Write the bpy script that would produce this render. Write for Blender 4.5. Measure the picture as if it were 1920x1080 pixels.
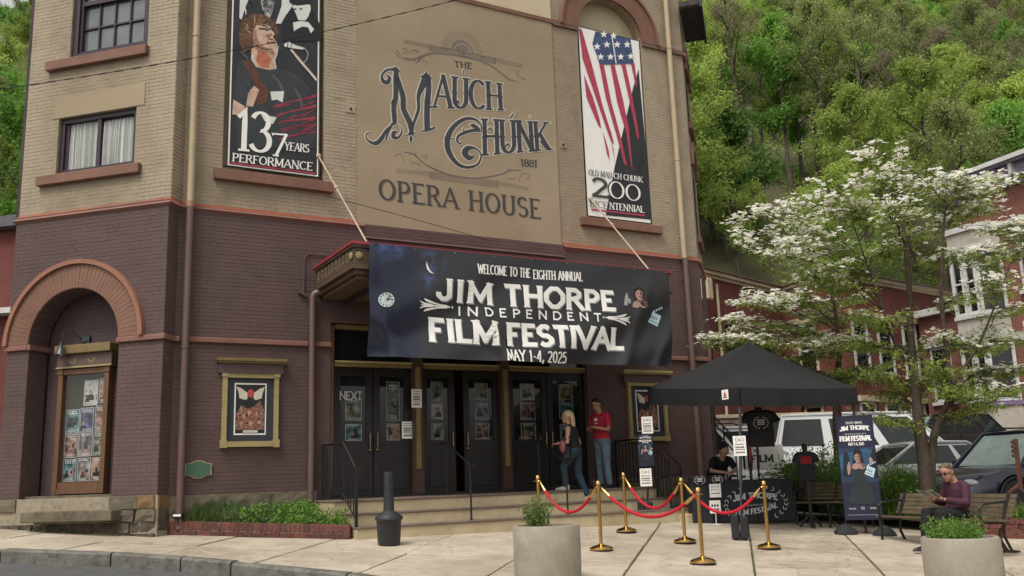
import bpy, math, random
from mathutils import Vector, noise
R = math.radians
random.seed(7)
for o in list(bpy.data.objects): bpy.data.objects.remove(o)
S = bpy.context.scene
COL = S.collection
# ---------------- camera, sky, sun, exposure ----------------
FOC = 1742.6; PITCH = R(11.472); ROLL = R(-1.99); ZC = 1.25
fw = Vector((0, math.cos(PITCH), math.sin(PITCH)))
_u = Vector((0, -math.sin(PITCH), math.cos(PITCH))); _r = Vector((1, 0, 0))
rt = _r*math.cos(ROLL)+_u*math.sin(ROLL); up = _u*math.cos(ROLL)-_r*math.sin(ROLL)
CAM = Vector((0, 0, ZC))
from mathutils import Matrix
cd = bpy.data.cameras.new('camera'); cam = bpy.data.objects.new('camera', cd); COL.objects.link(cam)
cd.sensor_width = 36.0; cd.lens = FOC*36.0/1920.0; cd.clip_start = 0.1; cd.clip_end = 2000
cam.matrix_world = Matrix(((rt.x, up.x, -fw.x, 0), (rt.y, up.y, -fw.y, 0), (rt.z, up.z, -fw.z, ZC), (0, 0, 0, 1)))
S.camera = cam
SUN_EL = R(58); SUN_AZ = R(-150)      # azimuth from +Y, clockwise; light comes from behind-left of the camera
W = bpy.data.worlds.new('World'); S.world = W; W.use_nodes = True
nt = W.node_tree; bg = nt.nodes['Background']
sky = nt.nodes.new('ShaderNodeTexSky'); sky.sky_type = 'NISHITA'; sky.sun_disc = False
sky.sun_elevation = SUN_EL; sky.sun_rotation = SUN_AZ; sky.air_density = 1.0; sky.dust_density = 4.0; sky.ozone_density = 1.0
hs = nt.nodes.new('ShaderNodeHueSaturation'); hs.inputs['Saturation'].default_value = 0.12; hs.inputs['Value'].default_value = 1.0
nt.links.new(sky.outputs[0], hs.inputs['Color'])
tintn = nt.nodes.new('ShaderNodeMix'); tintn.data_type = 'RGBA'; tintn.blend_type = 'MULTIPLY'; tintn.inputs[0].default_value = 1
tintn.inputs[7].default_value = (1.0, 0.97, 0.92, 1)
nt.links.new(hs.outputs[0], tintn.inputs[6]); nt.links.new(tintn.outputs[2], bg.inputs[0])
bg.inputs[1].default_value = 0.15
sd = bpy.data.lights.new('sun', 'SUN'); sd.energy = 1.35; sd.angle = R(18); sd.color = (1.0, 0.95, 0.86)
sun = bpy.data.objects.new('sun', sd); COL.objects.link(sun)
_sdir = Vector((math.sin(SUN_AZ)*math.cos(SUN_EL), math.cos(SUN_AZ)*math.cos(SUN_EL), math.sin(SUN_EL)))
sun.rotation_euler = _sdir.to_track_quat('Z', 'Y').to_euler(); sun.location = (-10, -10, 30)
vs = S.view_settings; vs.view_transform = 'Standard'; vs.look = 'None'; vs.gamma = 1; vs.use_curve_mapping = False
vs.exposure = 0.46

# ---------------- helpers ----------------
def ray(px, py): return fw+rt*((px-960)/FOC)-up*((py-540)/FOC)
def gz(x, y): return -0.61-0.045*x+0.060*y
class Fr:
    """a vertical wall plane: u along the wall, o outwards, z up"""
    def __init__(s, org, ux, un): s.org = Vector(org); s.ux = Vector(ux); s.un = Vector(un)
    def P(s, u, o, z): v = s.org+s.ux*u+s.un*o; return Vector((v.x, v.y, z))
    def at(s, px, py, o=0):
        r = ray(px, py); t = ((s.org-CAM).dot(s.un)+o)/r.dot(s.un); p = CAM+r*t
        return ((p-s.org).dot(s.ux), p.z)
YF = R(29.407); YG = R(15.593)
F = Fr((0, 18.2, 0), (math.cos(YF), math.sin(YF), 0), (math.sin(YF), -math.cos(YF), 0))
nG = Vector((-math.sin(YG), -math.cos(YG), 0)); dG = Vector((math.cos(YG), -math.sin(YG), 0))
G0 = Vector((-5.53, 15.083, 0))+nG*0.3
G = Fr(G0, dG, nG)
XY = Fr((0, 0, 0), (1, 0, 0), (0, 1, 0))

def T(name, label, cat, loc=(0, 0, 0), rz=0, group=None):
    o = bpy.data.objects.new(name, None); COL.objects.link(o); o.empty_display_size = 0.2
    o.location = loc; o.rotation_euler = (0, 0, rz); o['label'] = label; o['category'] = cat
    if group: o['group'] = group
    OFF[o.name] = Vector(loc); return o
OFF = {}
def tag(o, label=None, cat=None, group=None, kind=None):
    if label: o['label'] = label
    if cat: o['category'] = cat
    if group: o['group'] = group
    if kind: o['kind'] = kind
    return o
def local(root):              # from here on the parts are written in the thing's own frame
    OFF[root.name] = Vector((0, 0, 0)); return root
def copy_tree(root, loc, rz=0, label=None, group=None, parent=None):
    c = root.copy(); COL.objects.link(c)
    if parent is None:
        c.location = loc; c.rotation_euler = (0, 0, rz)
        if label: c['label'] = label
        if group: c['group'] = group
    else: c.parent = parent
    for ch in list(root.children): copy_tree(ch, None, 0, None, None, c)
    return c

class MB:
    def __init__(s): s.v = []; s.f = []; s.m = []; s.k = 0; s.g = []
    def mat(s, k): s.k = k; return s
    def face(s, pts):
        i = len(s.v); s.v.extend(pts); s.f.append(tuple(range(i, i+len(pts)))); s.m.append(s.k)
    def idx(s, vs, fs):
        i = len(s.v); s.v.extend(vs); s.g.append((i, len(s.v), len(s.f), len(s.f)+len(fs)))
        for f in fs: s.f.append(tuple(i+j for j in f)); s.m.append(s.k)
    def box(s, fr, u0, u1, o0, o1, z0, z1, bev=0.0):
        P = fr.P
        if bev <= 0:
            vs = [P(u, o, z) for z in (z0, z1) for o in (o0, o1) for u in (u0, u1)]
            s.idx(vs, [(0, 2, 3, 1), (4, 5, 7, 6), (0, 1, 5, 4), (2, 6, 7, 3), (0, 4, 6, 2), (1, 3, 7, 5)])
        else:
            b = bev; rings = []
            for (zz, q) in ((z0, b), (z0+b, 0), (z1-b, 0), (z1, b)):
                for (uu, oo) in ((u0+q, o0+q), (u1-q, o0+q), (u1-q, o1-q), (u0+q, o1-q)): rings.append(P(uu, oo, zz))
            fs = [(3, 2, 1, 0), (12, 13, 14, 15)]
            for r in range(3):
                for k in range(4): fs.append((r*4+k, r*4+(k+1) % 4, r*4+4+(k+1) % 4, r*4+4+k))
            s.idx(rings, fs)
        return s
    def prism(s, pts, n, d):
        """closed polygon pts extruded by -n*d (pts are the front)"""
        pts = [Vector(p) for p in pts]; n = Vector(n); k = len(pts)
        back = [p-n*d for p in pts]
        s.idx(pts+back, [tuple(range(k)), tuple(range(2*k-1, k-1, -1))]+[(i, k+i, k+(i+1) % k, (i+1) % k) for i in range(k)])
        return s
    def tube(s, pts, r, n=8, cap=True, flat=1.0):
        pts = [Vector(p) for p in pts]; rs = r if isinstance(r, (list, tuple)) else [r]*len(pts)
        vs = []; fs = []; prev = None
        for i, p in enumerate(pts):
            t = (pts[min(i+1, len(pts)-1)]-pts[max(i-1, 0)])
            if t.length < 1e-9: t = Vector((0, 0, 1))
            t.normalize()
            a = prev if prev is not None else (Vector((0, 0, 1)) if abs(t.z) < .9 else Vector((1, 0, 0)))
            a = (a-t*a.dot(t));
            if a.length < 1e-6: a = t.orthogonal()
            a.normalize(); prev = a; b = t.cross(a)
            for k in range(n):
                an = 2*math.pi*k/n; vs.append(p+(a*math.cos(an)+b*math.sin(an)*flat)*rs[i])
        for i in range(len(pts)-1):
            for k in range(n): fs.append((i*n+k, i*n+(k+1) % n, (i+1)*n+(k+1) % n, (i+1)*n+k))
        if cap: fs.append(tuple(range(n-1, -1, -1))); fs.append(tuple((len(pts)-1)*n+k for k in range(n)))
        s.idx(vs, fs); return s
    def lathe(s, c, prof, n=24, ax=Vector((0, 0, 1)), sx=1, sy=1):
        c = Vector(c); ax = Vector(ax).normalized(); a = ax.orthogonal().normalized() if abs(ax.z) < .99 else Vector((1, 0, 0)); b = ax.cross(a)
        vs = []; fs = []
        for (r, z) in prof:
            for k in range(n):
                an = 2*math.pi*k/n; vs.append(c+ax*z+(a*math.cos(an)*sx+b*math.sin(an)*sy)*max(r, 1e-4))
        for i in range(len(prof)-1):
            for k in range(n): fs.append((i*n+k, i*n+(k+1) % n, (i+1)*n+(k+1) % n, (i+1)*n+k))
        fs.append(tuple(range(n-1, -1, -1))); fs.append(tuple((len(prof)-1)*n+k for k in range(n)))
        s.idx(vs, fs); return s
    def ell(s, c, r, n=12, m=8, rot=None):
        c = Vector(c); vs = []; fs = []
        for i in range(m+1):
            th = math.pi*i/m
            for k in range(n):
                ph = 2*math.pi*k/n; v = Vector((r[0]*math.sin(th)*math.cos(ph), r[1]*math.sin(th)*math.sin(ph), r[2]*math.cos(th)))
                if rot is not None: v = rot@v
                vs.append(c+v)
        for i in range(m):
            for k in range(n): fs.append((i*n+k, i*n+(k+1) % n, (i+1)*n+(k+1) % n, (i+1)*n+k))
        s.idx(vs, fs); return s
    def mesh(s, name, mats, off=Vector((0, 0, 0)), smooth=False):
        me = bpy.data.meshes.new(name)
        me.from_pydata([tuple(Vector(p)-off) for p in s.v], [], s.f)
        mats = mats if isinstance(mats, (list, tuple)) else [mats]
        for m in mats: me.materials.append(m)
        if len(mats) > 1: me.polygons.foreach_set('material_index', s.m)
        if smooth:
            me.polygons.foreach_set('use_smooth', [True]*len(me.polygons))
            try: me.set_sharp_from_angle(angle=R(40))
            except Exception: pass
        me.update(); return me
    def build(s, name, mats, parent=None, smooth=False, label=None, **k):
        off = OFF.get(parent.name, Vector((0, 0, 0))) if parent else Vector((0, 0, 0))
        o = bpy.data.objects.new(name, s.mesh(name, mats, off, smooth)); COL.objects.link(o)
        if parent: o.parent = parent
        OFF[o.name] = off
        tag(o, label, **k); return o

def pieces(mb, name, mats, parent=None, **k):
    """build every separate piece of mb as an object of its own"""
    for (a, b, c, d) in mb.g:
        m = MB(); m.v = mb.v[a:b]; m.f = [tuple(j-a for j in f) for f in mb.f[c:d]]; m.m = mb.m[c:d]; o = m.build(name, mats, parent, **k)
    return o
_M = {}
def mat(name, c, rough=.7, metal=0, var=.12, scale=3.0, bump=0.0, bscale=40, spec=.4, c2=None, stain=0.0, coord='Object', streak=False, emit=None):
    if name in _M: return _M[name]
    m = bpy.data.materials.new(name); m.use_nodes = True; n = m.node_tree; b = n.nodes['Principled BSDF']; L = n.links.new
    b.inputs['Roughness'].default_value = rough; b.inputs['Metallic'].default_value = metal
    b.inputs['Specular IOR Level'].default_value = spec
    g = n.nodes.new('ShaderNodeNewGeometry'); pos = g.outputs['Position']
    if streak:
        mp = n.nodes.new('ShaderNodeMapping'); mp.inputs['Scale'].default_value = (1, 1, .15); L(pos, mp.inputs[0]); posn = mp.outputs[0]
    else: posn = pos
    t = n.nodes.new('ShaderNodeTexNoise'); t.inputs['Scale'].default_value = scale; t.inputs['Detail'].default_value = 6; t.inputs['Roughness'].default_value = .65; L(posn, t.inputs['Vector'])
    rp = n.nodes.new('ShaderNodeValToRGB'); L(t.outputs[0], rp.inputs[0])
    c2 = c2 or tuple(x*(1-var*1.6) for x in c); hi = tuple(min(1, x*(1+var)) for x in c)
    rp.color_ramp.elements[0].position = .3; rp.color_ramp.elements[0].color = (*c2, 1)
    rp.color_ramp.elements[1].position = .72; rp.color_ramp.elements[1].color = (*hi, 1)
    e = rp.color_ramp.elements.new(.5); e.color = (*c, 1)
    out = rp.outputs[0]
    if stain > 0:
        t2 = n.nodes.new('ShaderNodeTexNoise'); t2.inputs['Scale'].default_value = scale*.23; t2.inputs['Detail'].default_value = 9
        m2 = n.nodes.new('ShaderNodeMapping'); m2.inputs['Scale'].default_value = (1, 1, .22 if 'paint' in name else 1); L(pos, m2.inputs[0]); L(m2.outputs[0], t2.inputs['Vector'])
        r2 = n.nodes.new('ShaderNodeValToRGB'); r2.color_ramp.elements[0].position = .38; r2.color_ramp.elements[1].position = .62
        q = 1-stain; r2.color_ramp.elements[0].color = (q, q*.97, q*.93, 1); r2.color_ramp.elements[1].color = (1, 1, 1, 1); L(t2.outputs[0], r2.inputs[0])
        mx = n.nodes.new('ShaderNodeMix'); mx.data_type = 'RGBA'; mx.blend_type = 'MULTIPLY'; mx.inputs[0].default_value = 1
        L(out, mx.inputs[6]); L(r2.outputs[0], mx.inputs[7]); out = mx.outputs[2]
    L(out, b.inputs['Base Color'])
    if bump > 0:
        t3 = n.nodes.new('ShaderNodeTexNoise'); t3.inputs['Scale'].default_value = bscale; t3.inputs['Detail'].default_value = 4; L(pos, t3.inputs['Vector'])
        bp = n.nodes.new('ShaderNodeBump'); bp.inputs['Strength'].default_value = bump; bp.inputs['Distance'].default_value = .01
        L(t3.outputs[0], bp.inputs['Height']); L(bp.outputs[0], b.inputs['Normal'])
    if emit: b.inputs['Emission Color'].default_value = (*emit[0], 1); b.inputs['Emission Strength'].default_value = emit[1]
    _M[name] = m; return m
def srgb(r, g, b, k=1.0):
    f = lambda x: (x/255/12.92 if x/255 <= .04045 else ((x/255+.055)/1.055)**2.4)*k
    return (f(r), f(g), f(b))
TAN = mat('tan_paint', (.33, .275, .20), .8, var=.13, scale=2.2, bump=.35, bscale=30, stain=.22)
TAND = mat('tan_joint', (.31, .252, .175), .85, var=.15, scale=9, stain=.15)
def wear(m, crack=.5, spots=.5, cs=.55):
    """hairline cracks and dark specks in a slab surface"""
    n = m.node_tree; b = n.nodes['Principled BSDF']; src = b.inputs['Base Color'].links[0].from_socket; L = n.links.new
    N = lambda t, **k: (lambda q: ([setattr(q, a, v) for a, v in k.items()], q)[1])(n.nodes.new(t)); g = N('ShaderNodeNewGeometry').outputs['Position']
    nz = N('ShaderNodeTexNoise'); nz.inputs['Scale'].default_value = 2.5; nz.inputs['Detail'].default_value = 5; L(g, nz.inputs['Vector']); vm = N('ShaderNodeVectorMath', operation='MULTIPLY_ADD'); L(nz.outputs['Color'], vm.inputs[0]); vm.inputs[1].default_value = (.5, .5, .5); L(g, vm.inputs[2])
    vo = N('ShaderNodeTexVoronoi', feature='DISTANCE_TO_EDGE'); vo.inputs['Scale'].default_value = cs; L(vm.outputs[0], vo.inputs['Vector'])
    mr = N('ShaderNodeMapRange'); L(vo.outputs[0], mr.inputs[0]); mr.inputs[1].default_value = .0; mr.inputs[2].default_value = .006; mr.inputs[3].default_value = 1-crack; mr.inputs[4].default_value = 1
    sp = N('ShaderNodeTexVoronoi'); sp.inputs['Scale'].default_value = 5; L(g, sp.inputs['Vector']); m2 = N('ShaderNodeMapRange'); L(sp.outputs['Distance'], m2.inputs[0]); m2.inputs[1].default_value = .04; m2.inputs[2].default_value = .09; m2.inputs[3].default_value = 1-spots; m2.inputs[4].default_value = 1
    fn = N('ShaderNodeTexNoise'); fn.inputs['Scale'].default_value = 55; fn.inputs['Detail'].default_value = 3; L(g, fn.inputs['Vector']); m3 = N('ShaderNodeMapRange'); L(fn.outputs[0], m3.inputs[0]); m3.inputs[1].default_value = .35; m3.inputs[2].default_value = .6; m3.inputs[3].default_value = .80; m3.inputs[4].default_value = 1.04
    a = N('ShaderNodeMath', operation='MULTIPLY'); L(mr.outputs[0], a.inputs[0]); L(m2.outputs[0], a.inputs[1]); a2 = N('ShaderNodeMath', operation='MULTIPLY'); L(a.outputs[0], a2.inputs[0]); L(m3.outputs[0], a2.inputs[1])
    mx = N('ShaderNodeMix', data_type='RGBA', blend_type='MULTIPLY'); mx.inputs[0].default_value = 1; L(src, mx.inputs[6]); L(a2.outputs[0], mx.inputs[7]); L(mx.outputs[2], b.inputs['Base Color']); return m
STUC = mat('tan_stucco', (.32, .26, .178), .85, var=.06, scale=1.3, bump=.3, bscale=60, stain=.12)
STUL = mat('pale_stucco', (.50, .42, .29), .85, var=.06, scale=1.5, bump=.3, bscale=60)
BRN = mat('brown_paint', (.100, .062, .060), .7, var=.12, scale=2.0, bump=.35, bscale=30, stain=.18)
BRND = mat('brown_joint', (.090, .056, .054), .8, var=.15, scale=9)
ORG = mat('terracotta_paint', (.19, .098, .068), .7, var=.12, scale=4, bump=.3, bscale=30, stain=.15)
ORGE = mat('orange_edge', (.40, .12, .06), .7, var=.1, scale=4)
BELT = mat('belt_paint', (.20, .095, .075), .7, var=.1, scale=3)
BLK = mat('black_iron', (.012, .012, .013), .45, var=.2, scale=8)
GOLD = mat('ochre_paint', (.17, .12, .045), .5, var=.15, scale=8)
GOLDL = mat('light_ochre_paint', (.31, .25, .11), .55, var=.12, scale=8)
DOORM = mat('door_paint', (.012, .010, .011), .4, var=.15, scale=5)
GLS = mat('dark_glass', (.010, .012, .013), .04, var=.2, scale=2, spec=.6)
WHT = mat('white_print', (.78, .77, .74), .55, var=.03, scale=6)
WPAP = mat('white_paper', (.72, .71, .68), .7, var=.04, scale=9)
DARK = mat('dark_print', (.02, .022, .026), .5, var=.2, scale=3)
FRNAVY = mat('board_backing', (.028, .032, .04), .5, var=.1, scale=5)
STONE = mat('weathered_stone', (.135, .115, .08), .9, var=.28, scale=5, bump=.8, bscale=25, stain=.25)
STONED = mat('rough_stone', (.095, .078, .060), .95, var=.35, scale=7, bump=1.0, bscale=20, stain=.3)
MORT = mat('pale_mortar', (.26, .22, .16), .95, var=.2, scale=10)
CONC = mat('cream_concrete', (.46, .40, .32), .85, var=.14, scale=3.0, bump=.3, bscale=90, stain=.24)
CONC2 = mat('cream_concrete_patched', (.42, .365, .285), .85, var=.18, scale=6, bump=.4, bscale=70, stain=.25)
wear(CONC, .45, .35); wear(CONC2, .6, .45, .9)
CREAM = mat('cream_step_paint', (.46, .385, .25), .75, var=.10, scale=4, bump=.25, bscale=50, stain=.18)
TREAD = mat('tread_paint', (.16, .12, .10), .8, var=.15, scale=5, stain=.2)
JOINT = mat('joint_dirt', (.075, .065, .05), .95, var=.3, scale=8)
KERB = mat('kerb_granite', (.15, .145, .13), .85, var=.3, scale=9, bump=.9, bscale=35, stain=.3)
ASPH = mat('asphalt', (.085, .087, .088), .8, var=.15, scale=20, bump=.4, bscale=150, stain=.15)
RBRK = mat('red_clay_brick', (.125, .042, .032), .85, var=.3, scale=14, bump=.6, bscale=60)
SOIL = mat('dark_soil', (.035, .026, .018), .95, var=.4, scale=20, bump=.8, bscale=50)
# ---------------- walls with openings and real brick courses ----------------
class Op:
    def __init__(s, u0, u1, z0, z1, arch=False, d=.25): s.u0, s.u1, s.z0, s.z1, s.arch, s.d = u0, u1, z0, z1, arch, d; s.c = (u0+u1)/2; s.r = (u1-u0)/2
    def hi(s, u):
        if not s.arch: return s.z1
        return s.z1+math.sqrt(max(0, s.r**2-(u-s.c)**2))
    def us(s): return [s.u0+(s.u1-s.u0)*(.5-.5*math.cos(math.pi*i/16)) for i in range(17)] if s.arch else [s.u0, s.u1]
    def row(s, z):
        if z <= s.z0 or z >= (s.z1+(s.r if s.arch else 0)): return None
        if z <= s.z1 or not s.arch: return (s.u0, s.u1)
        h = math.sqrt(max(0, s.r**2-(z-s.z1)**2)); return (s.c-h, s.c+h)
def wall_face(mb, fr, u0, u1, z0, z1, ops, o=0, reveal=True):
    cuts = sorted(set([u0, u1]+[u for p in ops for u in p.us() if u0 < u < u1]))
    for a, b in zip(cuts, cuts[1:]):
        if b-a < 1e-5: continue
        m = (a+b)/2; act = sorted([p for p in ops if p.u0 < m < p.u1], key=lambda p: p.z0)
        la = lb = z0
        for p in act:
            ha, hb = p.z0, p.z0
            ha = max(min(ha, z1), z0)
            if ha > la+1e-5: mb.face([fr.P(a, o, la), fr.P(b, o, lb), fr.P(b, o, ha), fr.P(a, o, ha)])
            la = max(la, min(z1, p.hi(a))); lb = max(lb, min(z1, p.hi(b)))
        if z1 > min(la, lb)+1e-5: mb.face([fr.P(a, o, la), fr.P(b, o, lb), fr.P(b, o, z1), fr.P(a, o, z1)])
    if reveal:
        for p in ops:
            if p.u0 < u0-1e-6 or p.u1 > u1+1e-6: continue
            za, zb = max(p.z0, z0), min(p.z1, z1); d = o-p.d
            if zb > za:
                mb.face([fr.P(p.u0, o, za), fr.P(p.u0, o, zb), fr.P(p.u0, d, zb), fr.P(p.u0, d, za)])
                mb.face([fr.P(p.u1, o, za), fr.P(p.u1, d, za), fr.P(p.u1, d, zb), fr.P(p.u1, o, zb)])
            if z0 <= p.z0 < z1: mb.face([fr.P(p.u0, o, p.z0), fr.P(p.u0, d, p.z0), fr.P(p.u1, d, p.z0), fr.P(p.u1, o, p.z0)])
            us = p.us()
            for a, b in zip(us, us[1:]):
                ha, hb = p.hi(a), p.hi(b)
                if max(ha, hb) <= z1+1e-6 and min(ha, hb) >= z0: mb.face([fr.P(a, o, ha), fr.P(b, o, hb), fr.P(b, d, hb), fr.P(a, d, ha)])
def fill(mb, fr, p, o):
    """back panel closing an opening"""
    us = p.us()
    for a, b in zip(us, us[1:]): mb.face([fr.P(a, o, p.z0), fr.P(b, o, p.z0), fr.P(b, o, p.hi(b)), fr.P(a, o, p.hi(a))])
BH, BW, MJ = .0675, .212, .008
def bricks(mb, fr, u0, u1, z0, z1, ops, o, proud=.0032, seed=1, loose=None, blk=None, BH=BH, BW=BW):
    rnd = random.Random(seed); row = 0; z = z0
    while z < z1-.02:
        zt = min(z+BH, z1); zm = (z+zt)/2
        gaps = sorted([g for g in (p.row(zm) for p in ops) if g])+[(u1, u1)]
        start = u0
        for g in gaps:
            a, b = max(start, u0), min(g[0], u1)
            if b-a > .03:
                u = u0-((row % 2)*.5*BW)
                hdr = (row % 6 == 5); bw = BW/2 if hdr else BW
                n = int((a-u)/bw); u += n*bw
                while u < b:
                    x0, x1 = max(u, a)+MJ/2, min(u+bw, b)-MJ/2
                    if x1-x0 > .015:
                        pr = proud*(.5+rnd.random()*.9); e = .0035; q0, q1 = z+MJ/2+rnd.uniform(-.001, .001), zt-MJ/2+rnd.uniform(-.001, .001)
                        full = x1-x0 > BW-MJ-.002
                        if loose is not None and full and blk(u, z) and len(loose) < 300: loose.append((x0, q0, pr))
                        elif rnd.random() > .006:
                            P = fr.P
                            vs = [P(x0, o-.002, q0), P(x1, o-.002, q0), P(x1, o-.002, q1), P(x0, o-.002, q1), P(x0+e, o+pr, q0+e), P(x1-e, o+pr, q0+e), P(x1-e, o+pr, q1-e), P(x0+e, o+pr, q1-e)]
                            mb.idx(vs, [(4, 5, 6, 7), (0, 1, 5, 4), (1, 2, 6, 5), (2, 3, 7, 6), (3, 0, 4, 7)])
                    u += bw
            start = max(start, g[1])
        z += BH; row += 1
def arch_band(mb, fr, c, zs, r0, r1, o0, o1, n=28, a0=0, a1=180, reveal_in=None):
    vs = []; fs = []
    for i in range(n+1):
        a = R(a0+(a1-a0)*i/n)
        for r, o in ((r0, o0), (r0, o1), (r1, o1), (r1, o0)): vs.append(fr.P(c+r*math.cos(a), o, zs+r*math.sin(a)))
    for i in range(n):
        for k in range(4): fs.append((i*4+k, i*4+(k+1) % 4, i*4+4+(k+1) % 4, i*4+4+k))
    fs += [(0, 1, 2, 3), (n*4+3, n*4+2, n*4+1, n*4)]
    mb.idx(vs, fs)

# ---------------- lettering: a small stroke alphabet ----------------
def _arc(cx, cy, rx, ry, a0, a1, n=None): return ('a', cx, cy, rx, ry, a0, a1)
a_ = _arc
GL = {
'A': (.76, [[(0, 0), (.38, 1)], [(.38, 1), (.76, 0)], [(.15, .34), (.61, .34)]]),
'B': (.62, [[(.08, 0), (.08, 1)], [(.08, 1), (.3, 1), a_(.3, .77, .24, .23, 90, -90), (.08, .54)], [(.3, .54), a_(.32, .27, .28, .27, 90, -90), (.08, 0)]]),
'C': (.74, [[a_(.42, .5, .38, .5, 48, 312)]]),
'D': (.74, [[(.08, 0), (.08, 1)], [(.08, 1), (.3, 1), a_(.3, .5, .4, .5, 90, -90), (.08, 0)]]),
'E': (.58, [[(.08, 0), (.08, 1)], [(.08, 1), (.54, 1)], [(.08, .53), (.44, .53)], [(.08, 0), (.56, 0)]]),
'F': (.56, [[(.08, 0), (.08, 1)], [(.08, 1), (.54, 1)], [(.08, .5), (.43, .5)]]),
'G': (.78, [[a_(.42, .5, .38, .5, 48, 325), (.73, .42)], [(.5, .42), (.8, .42)]]),
'H': (.74, [[(.08, 0), (.08, 1)], [(.66, 0), (.66, 1)], [(.08, .52), (.66, .52)]]),
'I': (.22, [[(.11, 0), (.11, 1)]]),
'J': (.52, [[(.42, 1), (.42, .28), a_(.22, .26, .2, .26, 0, -180), (.02, .34)]]),
'K': (.70, [[(.08, 0), (.08, 1)], [(.1, .42), (.62, 1)], [(.26, .58), (.66, 0)]]),
'L': (.54, [[(.08, 0), (.08, 1)], [(.08, 0), (.54, 0)]]),
'M': (.92, [[(.08, 0), (.1, 1)], [(.1, 1), (.46, .12)], [(.46, .12), (.82, 1)], [(.82, 1), (.84, 0)]]),
'N': (.76, [[(.08, 0), (.08, 1)], [(.08, 1), (.68, 0)], [(.68, 0), (.68, 1)]]),
'O': (.80, [[a_(.4, .5, .37, .5, 90, 450)]]),
'P': (.60, [[(.08, 0), (.08, 1)], [(.08, 1), (.3, 1), a_(.3, .73, .26, .27, 90, -90), (.08, .46)]]),
'R': (.68, [[(.08, 0), (.08, 1)], [(.08, 1), (.3, 1), a_(.3, .75, .26, .25, 90, -90), (.08, .5)], [(.34, .5), (.66, 0)]]),
'S': (.58, [[a_(.29, .75, .24, .25, 35, 270), a_(.29, .25, .26, .25, 90, -145)]]),
'T': (.66, [[(.33, 0), (.33, 1)], [(.02, 1), (.64, 1)]]),
'U': (.72, [[(.08, 1), (.08, .3), a_(.36, .3, .28, .3, 180, 360), (.64, 1)]]),
'V': (.74, [[(0, 1), (.37, 0)], [(.37, 0), (.74, 1)]]),
'W': (1.02, [[(0, 1), (.26, 0)], [(.26, 0), (.51, .9)], [(.51, .9), (.76, 0)], [(.76, 0), (1.02, 1)]]),
'X': (.7, [[(.02, 0), (.68, 1)], [(.02, 1), (.68, 0)]]),
'Y': (.7, [[(0, 1), (.35, .48)], [(.35, .48), (.7, 1)], [(.35, .48), (.35, 0)]]),
'0': (.66, [[a_(.33, .5, .28, .5, 90, 450)]]),
'1': (.36, [[(.2, 0), (.2, 1), (.04, .84)]]),
'2': (.6, [[a_(.29, .74, .25, .26, 160, -35), (.06, .02)], [(.04, 0), (.58, 0)]]),
'3': (.58, [[a_(.27, .76, .22, .24, 155, -80), a_(.27, .27, .26, .27, 80, -155)]]),
'4': (.64, [[(.46, 0), (.46, 1)], [(.46, 1), (.02, .28)], [(.02, .28), (.62, .28)]]),
'5': (.58, [[(.52, 1), (.12, 1)], [(.12, 1), (.09, .55)], [(.09, .55), a_(.27, .32, .27, .32, 120, -150)]]),
'7': (.56, [[(.02, 1), (.54, 1)], [(.54, 1), (.2, 0)]]),
'8': (.6, [[a_(.3, .76, .22, .24, 90, 450)], [a_(.3, .27, .26, .27, 90, 450)]]),
'-': (.4, [[(.06, .42), (.34, .42)]]), ',': (.24, [[(.14, .12), (.06, -.14)]]), '.': (.2, [[(.1, 0), (.1, .12)]]), ' ': (.34, []),
'~': (.5, [[(.02, .36), (.18, .5), (.32, .38), (.48, .54)]]), '$': (.58, [[a_(.29, .73, .24, .22, 35, 270), a_(.29, .27, .26, .22, 90, -145)], [(.29, -.1), (.29, 1.1)]]),
}
def _expand(st, block=False):
    out = []
    for q in st:
        if q[0] == 'a':
            _, cx, cy, rx, ry, a0, a1 = q; n = max(4, int(abs(a1-a0)/(15 if not block else 9)))
            for i in range(n+1):
                t = R(a0+(a1-a0)*i/n); c, s_ = math.cos(t), math.sin(t)
                if block: k = 1/max(abs(c), abs(s_), (abs(c)+abs(s_))/1.36); c *= k; s_ *= k
                p = (cx+rx*c, cy+ry*s_)
                if not out or math.hypot(out[-1][0]-p[0], out[-1][1]-p[1]) > .01: out.append(p)
        else:
            if not out or math.hypot(out[-1][0]-q[0], out[-1][1]-q[1]) > .005: out.append(q)
    return out
def ribbon(pts, ws):
    """mitred ribbon -> list of quads in 2d; ws full widths"""
    n = len(pts); L = []; closed = n > 3 and math.hypot(pts[0][0]-pts[-1][0], pts[0][1]-pts[-1][1]) < .012
    for i in range(n):
        a = pts[i-1] if i > 0 else (pts[-2] if closed else pts[0]); b = pts[i+1] if i < n-1 else (pts[1] if closed else pts[-1]); p = pts[i]
        d1 = (p[0]-a[0], p[1]-a[1]); d2 = (b[0]-p[0], b[1]-p[1])
        l1 = math.hypot(*d1) or 1; l2 = math.hypot(*d2) or 1
        if l1 == 1 and d1 == (0, 0): d1, l1 = d2, l2
        if d2 == (0, 0): d2, l2 = d1, l1
        n1 = (-d1[1]/l1, d1[0]/l1); n2 = (-d2[1]/l2, d2[0]/l2)
        m = (n1[0]+n2[0], n1[1]+n2[1]); ml = math.hypot(*m) or 1; m = (m[0]/ml, m[1]/ml)
        k = max(.5, m[0]*n1[0]+m[1]*n1[1]); h = ws[i]/2/k
        L.append(((p[0]+m[0]*h, p[1]+m[1]*h), (p[0]-m[0]*h, p[1]-m[1]*h)))
    return [(L[i][0], L[i][1], L[i+1][1], L[i+1][0]) for i in range(n-1)]
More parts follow.
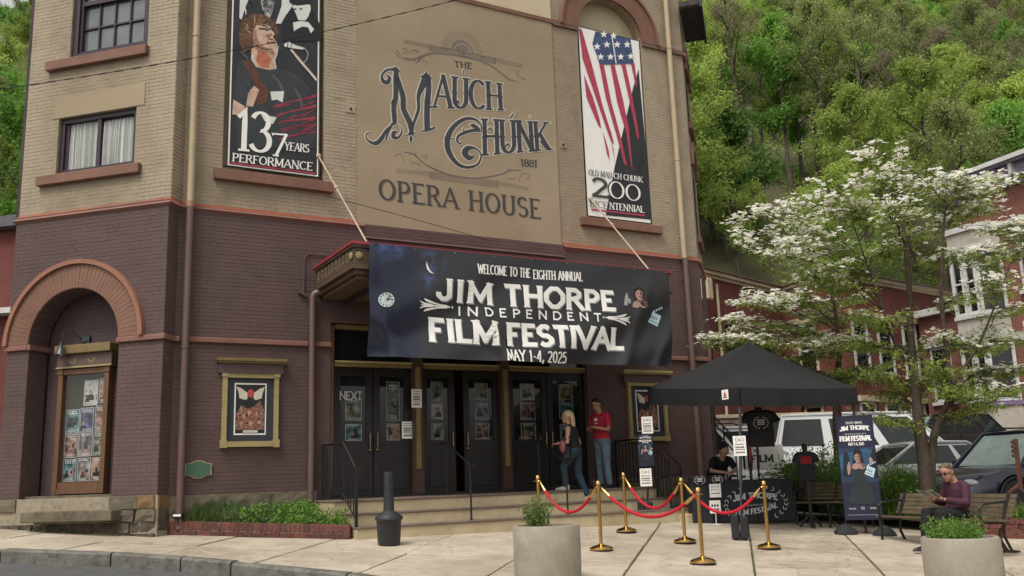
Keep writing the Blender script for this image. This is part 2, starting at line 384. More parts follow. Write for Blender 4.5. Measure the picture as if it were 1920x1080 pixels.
STY = {  # thick, thin, serif overhang, serif thickness, block
 'roman': (.135, .045, .075, .03, False), 'slab': (.25, .19, .03, .06, True), 'sans': (.15, .13, 0, 0, True),
 'vict': (.125, .06, .05, .045, False), 'cond': (.15, .10, .03, .05, False), 'bold': (.2, .12, .05, .05, False), 'title': (.105, .035, .07, .025, False)}
def text(mb, s, mp, W, H, style='roman', grow=0.0, track=.08, jit=None):
    """s laid out in a W x H box; mp(x, y, k) maps box coordinates to 3d; grow widens strokes (outline)"""
    th, tn, so, sh, blk = STY[style]
    tot = sum(GL[c][0] for c in s)+track*(len(s)-1); kx = W/tot; ky = H; x = 0; k = 0
    g = grow/H
    for c in s:
        w, sts = GL[c]
        ends = [p for st in sts for p in (_expand(st, blk)[0], _expand(st, blk)[-1])]
        for st in sts:
            pts = _expand(st, blk)
            d0 = tn/2
            pts2 = [(px*kx/ky, d0+py*(1-2*d0) if (py not in (0, 1) or True) else py) for px, py in pts]
            ws = []
            for i in range(len(pts2)):
                a = pts2[max(0, i-1)]; b = pts2[min(len(pts2)-1, i+1)]; dx, dy = b[0]-a[0], b[1]-a[1]; l = math.hypot(dx, dy) or 1
                v = (abs(dy)/l); v = v**1.5
                wv = tn+(th-tn)*v
                if style in ('roman', 'title', 'vict', 'bold') and len(pts2) == 2 and dx*dy > 0 and abs(dx) > .1*abs(dy) and c in 'AVWMXYUK': wv = tn+(th-tn)*.15 if c != 'M' else wv*.75
                if c == 'N' and style in ('roman', 'title') and abs(dx) < .01: wv = tn*1.5
                ws.append(wv)
            # extend straight ends
            ext = d0+g
            def extd(p, q, e):
                dx, dy = p[0]-q[0], p[1]-q[1]; l = math.hypot(dx, dy) or 1; return (p[0]+dx/l*e, p[1]+dy/l*e)
            closed = math.hypot(pts2[0][0]-pts2[-1][0], pts2[0][1]-pts2[-1][1]) < .012
            if not closed and len(pts2) > 1:
                e0 = d0 if abs(pts2[0][1]-pts2[1][1]) > .2 else 0; e1 = d0 if abs(pts2[-1][1]-pts2[-2][1]) > .2 else 0
                A_, B_ = extd(pts2[0], pts2[1], e0+g), extd(pts2[-1], pts2[-2], e1+g); pts2 = [A_]+pts2[1:-1]+[B_]
            # subdivide long pieces
            fin = [pts2[0]]; fw_ = [ws[0]]
            for i in range(1, len(pts2)):
                a, b = pts2[i-1], pts2[i]; n = max(1, int(math.hypot(b[0]-a[0], b[1]-a[1])/.2))
                for j in range(1, n+1): fin.append((a[0]+(b[0]-a[0])*j/n, a[1]+(b[1]-a[1])*j/n)); fw_.append(ws[i-1]+(ws[i]-ws[i-1])*j/n)
            polys = ribbon(fin, [w_+2*g for w_ in fw_])
            if so > 0:
                for (p, q, orig) in ((pts2[0], pts2[1], pts[0]), (pts2[-1], pts2[-2], pts[-1])):
                    if sum(1 for e in ends if abs(e[0]-orig[0])+abs(e[1]-orig[1]) < .01) > 1 and not (abs(orig[0]-.08) < .03 or (c == 'M') or (c == 'N')): continue
                    vert = abs(p[1]-q[1]) > .5*abs(p[0]-q[0])
                    if vert and (orig[1] <= .01 or orig[1] >= .99) and c not in 'O0CGS8':
                        hw = (th if len(pts2) > 1 else tn)/2+so; y0 = 0 if orig[1] < .5 else 1-sh
                        polys.append(((p[0]-hw-g, y0-g), (p[0]+hw+g, y0-g), (p[0]+hw+g, y0+sh+g), (p[0]-hw-g, y0+sh+g)))
                    elif not vert and orig[1] in (0, 1) and c in 'EFLTZ27':
                        dy = -1 if orig[1] == 1 else 1; e = th*.9; yb = p[1]-dy*tn/2
                        polys.append(((p[0]-sh-g, yb-g*dy), (p[0]+sh*.4+g, yb-g*dy), (p[0]+sh+g, yb+dy*(e+g)), (p[0]-g, yb+dy*(e*.7+g))))
            if style == 'vict':
                for (a, b) in zip(pts, pts[1:]):
                    if abs(a[0]-b[0]) < .05 and abs(a[1]-b[1]) > .6:
                        mx_, my_ = a[0]*kx/ky, .5; q = th*.80+g; polys.append(((mx_-q, my_), (mx_, my_-q*.6), (mx_+q, my_), (mx_, my_+q*.6)))
            for pl in polys:
                k = (k+1) % 7
                mb.face([mp(x+px*ky, py*H, k*.00025) for px, py in pl])
        x += (w+track)*kx
def plane_map(fr, u0, z0, o, du=0.0):
    return lambda x, y, k: fr.P(u0+x, o+k, z0+y+du*x)
def quad_map(fr, BL, BR, TL, TR, o, W, H):
    """pixel corners of a line of lettering as read off the wall -> wall coordinates"""
    c = [fr.at(*p, o) for p in (BL, BR, TL, TR)]
    def m(x, y, k):
        s, t = x/W, y/H
        u = (c[0][0]*(1-s)+c[1][0]*s)*(1-t)+(c[2][0]*(1-s)+c[3][0]*s)*t
        z = (c[0][1]*(1-s)+c[1][1]*s)*(1-t)+(c[2][1]*(1-s)+c[3][1]*s)*t
        return fr.P(u, o+k, z)
    return m
def spline(pts, n=6):
    out = []
    for i in range(len(pts)-1):
        p0 = pts[max(0, i-1)]; p1 = pts[i]; p2 = pts[i+1]; p3 = pts[min(len(pts)-1, i+2)]
        for j in range(n):
            t = j/n; out.append(tuple(.5*((2*b)+(-a+c)*t+(2*a-5*b+4*c-d)*t*t+(-a+3*b-3*c+d)*t**3) for a, b, c, d in zip(p0, p1, p2, p3)))
    out.append(tuple(pts[-1])); return out
def brush(mb, fr, pxpts, o, grow=0, n=6, k0=0.0):
    """pxpts: (px, py, width in metres) along a painted stroke on the wall plane"""
    q = [(*fr.at(p[0], p[1], o), p[2]) for p in pxpts]
    q = spline(q, n)
    for i, pl in enumerate(ribbon([(a, b) for a, b, _ in q], [max(.002, w+2*grow) for _, _, w in q])):
        mb.face([fr.P(a, o+k0+(i % 5)*.0002, b) for a, b in pl])
# ================= SETTING: ground, road, pavement =================
def sheet(name, pts, m, kind='structure', dz=0, n=None):
    mb = MB(); mb.face([Vector((x, y, gz(x, y)+dz)) for x, y in pts]); return mb.build(name, m, kind=kind)
EARTH = mat('bare_earth', (.10, .075, .05), .95, var=.35, scale=1.5, stain=.3)
mb = MB(); mb.face([Vector(p) for p in ((-400, -200, -14), (400, -200, -14), (400, 500, -14), (-400, 500, -14))])
mb.build('ground', EARTH, kind='structure')
KP = [(-26, 15.5), (-14, 14.4), (-9.2, 13.42), (-7.08, 13.1), (-5.29, 12.86), (-4.42, 12.55), (-3.3, 12.1), (-2.17, 11.6), (-1.2, 10.9), (-.3, 9.9), (.5, 8.6), (1.2, 7.2), (2.4, 5.8), (4.5, 4.6), (8, 3.9), (20, 3.2)]
def kerb_y(x):
    for (a, b), (c, d) in zip(KP, KP[1:]):
        if a <= x <= c: return b+(d-b)*(x-a)/(c-a)
    return KP[-1][1]
# road sheet with its own level, lower than the kerb top
mb = MB()
for (a, b), (c, d) in zip(KP, KP[1:]):
    mb.face([Vector((a, -30, gz(a, -30)-.16)), Vector((c, -30, gz(c, -30)-.16)), Vector((c, d+.2, gz(c, d+.2)-.16)), Vector((a, b+.2, gz(a, b+.2)-.16))])
mb.build('road', ASPH, kind='structure')
# bed of mortar / dirt just under the slabs
mb = MB()
for i in range(-26, 20):
    mb.face([Vector((x, y, gz(x, y)-.022)) for x, y in ((i, kerb_y(i)+.1), (i+1, kerb_y(i+1)+.1), (i+1, 24), (i, 24))])
pav = mb.build('pavement', JOINT, kind='structure')
def clip(poly, f):
    out = []
    for i in range(len(poly)):
        a, b = poly[i], poly[(i+1) % len(poly)]; fa, fb = f(a), f(b)
        if fa >= 0: out.append(a)
        if (fa >= 0) != (fb >= 0): t = fa/(fa-fb); out.append((a[0]+(b[0]-a[0])*t, a[1]+(b[1]-a[1])*t))
    return out
ds = (math.cos(R(77)), math.sin(R(77))); dt = (math.cos(R(-10.5)), math.sin(R(-10.5)))
def slab_pt(s, t):      # s: joint index across, t: along depth; skew grid fitted to the joints
    # n_s . p = s ; n_t . p = t
    ns = (math.sin(R(77)), -math.cos(R(77))); ntv = (math.sin(R(10.5)), math.cos(R(10.5)))
    det = ns[0]*ntv[1]-ns[1]*ntv[0]
    return ((s*ntv[1]-ns[1]*t)/det, (ns[0]*t-s*ntv[0])/det)
rs = random.Random(5)
for i in range(-9, 7):
    for j in range(-4, 4):
        s0, s1 = .11+1.553*i, .11+1.553*(i+1); t0, t1 = 12.78+1.84*j, 12.78+1.84*(j+1)
        g_ = .013
        poly = [slab_pt(s0+g_, t0+g_), slab_pt(s1-g_, t0+g_), slab_pt(s1-g_, t1-g_), slab_pt(s0+g_, t1-g_)]
        cx = sum(p[0] for p in poly)/4
        yk = kerb_y(cx-.3)+.12; yk2 = kerb_y(cx+.3)+.12; sl = (yk2-yk)/.6
        poly = clip(poly, lambda p: p[1]-(yk+sl*(p[0]-cx+.3)))
        poly = clip(poly, lambda p: 19.2-p[1])
        if len(poly) < 3: continue
        ar = abs(sum(a[0]*b[1]-b[0]*a[1] for a, b in zip(poly, poly[1:]+poly[:1])))/2
        if ar < .06: continue
        dz = rs.uniform(-.006, .006); c = (sum(p[0] for p in poly)/len(poly), sum(p[1] for p in poly)/len(poly))
        tx, ty = rs.uniform(-.004, .004), rs.uniform(-.004, .004)
        mb = MB(); inn = [(c[0]+(p[0]-c[0])*.992, c[1]+(p[1]-c[1])*.992) for p in poly]
        Z = lambda p, e: Vector((p[0], p[1], gz(*p)+dz+tx*(p[0]-c[0])+ty*(p[1]-c[1])+e))
        n = len(poly); vs = [Z(p, -.06) for p in poly]+[Z(p, -.007) for p in poly]+[Z(p, 0) for p in inn]
        mb.idx(vs, [(k, (k+1) % n, n+(k+1) % n, n+k) for k in range(n)]+[(n+k, n+(k+1) % n, 2*n+(k+1) % n, 2*n+k) for k in range(n)]+[tuple(range(2*n, 3*n))])
        mb.build('slab', CONC2 if rs.random() < .22 else CONC, pav)
# kerb stones following the curve
kroot = MB(); kroot.face([Vector((-26, 15.7, gz(-26, 15.7)-.2)), Vector((-25.9, 15.7, gz(-26, 15.7)-.2)), Vector((-25.9, 15.8, gz(-26, 15.8)-.2))])
kroot = kroot.build('kerb', KERB, kind='structure')
rk = random.Random(11)
def kerbline(x): return Vector((x, kerb_y(x), 0))
xs = [-14.0]
while xs[-1] < 6: xs.append(xs[-1]+rk.choice((.75, 1.05, 1.3, 1.6))*(.62 if -3 < xs[-1] < 1.5 else 1))
for a, b in zip(xs, xs[1:]):
    A, B = kerbline(a+.012), kerbline(b-.012); d = (B-A).normalized(); nn = Vector((-d.y, d.x, 0)); m_ = 5
    mb = MB(); vs = []; dz = rk.uniform(-.008, .012)
    for i in range(m_+1):
        p = A+(B-A)*i/m_; z = gz(p.x, p.y)+.012+dz; jt = rk.uniform(-.008, .008)
        for off, zz in ((0.0+jt, z-.24), (.0+jt, z-.03), (.03, z+rk.uniform(-.004, .004)), (.17, z), (.19, z-.02), (.19, z-.24)): q = p+nn*off; vs.append(Vector((q.x, q.y, zz)))
    fs = [(i*6+k, (i+1)*6+k, (i+1)*6+k+1, i*6+k+1) for i in range(m_) for k in range(5)]+[tuple(range(6)), tuple(range(m_*6+5, m_*6-1, -1))]
    mb.idx(vs, fs); mb.build('kerbstone', KERB, kroot)
# cut in the pavement: a broken patch beside the kerb
# parking lot behind, and lane towards the brick houses
sheet('parking_lot', [(3.5, 21.2), (60, 15), (60, 60), (3.5, 60)], ASPH, dz=-.05)
sheet('yard', [(-60, 21), (3.5, 21.2), (3.5, 60), (-60, 60)], ASPH, dz=-.07)
# ================= OPERA HOUSE =================
TOP = 12.9
H = T('opera_house', 'large painted brick opera house with tan upper walls and brown ground floor', 'building', (0, 18.2, 1.0))
op_door = Op(-3.75, 1.66, .90, 4.06, d=.30)
op_nl = Op(-5.70, -3.88, 6.66, 10.98, True, .26); op_nr = Op(1.89, 3.65, 6.60, 10.98, True, .26)
LB = .045      # the brown ground floor stands this far proud
UL, UR = -6.44, 4.86
# --- main front ---
mb = MB(); wall_face(mb, F, UL, UR, .2, 5.93, [op_door], LB); wl = mb.build('wall', BRND, H, label='brown painted brick ground floor of the main front')
mb = MB(); bricks(mb, F, UL, UR, 1.14, 5.90, [op_door], LB, seed=2); mb.build('brick', BRN, wl, kind='stuff')
# upper wall, left and right of the sign panel
up_ops = [op_nl, op_nr]
mb = MB(); wall_face(mb, F, UL, UR, 5.93, TOP, up_ops, 0); wu = mb.build('wall', TAND, H, label='tan painted brick upper wall of the main front')
mb = MB()
mural_op = Op(-3.24, 1.20, 5.6, 10.95); arch_l = Op(-4.79-1.34, -4.79+1.34, 10.98, 10.98, True); arch_r = Op(2.77-1.34, 2.77+1.34, 10.98, 10.98, True)
bricks(mb, F, UL, UR, 5.99, TOP, [op_nl, op_nr, mural_op, arch_l, arch_r], 0, seed=3); mb.build('brick', TAN, wu, kind='stuff')
for q in (op_nl, op_nr): mb = MB(); fill(mb, F, q, -.26); mb.build('niche_back', STUL, H)
# sign panel of smooth stucco with the painted sign
mb = MB(); mb.box(F, -3.24, 1.20, .0, .028, 5.735, 10.95); panel = mb.build('sign_panel', STUC, H, label='smooth tan stucco panel painted with the opera house sign')
mb = MB(); mb.box(F, -3.24, 1.20, .0, .022, 10.955, TOP); mb.build('upper_panel', STUL, H)
mb = MB(); mb.box(F, -3.30, 1.42, .0, .05, 10.93, 11.02); mb.build('panel_cap', ORG, H)
# string course at the spring of the arches
mb = MB()
for a, b in ((UL, -6.14), (-3.44, -3.26), (4.12, UR)): mb.box(F, a, b, -.01, .055, 10.90, 11.0)
mb.box(F, -3.87, -3.44, -.01, .055, 10.90, 10.975); mb.box(F, 1.24, 1.88, -.01, .055, 10.90, 10.975); mb.box(F, 3.66, 4.12, -.01, .055, 10.90, 10.975); mb.box(F, -6.14, -5.71, -.01, .055, 10.90, 10.975)
pieces(mb, 'string_course', mat('umber_course', (.15, .09, .065), .75, var=.12, scale=5), H)
for c, nm in ((-4.79, 'niche_arch'), (2.77, 'niche_arch')):
    mb = MB(); arch_band(mb, F, c, 10.98, .88, 1.30, -.02, .06); q = mb.build(nm, ORG, H)
    mb = MB(); arch_band(mb, F, c, 10.98, 1.301, 1.36, -.02, .10); mb.build('arch_hood', BELT, q)
# orange edge of the water table with chamfered brown shoulder
mb = MB()
for a, b in ((UL, -3.12), (1.24, UR)):
    P = F.P; mb.mat(0).box(F, a, b, -.005, .022, 5.935, 5.985)
    mb.mat(1).idx([P(a, .024, 5.94), P(b, .024, 5.94), P(b, .095, 5.885), P(a, .095, 5.885), P(a, .045, 5.84), P(b, .045, 5.84)], [(0, 1, 2, 3), (3, 2, 5, 4)])
mb.mat(2).idx([F.P(-3.12, .024, 5.72), F.P(1.24, .024, 5.72), F.P(1.24, .095, 5.66), F.P(-3.12, .095, 5.66)], [(0, 1, 2, 3)])
mb.build('water_table', [ORGE, BELT, BRN], H)
mb = MB()
for a, b in ((UL, -6.32+.0), (-6.18, -4.18), (-4.05, -3.76), (1.68, 4.30), (4.44, UR+.03)):
    if b > a: mb.box(F, a, b, LB-.01, LB+.06, 3.60, 3.69, .012)
pieces(mb, 'belt_course', BELT, H)
for c in (-4.79, 2.77):
    mb = MB(); mb.box(F, c-1.06, c+1.06, -.2, .12, 6.45 if c < 0 else 6.41, 6.645 if c < 0 else 6.595, .01); mb.build('sill', ORG, H)
# anchor plates
for px, py in ((657, 204), (1055, 271)):
    u, z = F.at(px, py); mb = MB(); mb.mat(0).box(F, u-.085, u+.085, 0, .02, z-.085, z+.085); mb.mat(1).lathe(F.P(u, .02, z-.01), [(.025, 0), (.02, .03)], 8, F.un); mb.build('anchor_plate', [TAN, BLK], H)
# right pilaster edge and the receding side wall
ang = YF+R(46); SL = 2.1; Sd = Fr(F.P(UR, 0, 0), (math.cos(ang), math.sin(ang), 0), (math.sin(ang), -math.cos(ang), 0))
mb = MB(); sops = [Op(.5, 1.6, 6.6, 8.3, True, d=.2), Op(.5, 1.6, 9.4, 10.7, True, d=.2), Op(.5, 1.6, 1.4, 3.6, True, d=.3)]
wall_face(mb, Sd, 0, SL, .2, 5.93, [sops[2]], LB); mb.build('side_wall', BRN, H)
mb = MB(); wall_face(mb, Sd, 0, SL, 5.93, TOP, sops[:2], 0); mb.build('side_wall', TAN, H)
mb = MB(); fill(mb, Sd, sops[2], -.2); mb.build('blind_panel', BRN, H)
mb = MB(); arch_band(mb, Sd, sops[2].c, 3.6, .56, .80, .0, .12); mb.build('side_arch', ORG, H)
for p in sops[:2]:
    mb = MB(); arch_band(mb, Sd, p.c, p.z1, .56, .78, 0, .08); mb.build('side_arch', ORG, H)
    mb = MB(); fill(mb, Sd, Op(p.u0, p.u1, p.z1, p.z1, True), -.15); mb.build('window_head', GLS, H)
    mb = MB(); mb.mat(0).box(Sd, p.u0, p.u1, -.2, -.14, p.z0, p.z1); mb.mat(1)
    for a, b, c, d in ((p.u0, p.u0+.1, p.z0, p.z1), (p.u1-.1, p.u1, p.z0, p.z1), (p.u0+.1, p.u1-.1, p.z1-.1, p.z1), (p.u0+.1, p.u1-.1, p.z0, p.z0+.1), (p.u0+.1, p.u1-.1, (p.z0+p.z1)/2-.03, (p.z0+p.z1)/2+.03)): mb.box(Sd, a, b, -.2, -.02, c, d)
    mb.build('window', [GLS, mat('plum_frame', (.055, .022, .03), .5)], H)
    mb = MB(); mb.box(Sd, p.u0-.12, p.u1+.12, -.1, .1, p.z0-.16, p.z0-.002); mb.build('sill', ORG, H)
mb = MB(); mb.box(Sd, 0, SL, -.01, .07, 5.86, 5.94); mb.mat(1).box(Sd, 0, SL, -.01, .07, 10.90, 10.99); mb.build('side_course', [ORGE, BELT], H)
# eaves over the side wall: boards under the overhang
EAVE = mat('dark_eave_wood', (.045, .036, .034), .8, var=.3, scale=6, streak=True)
eav = MB().box(Sd, -.3, 1.62, .02, .50, 12.02, 12.14); eav = eav.build('eave', EAVE, H)
mb = MB(); mb.box(Sd, -.36, 1.70, .50, .56, 11.93, 12.2); mb.build('fascia_board', mat('dark_fascia', (.016, .014, .016), .6), eav)
for i in range(6): mb = MB(); mb.box(Sd, -.28, 1.6, .04+i*.077, .105+i*.077, 11.985, 12.015); mb.build('soffit_board', EAVE, eav)
# far walls to close the building
mb = MB(); A, B = F.P(UL, -6, 0), F.P(UR, -9, 0)
mb.face([Vector((F.P(UL-.0, -.4, 0).x, F.P(UL, -.4, 0).y, TOP)), F.P(UR, -.02, TOP), Vector((*Sd.P(SL, 0, 0).xy, TOP)), Vector((*F.P(UL, -12, 0).xy, TOP))]); mb.build('roof', EAVE, H)
# ---------- left tower face ----------
TL, TRt = -3.07, 0.0
gw1 = Op(-2.36, -.76, 6.67, 7.71, d=.22); gw2 = Op(-2.22, -.60, 8.81, 10.75, d=.22); ga = Op(-2.62, -.84, 1.15, 3.70, True, .42)
mb = MB(); wall_face(mb, G, TL, TRt, .3, 5.95, [ga], LB); mb.face([G.P(0, LB, .3), G.P(0, -.40, .3), G.P(0, -.40, 5.95), G.P(0, LB, 5.95)]); mb.face([G.P(TL, LB, .3), G.P(TL, -4, .3), G.P(TL, -4, 5.95), G.P(TL, LB, 5.95)])
wg = mb.build('tower_wall', BRND, H, label='brown painted brick ground floor of the corner tower')
loose = []
arch_o = Op(-1.73-1.37, -1.73+1.37, 3.70, 3.70, True)
mb = MB(); bricks(mb, G, TL, TRt, 1.17, 5.92, [ga, arch_o], LB, seed=5, loose=loose, blk=lambda u, z: (z < 3.6) or (u > -1.7)); mb.build('brick', BRN, wg, kind='stuff')
Rf = Fr(G.P(0, 0, 0), tuple(-nG), tuple(dG))         # return of the pier, facing right
mb = MB(); bricks(mb, Rf, -LB, .36, 1.17, 5.92, [], 0, seed=6, BW=.212); mb.build('brick', [BRN], wg, kind='stuff')
bm_ = MB(); e = .0035; bw = BW-MJ; bh = BH-MJ; bm_.idx([G.P(0, 0, 0)+dG*0-G.org*1+Vector((0, 0, 0))+(dG*x+nG*y+Vector((0, 0, z))) for x, y, z in ((0, -.008, 0), (bw, -.008, 0), (bw, -.008, bh), (0, -.008, bh), (e, 0, e), (bw-e, 0, e), (bw-e, 0, bh-e), (e, 0, bh-e))], [(4, 5, 6, 7), (0, 1, 5, 4), (1, 2, 6, 5), (2, 3, 7, 6), (3, 0, 4, 7)])
bme = bm_.mesh('brick', BRN)
for (u, z, pr) in loose:
    o = bpy.data.objects.new('brick', bme); COL.objects.link(o); o.parent = wg; o.location = G.P(u, LB+pr, z)-OFF[wg.name]
mb = MB(); wall_face(mb, G, TL, TRt, 5.95, TOP, [gw1, gw2], 0); mb.face([G.P(0, 0, 5.95), G.P(0, -.40, 5.95), G.P(0, -.40, TOP), G.P(0, 0, TOP)]); mb.face([G.P(TL, 0, 5.95), G.P(TL, -4, 5.95), G.P(TL, -4, TOP), G.P(TL, 0, TOP)])
wt = mb.build('tower_wall', TAND, H, label='tan painted brick upper wall of the corner tower')
mb = MB(); bricks(mb, G, TL, TRt, 6.0, TOP, [gw1, gw2, Op(-2.5, -.6, 7.71, 8.12)], 0, seed=8); bricks(mb, Rf, 0, .36, 6.0, TOP, [], 0.004, seed=9); mb.build('brick', TAN, wt, kind='stuff')
mb = MB(); mb.box(G, -2.5, -.6, -.01, .012, 7.715, 8.12); mb.build('lintel', STUC, H)
mb = MB(); fill(mb, G, ga, -.42); mb.build('recess_back', BRND, H)
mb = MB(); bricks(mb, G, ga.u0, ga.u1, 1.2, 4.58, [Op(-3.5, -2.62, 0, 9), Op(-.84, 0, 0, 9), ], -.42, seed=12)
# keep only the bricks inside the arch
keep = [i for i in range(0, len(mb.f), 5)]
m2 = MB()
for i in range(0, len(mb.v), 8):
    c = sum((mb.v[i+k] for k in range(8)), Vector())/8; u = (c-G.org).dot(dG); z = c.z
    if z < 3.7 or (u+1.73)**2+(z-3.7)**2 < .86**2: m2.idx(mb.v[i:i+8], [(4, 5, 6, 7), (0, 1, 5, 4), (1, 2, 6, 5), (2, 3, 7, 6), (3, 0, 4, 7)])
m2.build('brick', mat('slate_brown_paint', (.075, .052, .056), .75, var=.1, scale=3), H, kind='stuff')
# water table and belt of the tower
P = G.P; mb = MB(); mb.mat(0).box(G, TL-.02, .02, -.005, .022, 5.945, 5.985); mb.mat(1).idx([P(TL, .024, 5.95), P(.03, .024, 5.95), P(.05, .095, 5.885), P(TL-.05, .095, 5.885), P(TL-.02, .045, 5.84), P(.02, .045, 5.84)], [(0, 1, 2, 3), (3, 2, 5, 4)])
q = Rf.P; mb.mat(0).box(Rf, .0, .28, .0, .024, 5.945, 5.985); mb.mat(1).idx([q(-.08, .024, 5.95), q(.3, .024, 5.95), q(.3, .07, 5.885), q(-.1, .07, 5.885), q(-.06, .0, 5.84), q(.3, .0, 5.84)], [(0, 1, 2, 3), (3, 2, 5, 4)])
mb.build('water_table', [ORGE, BELT], H)
mb = MB(); mb.box(G, TL-.02, -2.63, LB-.01, LB+.05, 3.605, 3.695, .012); mb.box(G, -.86, .05, LB-.01, LB+.05, 3.605, 3.695, .012); mb.box(G, -2.62, -2.56, -.40, LB+.05, 3.605, 3.695); mb.box(Rf, -.03, .28, .0, .05, 3.605, 3.69); pieces(mb, 'belt_course', BELT, H)
# great arch over the display recess, voussoirs one by one
ar = MB(); arch_band(ar, G, -1.73, 3.70, .89, 1.30, -.38, LB+.035, 40); ar = ar.build('arch', ORG, H, label='terracotta painted brick arch over the display recess')
mb = MB(); arch_band(mb, G, -1.73, 3.70, 1.301, 1.375, 0, LB+.085, 40); mb.build('arch_hood', mat('hood_paint', (.26, .115, .075), .7, var=.1), ar)
nv = 46
for i in range(nv):
    a0, a1 = 180*i/nv+.14, 180*(i+1)/nv-.14; mb = MB(); arch_band(mb, G, -1.73, 3.70, .90, 1.292, LB+.03, LB+.038+random.uniform(0, .003), 1, a0, a1); mb.build('brick', ORG, ar)
# windows of the tower
PLUM = mat('plum_window_frame', (.035, .022, .032), .45, var=.15)
CURT = mat('white_curtain', (.50, .52, .50), .9, var=.06, scale=4)
def gframe(mb, fr, u0, u1, z0, z1, w, o0, o1):
    mb.box(fr, u0, u0+w, o0, o1, z0, z1); mb.box(fr, u1-w, u1, o0, o1, z0, z1); mb.box(fr, u0+w, u1-w, o0, o1-.002, z1-w, z1); mb.box(fr, u0+w, u1-w, o0, o1-.002, z0, z0+w)
mb = MB(); gframe(mb, G, -2.36, -.76, 6.67, 7.71, .085, -.22, -.06); mb.box(G, -1.60, -1.53, -.22, -.08, 6.755, 7.625); mb.box(G, -2.275, -2.21, -.20, -.10, 6.755, 7.625); w1 = mb.build('window', PLUM, H, label='wide low window with white curtains')
mb = MB(); mb.box(G, -2.21, -1.605, -.185, -.18, 6.76, 7.62); mb.box(G, -1.53, -.85, -.165, -.16, 6.76, 7.62); mb.build('pane', mat('clear_pane', (.35, .38, .38), .05, var=.1, spec=.8), w1)
def curtain(fr, u0, u1, z0, z1, o, seed):
    mb = MB(); rn = random.Random(seed); n = 60; ph = rn.random()*6; vs = []
    for i in range(n+1):
        u = u0+(u1-u0)*i/n; d = .022*math.sin(i*.9+ph)+.012*math.sin(i*2.3)
        for z in (z0, (z0+z1)/2, z1): vs.append(fr.P(u, o+d*(1.2 if z < z1 else .6), z))
    mb.idx(vs, [(i*3+k, (i+1)*3+k, (i+1)*3+k+1, i*3+k+1) for i in range(n) for k in range(2)]); return mb
for a, b, s_ in ((-2.2, -1.62, 1), (-1.52, -.86, 2)): curtain(G, a, b, 6.77, 7.62 if s_ == 1 else 7.58, -.125 if 0 else -.135, s_).build('curtain', CURT, w1, smooth=True)
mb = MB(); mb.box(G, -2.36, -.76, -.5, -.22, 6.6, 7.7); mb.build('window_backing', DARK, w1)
mb = MB(); mb.box(G, -2.68, -.60, -.18, .10, 6.48, 6.655, .01); mb.build('sill', ORG, H)
mb = MB(); mb.box(G, -2.65, -.56, -.18, .10, 8.62, 8.80, .01); mb.build('sill', ORG, H)
mb = MB(); gframe(mb, G, -2.22, -.60, 8.81, 10.75, .11, -.22, -.05); gframe(mb, G, -2.11, -.71, 8.92, 10.64, .05, -.21, -.09)
for i in (1, 2, 3): u = -2.06+(1.30)*i/4; mb.box(G, u-.014, u+.014, -.19, -.13, 8.97, 9.86); mb.box(G, u-.014, u+.014, -.17, -.11, 9.94, 10.59)
mb.box(G, -2.06, -.76, -.188, -.132, 9.40, 9.43); mb.box(G, -2.06, -.76, -.18, -.09, 9.86, 9.94); mb.box(G, -2.06, -.76, -.168, -.112, 10.28, 10.31)
w2 = mb.build('window', PLUM, H, label='dark framed sash window with many small panes')
mb = MB(); GL2 = mat('sash_glass', (.10, .115, .12), .06, var=.25, scale=2, spec=.8)
for r_, (za, zb) in enumerate(((8.97, 9.40), (9.43, 9.86), (9.94, 10.28), (10.31, 10.59))):
    for i in range(4):
        m3 = MB(); u = -2.06+1.3*i/4; m3.box(G, u+.014+(0 if i else -.014), u+.325-.014+(0 if i < 3 else .014), -.175, -.165, za, zb); m3.build('pane', GL2, w2)
mb.box(G, -2.1, -.7, -.23, -.215, 8.9, 10.7); mb.build('blind', mat('grey_blind', (.3, .32, .33), .8), w2)
# dark strip along the far left edge, for the tower's dark side wall
mb = MB(); mb.box(G, TL-.09, TL-.005, -.5, -.02, 6.0, TOP); mb.build('dark_edge_strip', EAVE, H)
# ---------- downspouts ----------
def pipe(name, fr, u, o, z0, z1, m, r=.062, rings=()):
    mb = MB(); mb.tube([fr.P(u, o, z0), fr.P(u, o, z1)], r, 12)
    for z in rings: mb.tube([fr.P(u, o, z-.02), fr.P(u, o, z+.02)], r+.01, 12)
    mb.box(fr, u-.02, u+.02, o-r-.06, o-r+.02, z0+.5, z0+.53); mb.box(fr, u-.02, u+.02, o-r-.06, o-r+.02, z1-.5, z1-.47)
    return mb.build(name, m, H, smooth=True)
PB = mat('brown_pipe_paint', (.115, .068, .06), .45, var=.08, spec=.5); PT = mat('tan_pipe_paint', (.39, .31, .20), .45, var=.08, spec=.5); PO = mat('pipe_collar', (.3, .17, .1), .5)
pipe('downspout', F, -6.235, .15, .62, 5.88, PB, rings=(3.5,)); pipe('downspout', F, -6.235, .13, 5.98, TOP, PT, .06, rings=(9,)); pipe('downspout_collar', F, -6.235, .14, 5.88, 5.98, PO, .066)
pipe('downspout', F, 4.37, .15, .62, 5.90, PB, rings=(3.4,)); pipe('downspout', F, 4.37, .13, 5.905, TOP, PT, .06, rings=(10.95, 8.2))
pipe('downspout', F, -4.115, .14, .95, 4.42, PB, .058)
mb = MB(); mb.tube([F.P(-4.115, .14, 4.40), F.P(-4.115, .14, 4.47), F.P(-4.09, .15, 4.53), F.P(-4.02, .17, 4.56), F.P(-3.8, .2, 4.57)], .058, 12); mb.build('downspout_elbow', PB, H, smooth=True)
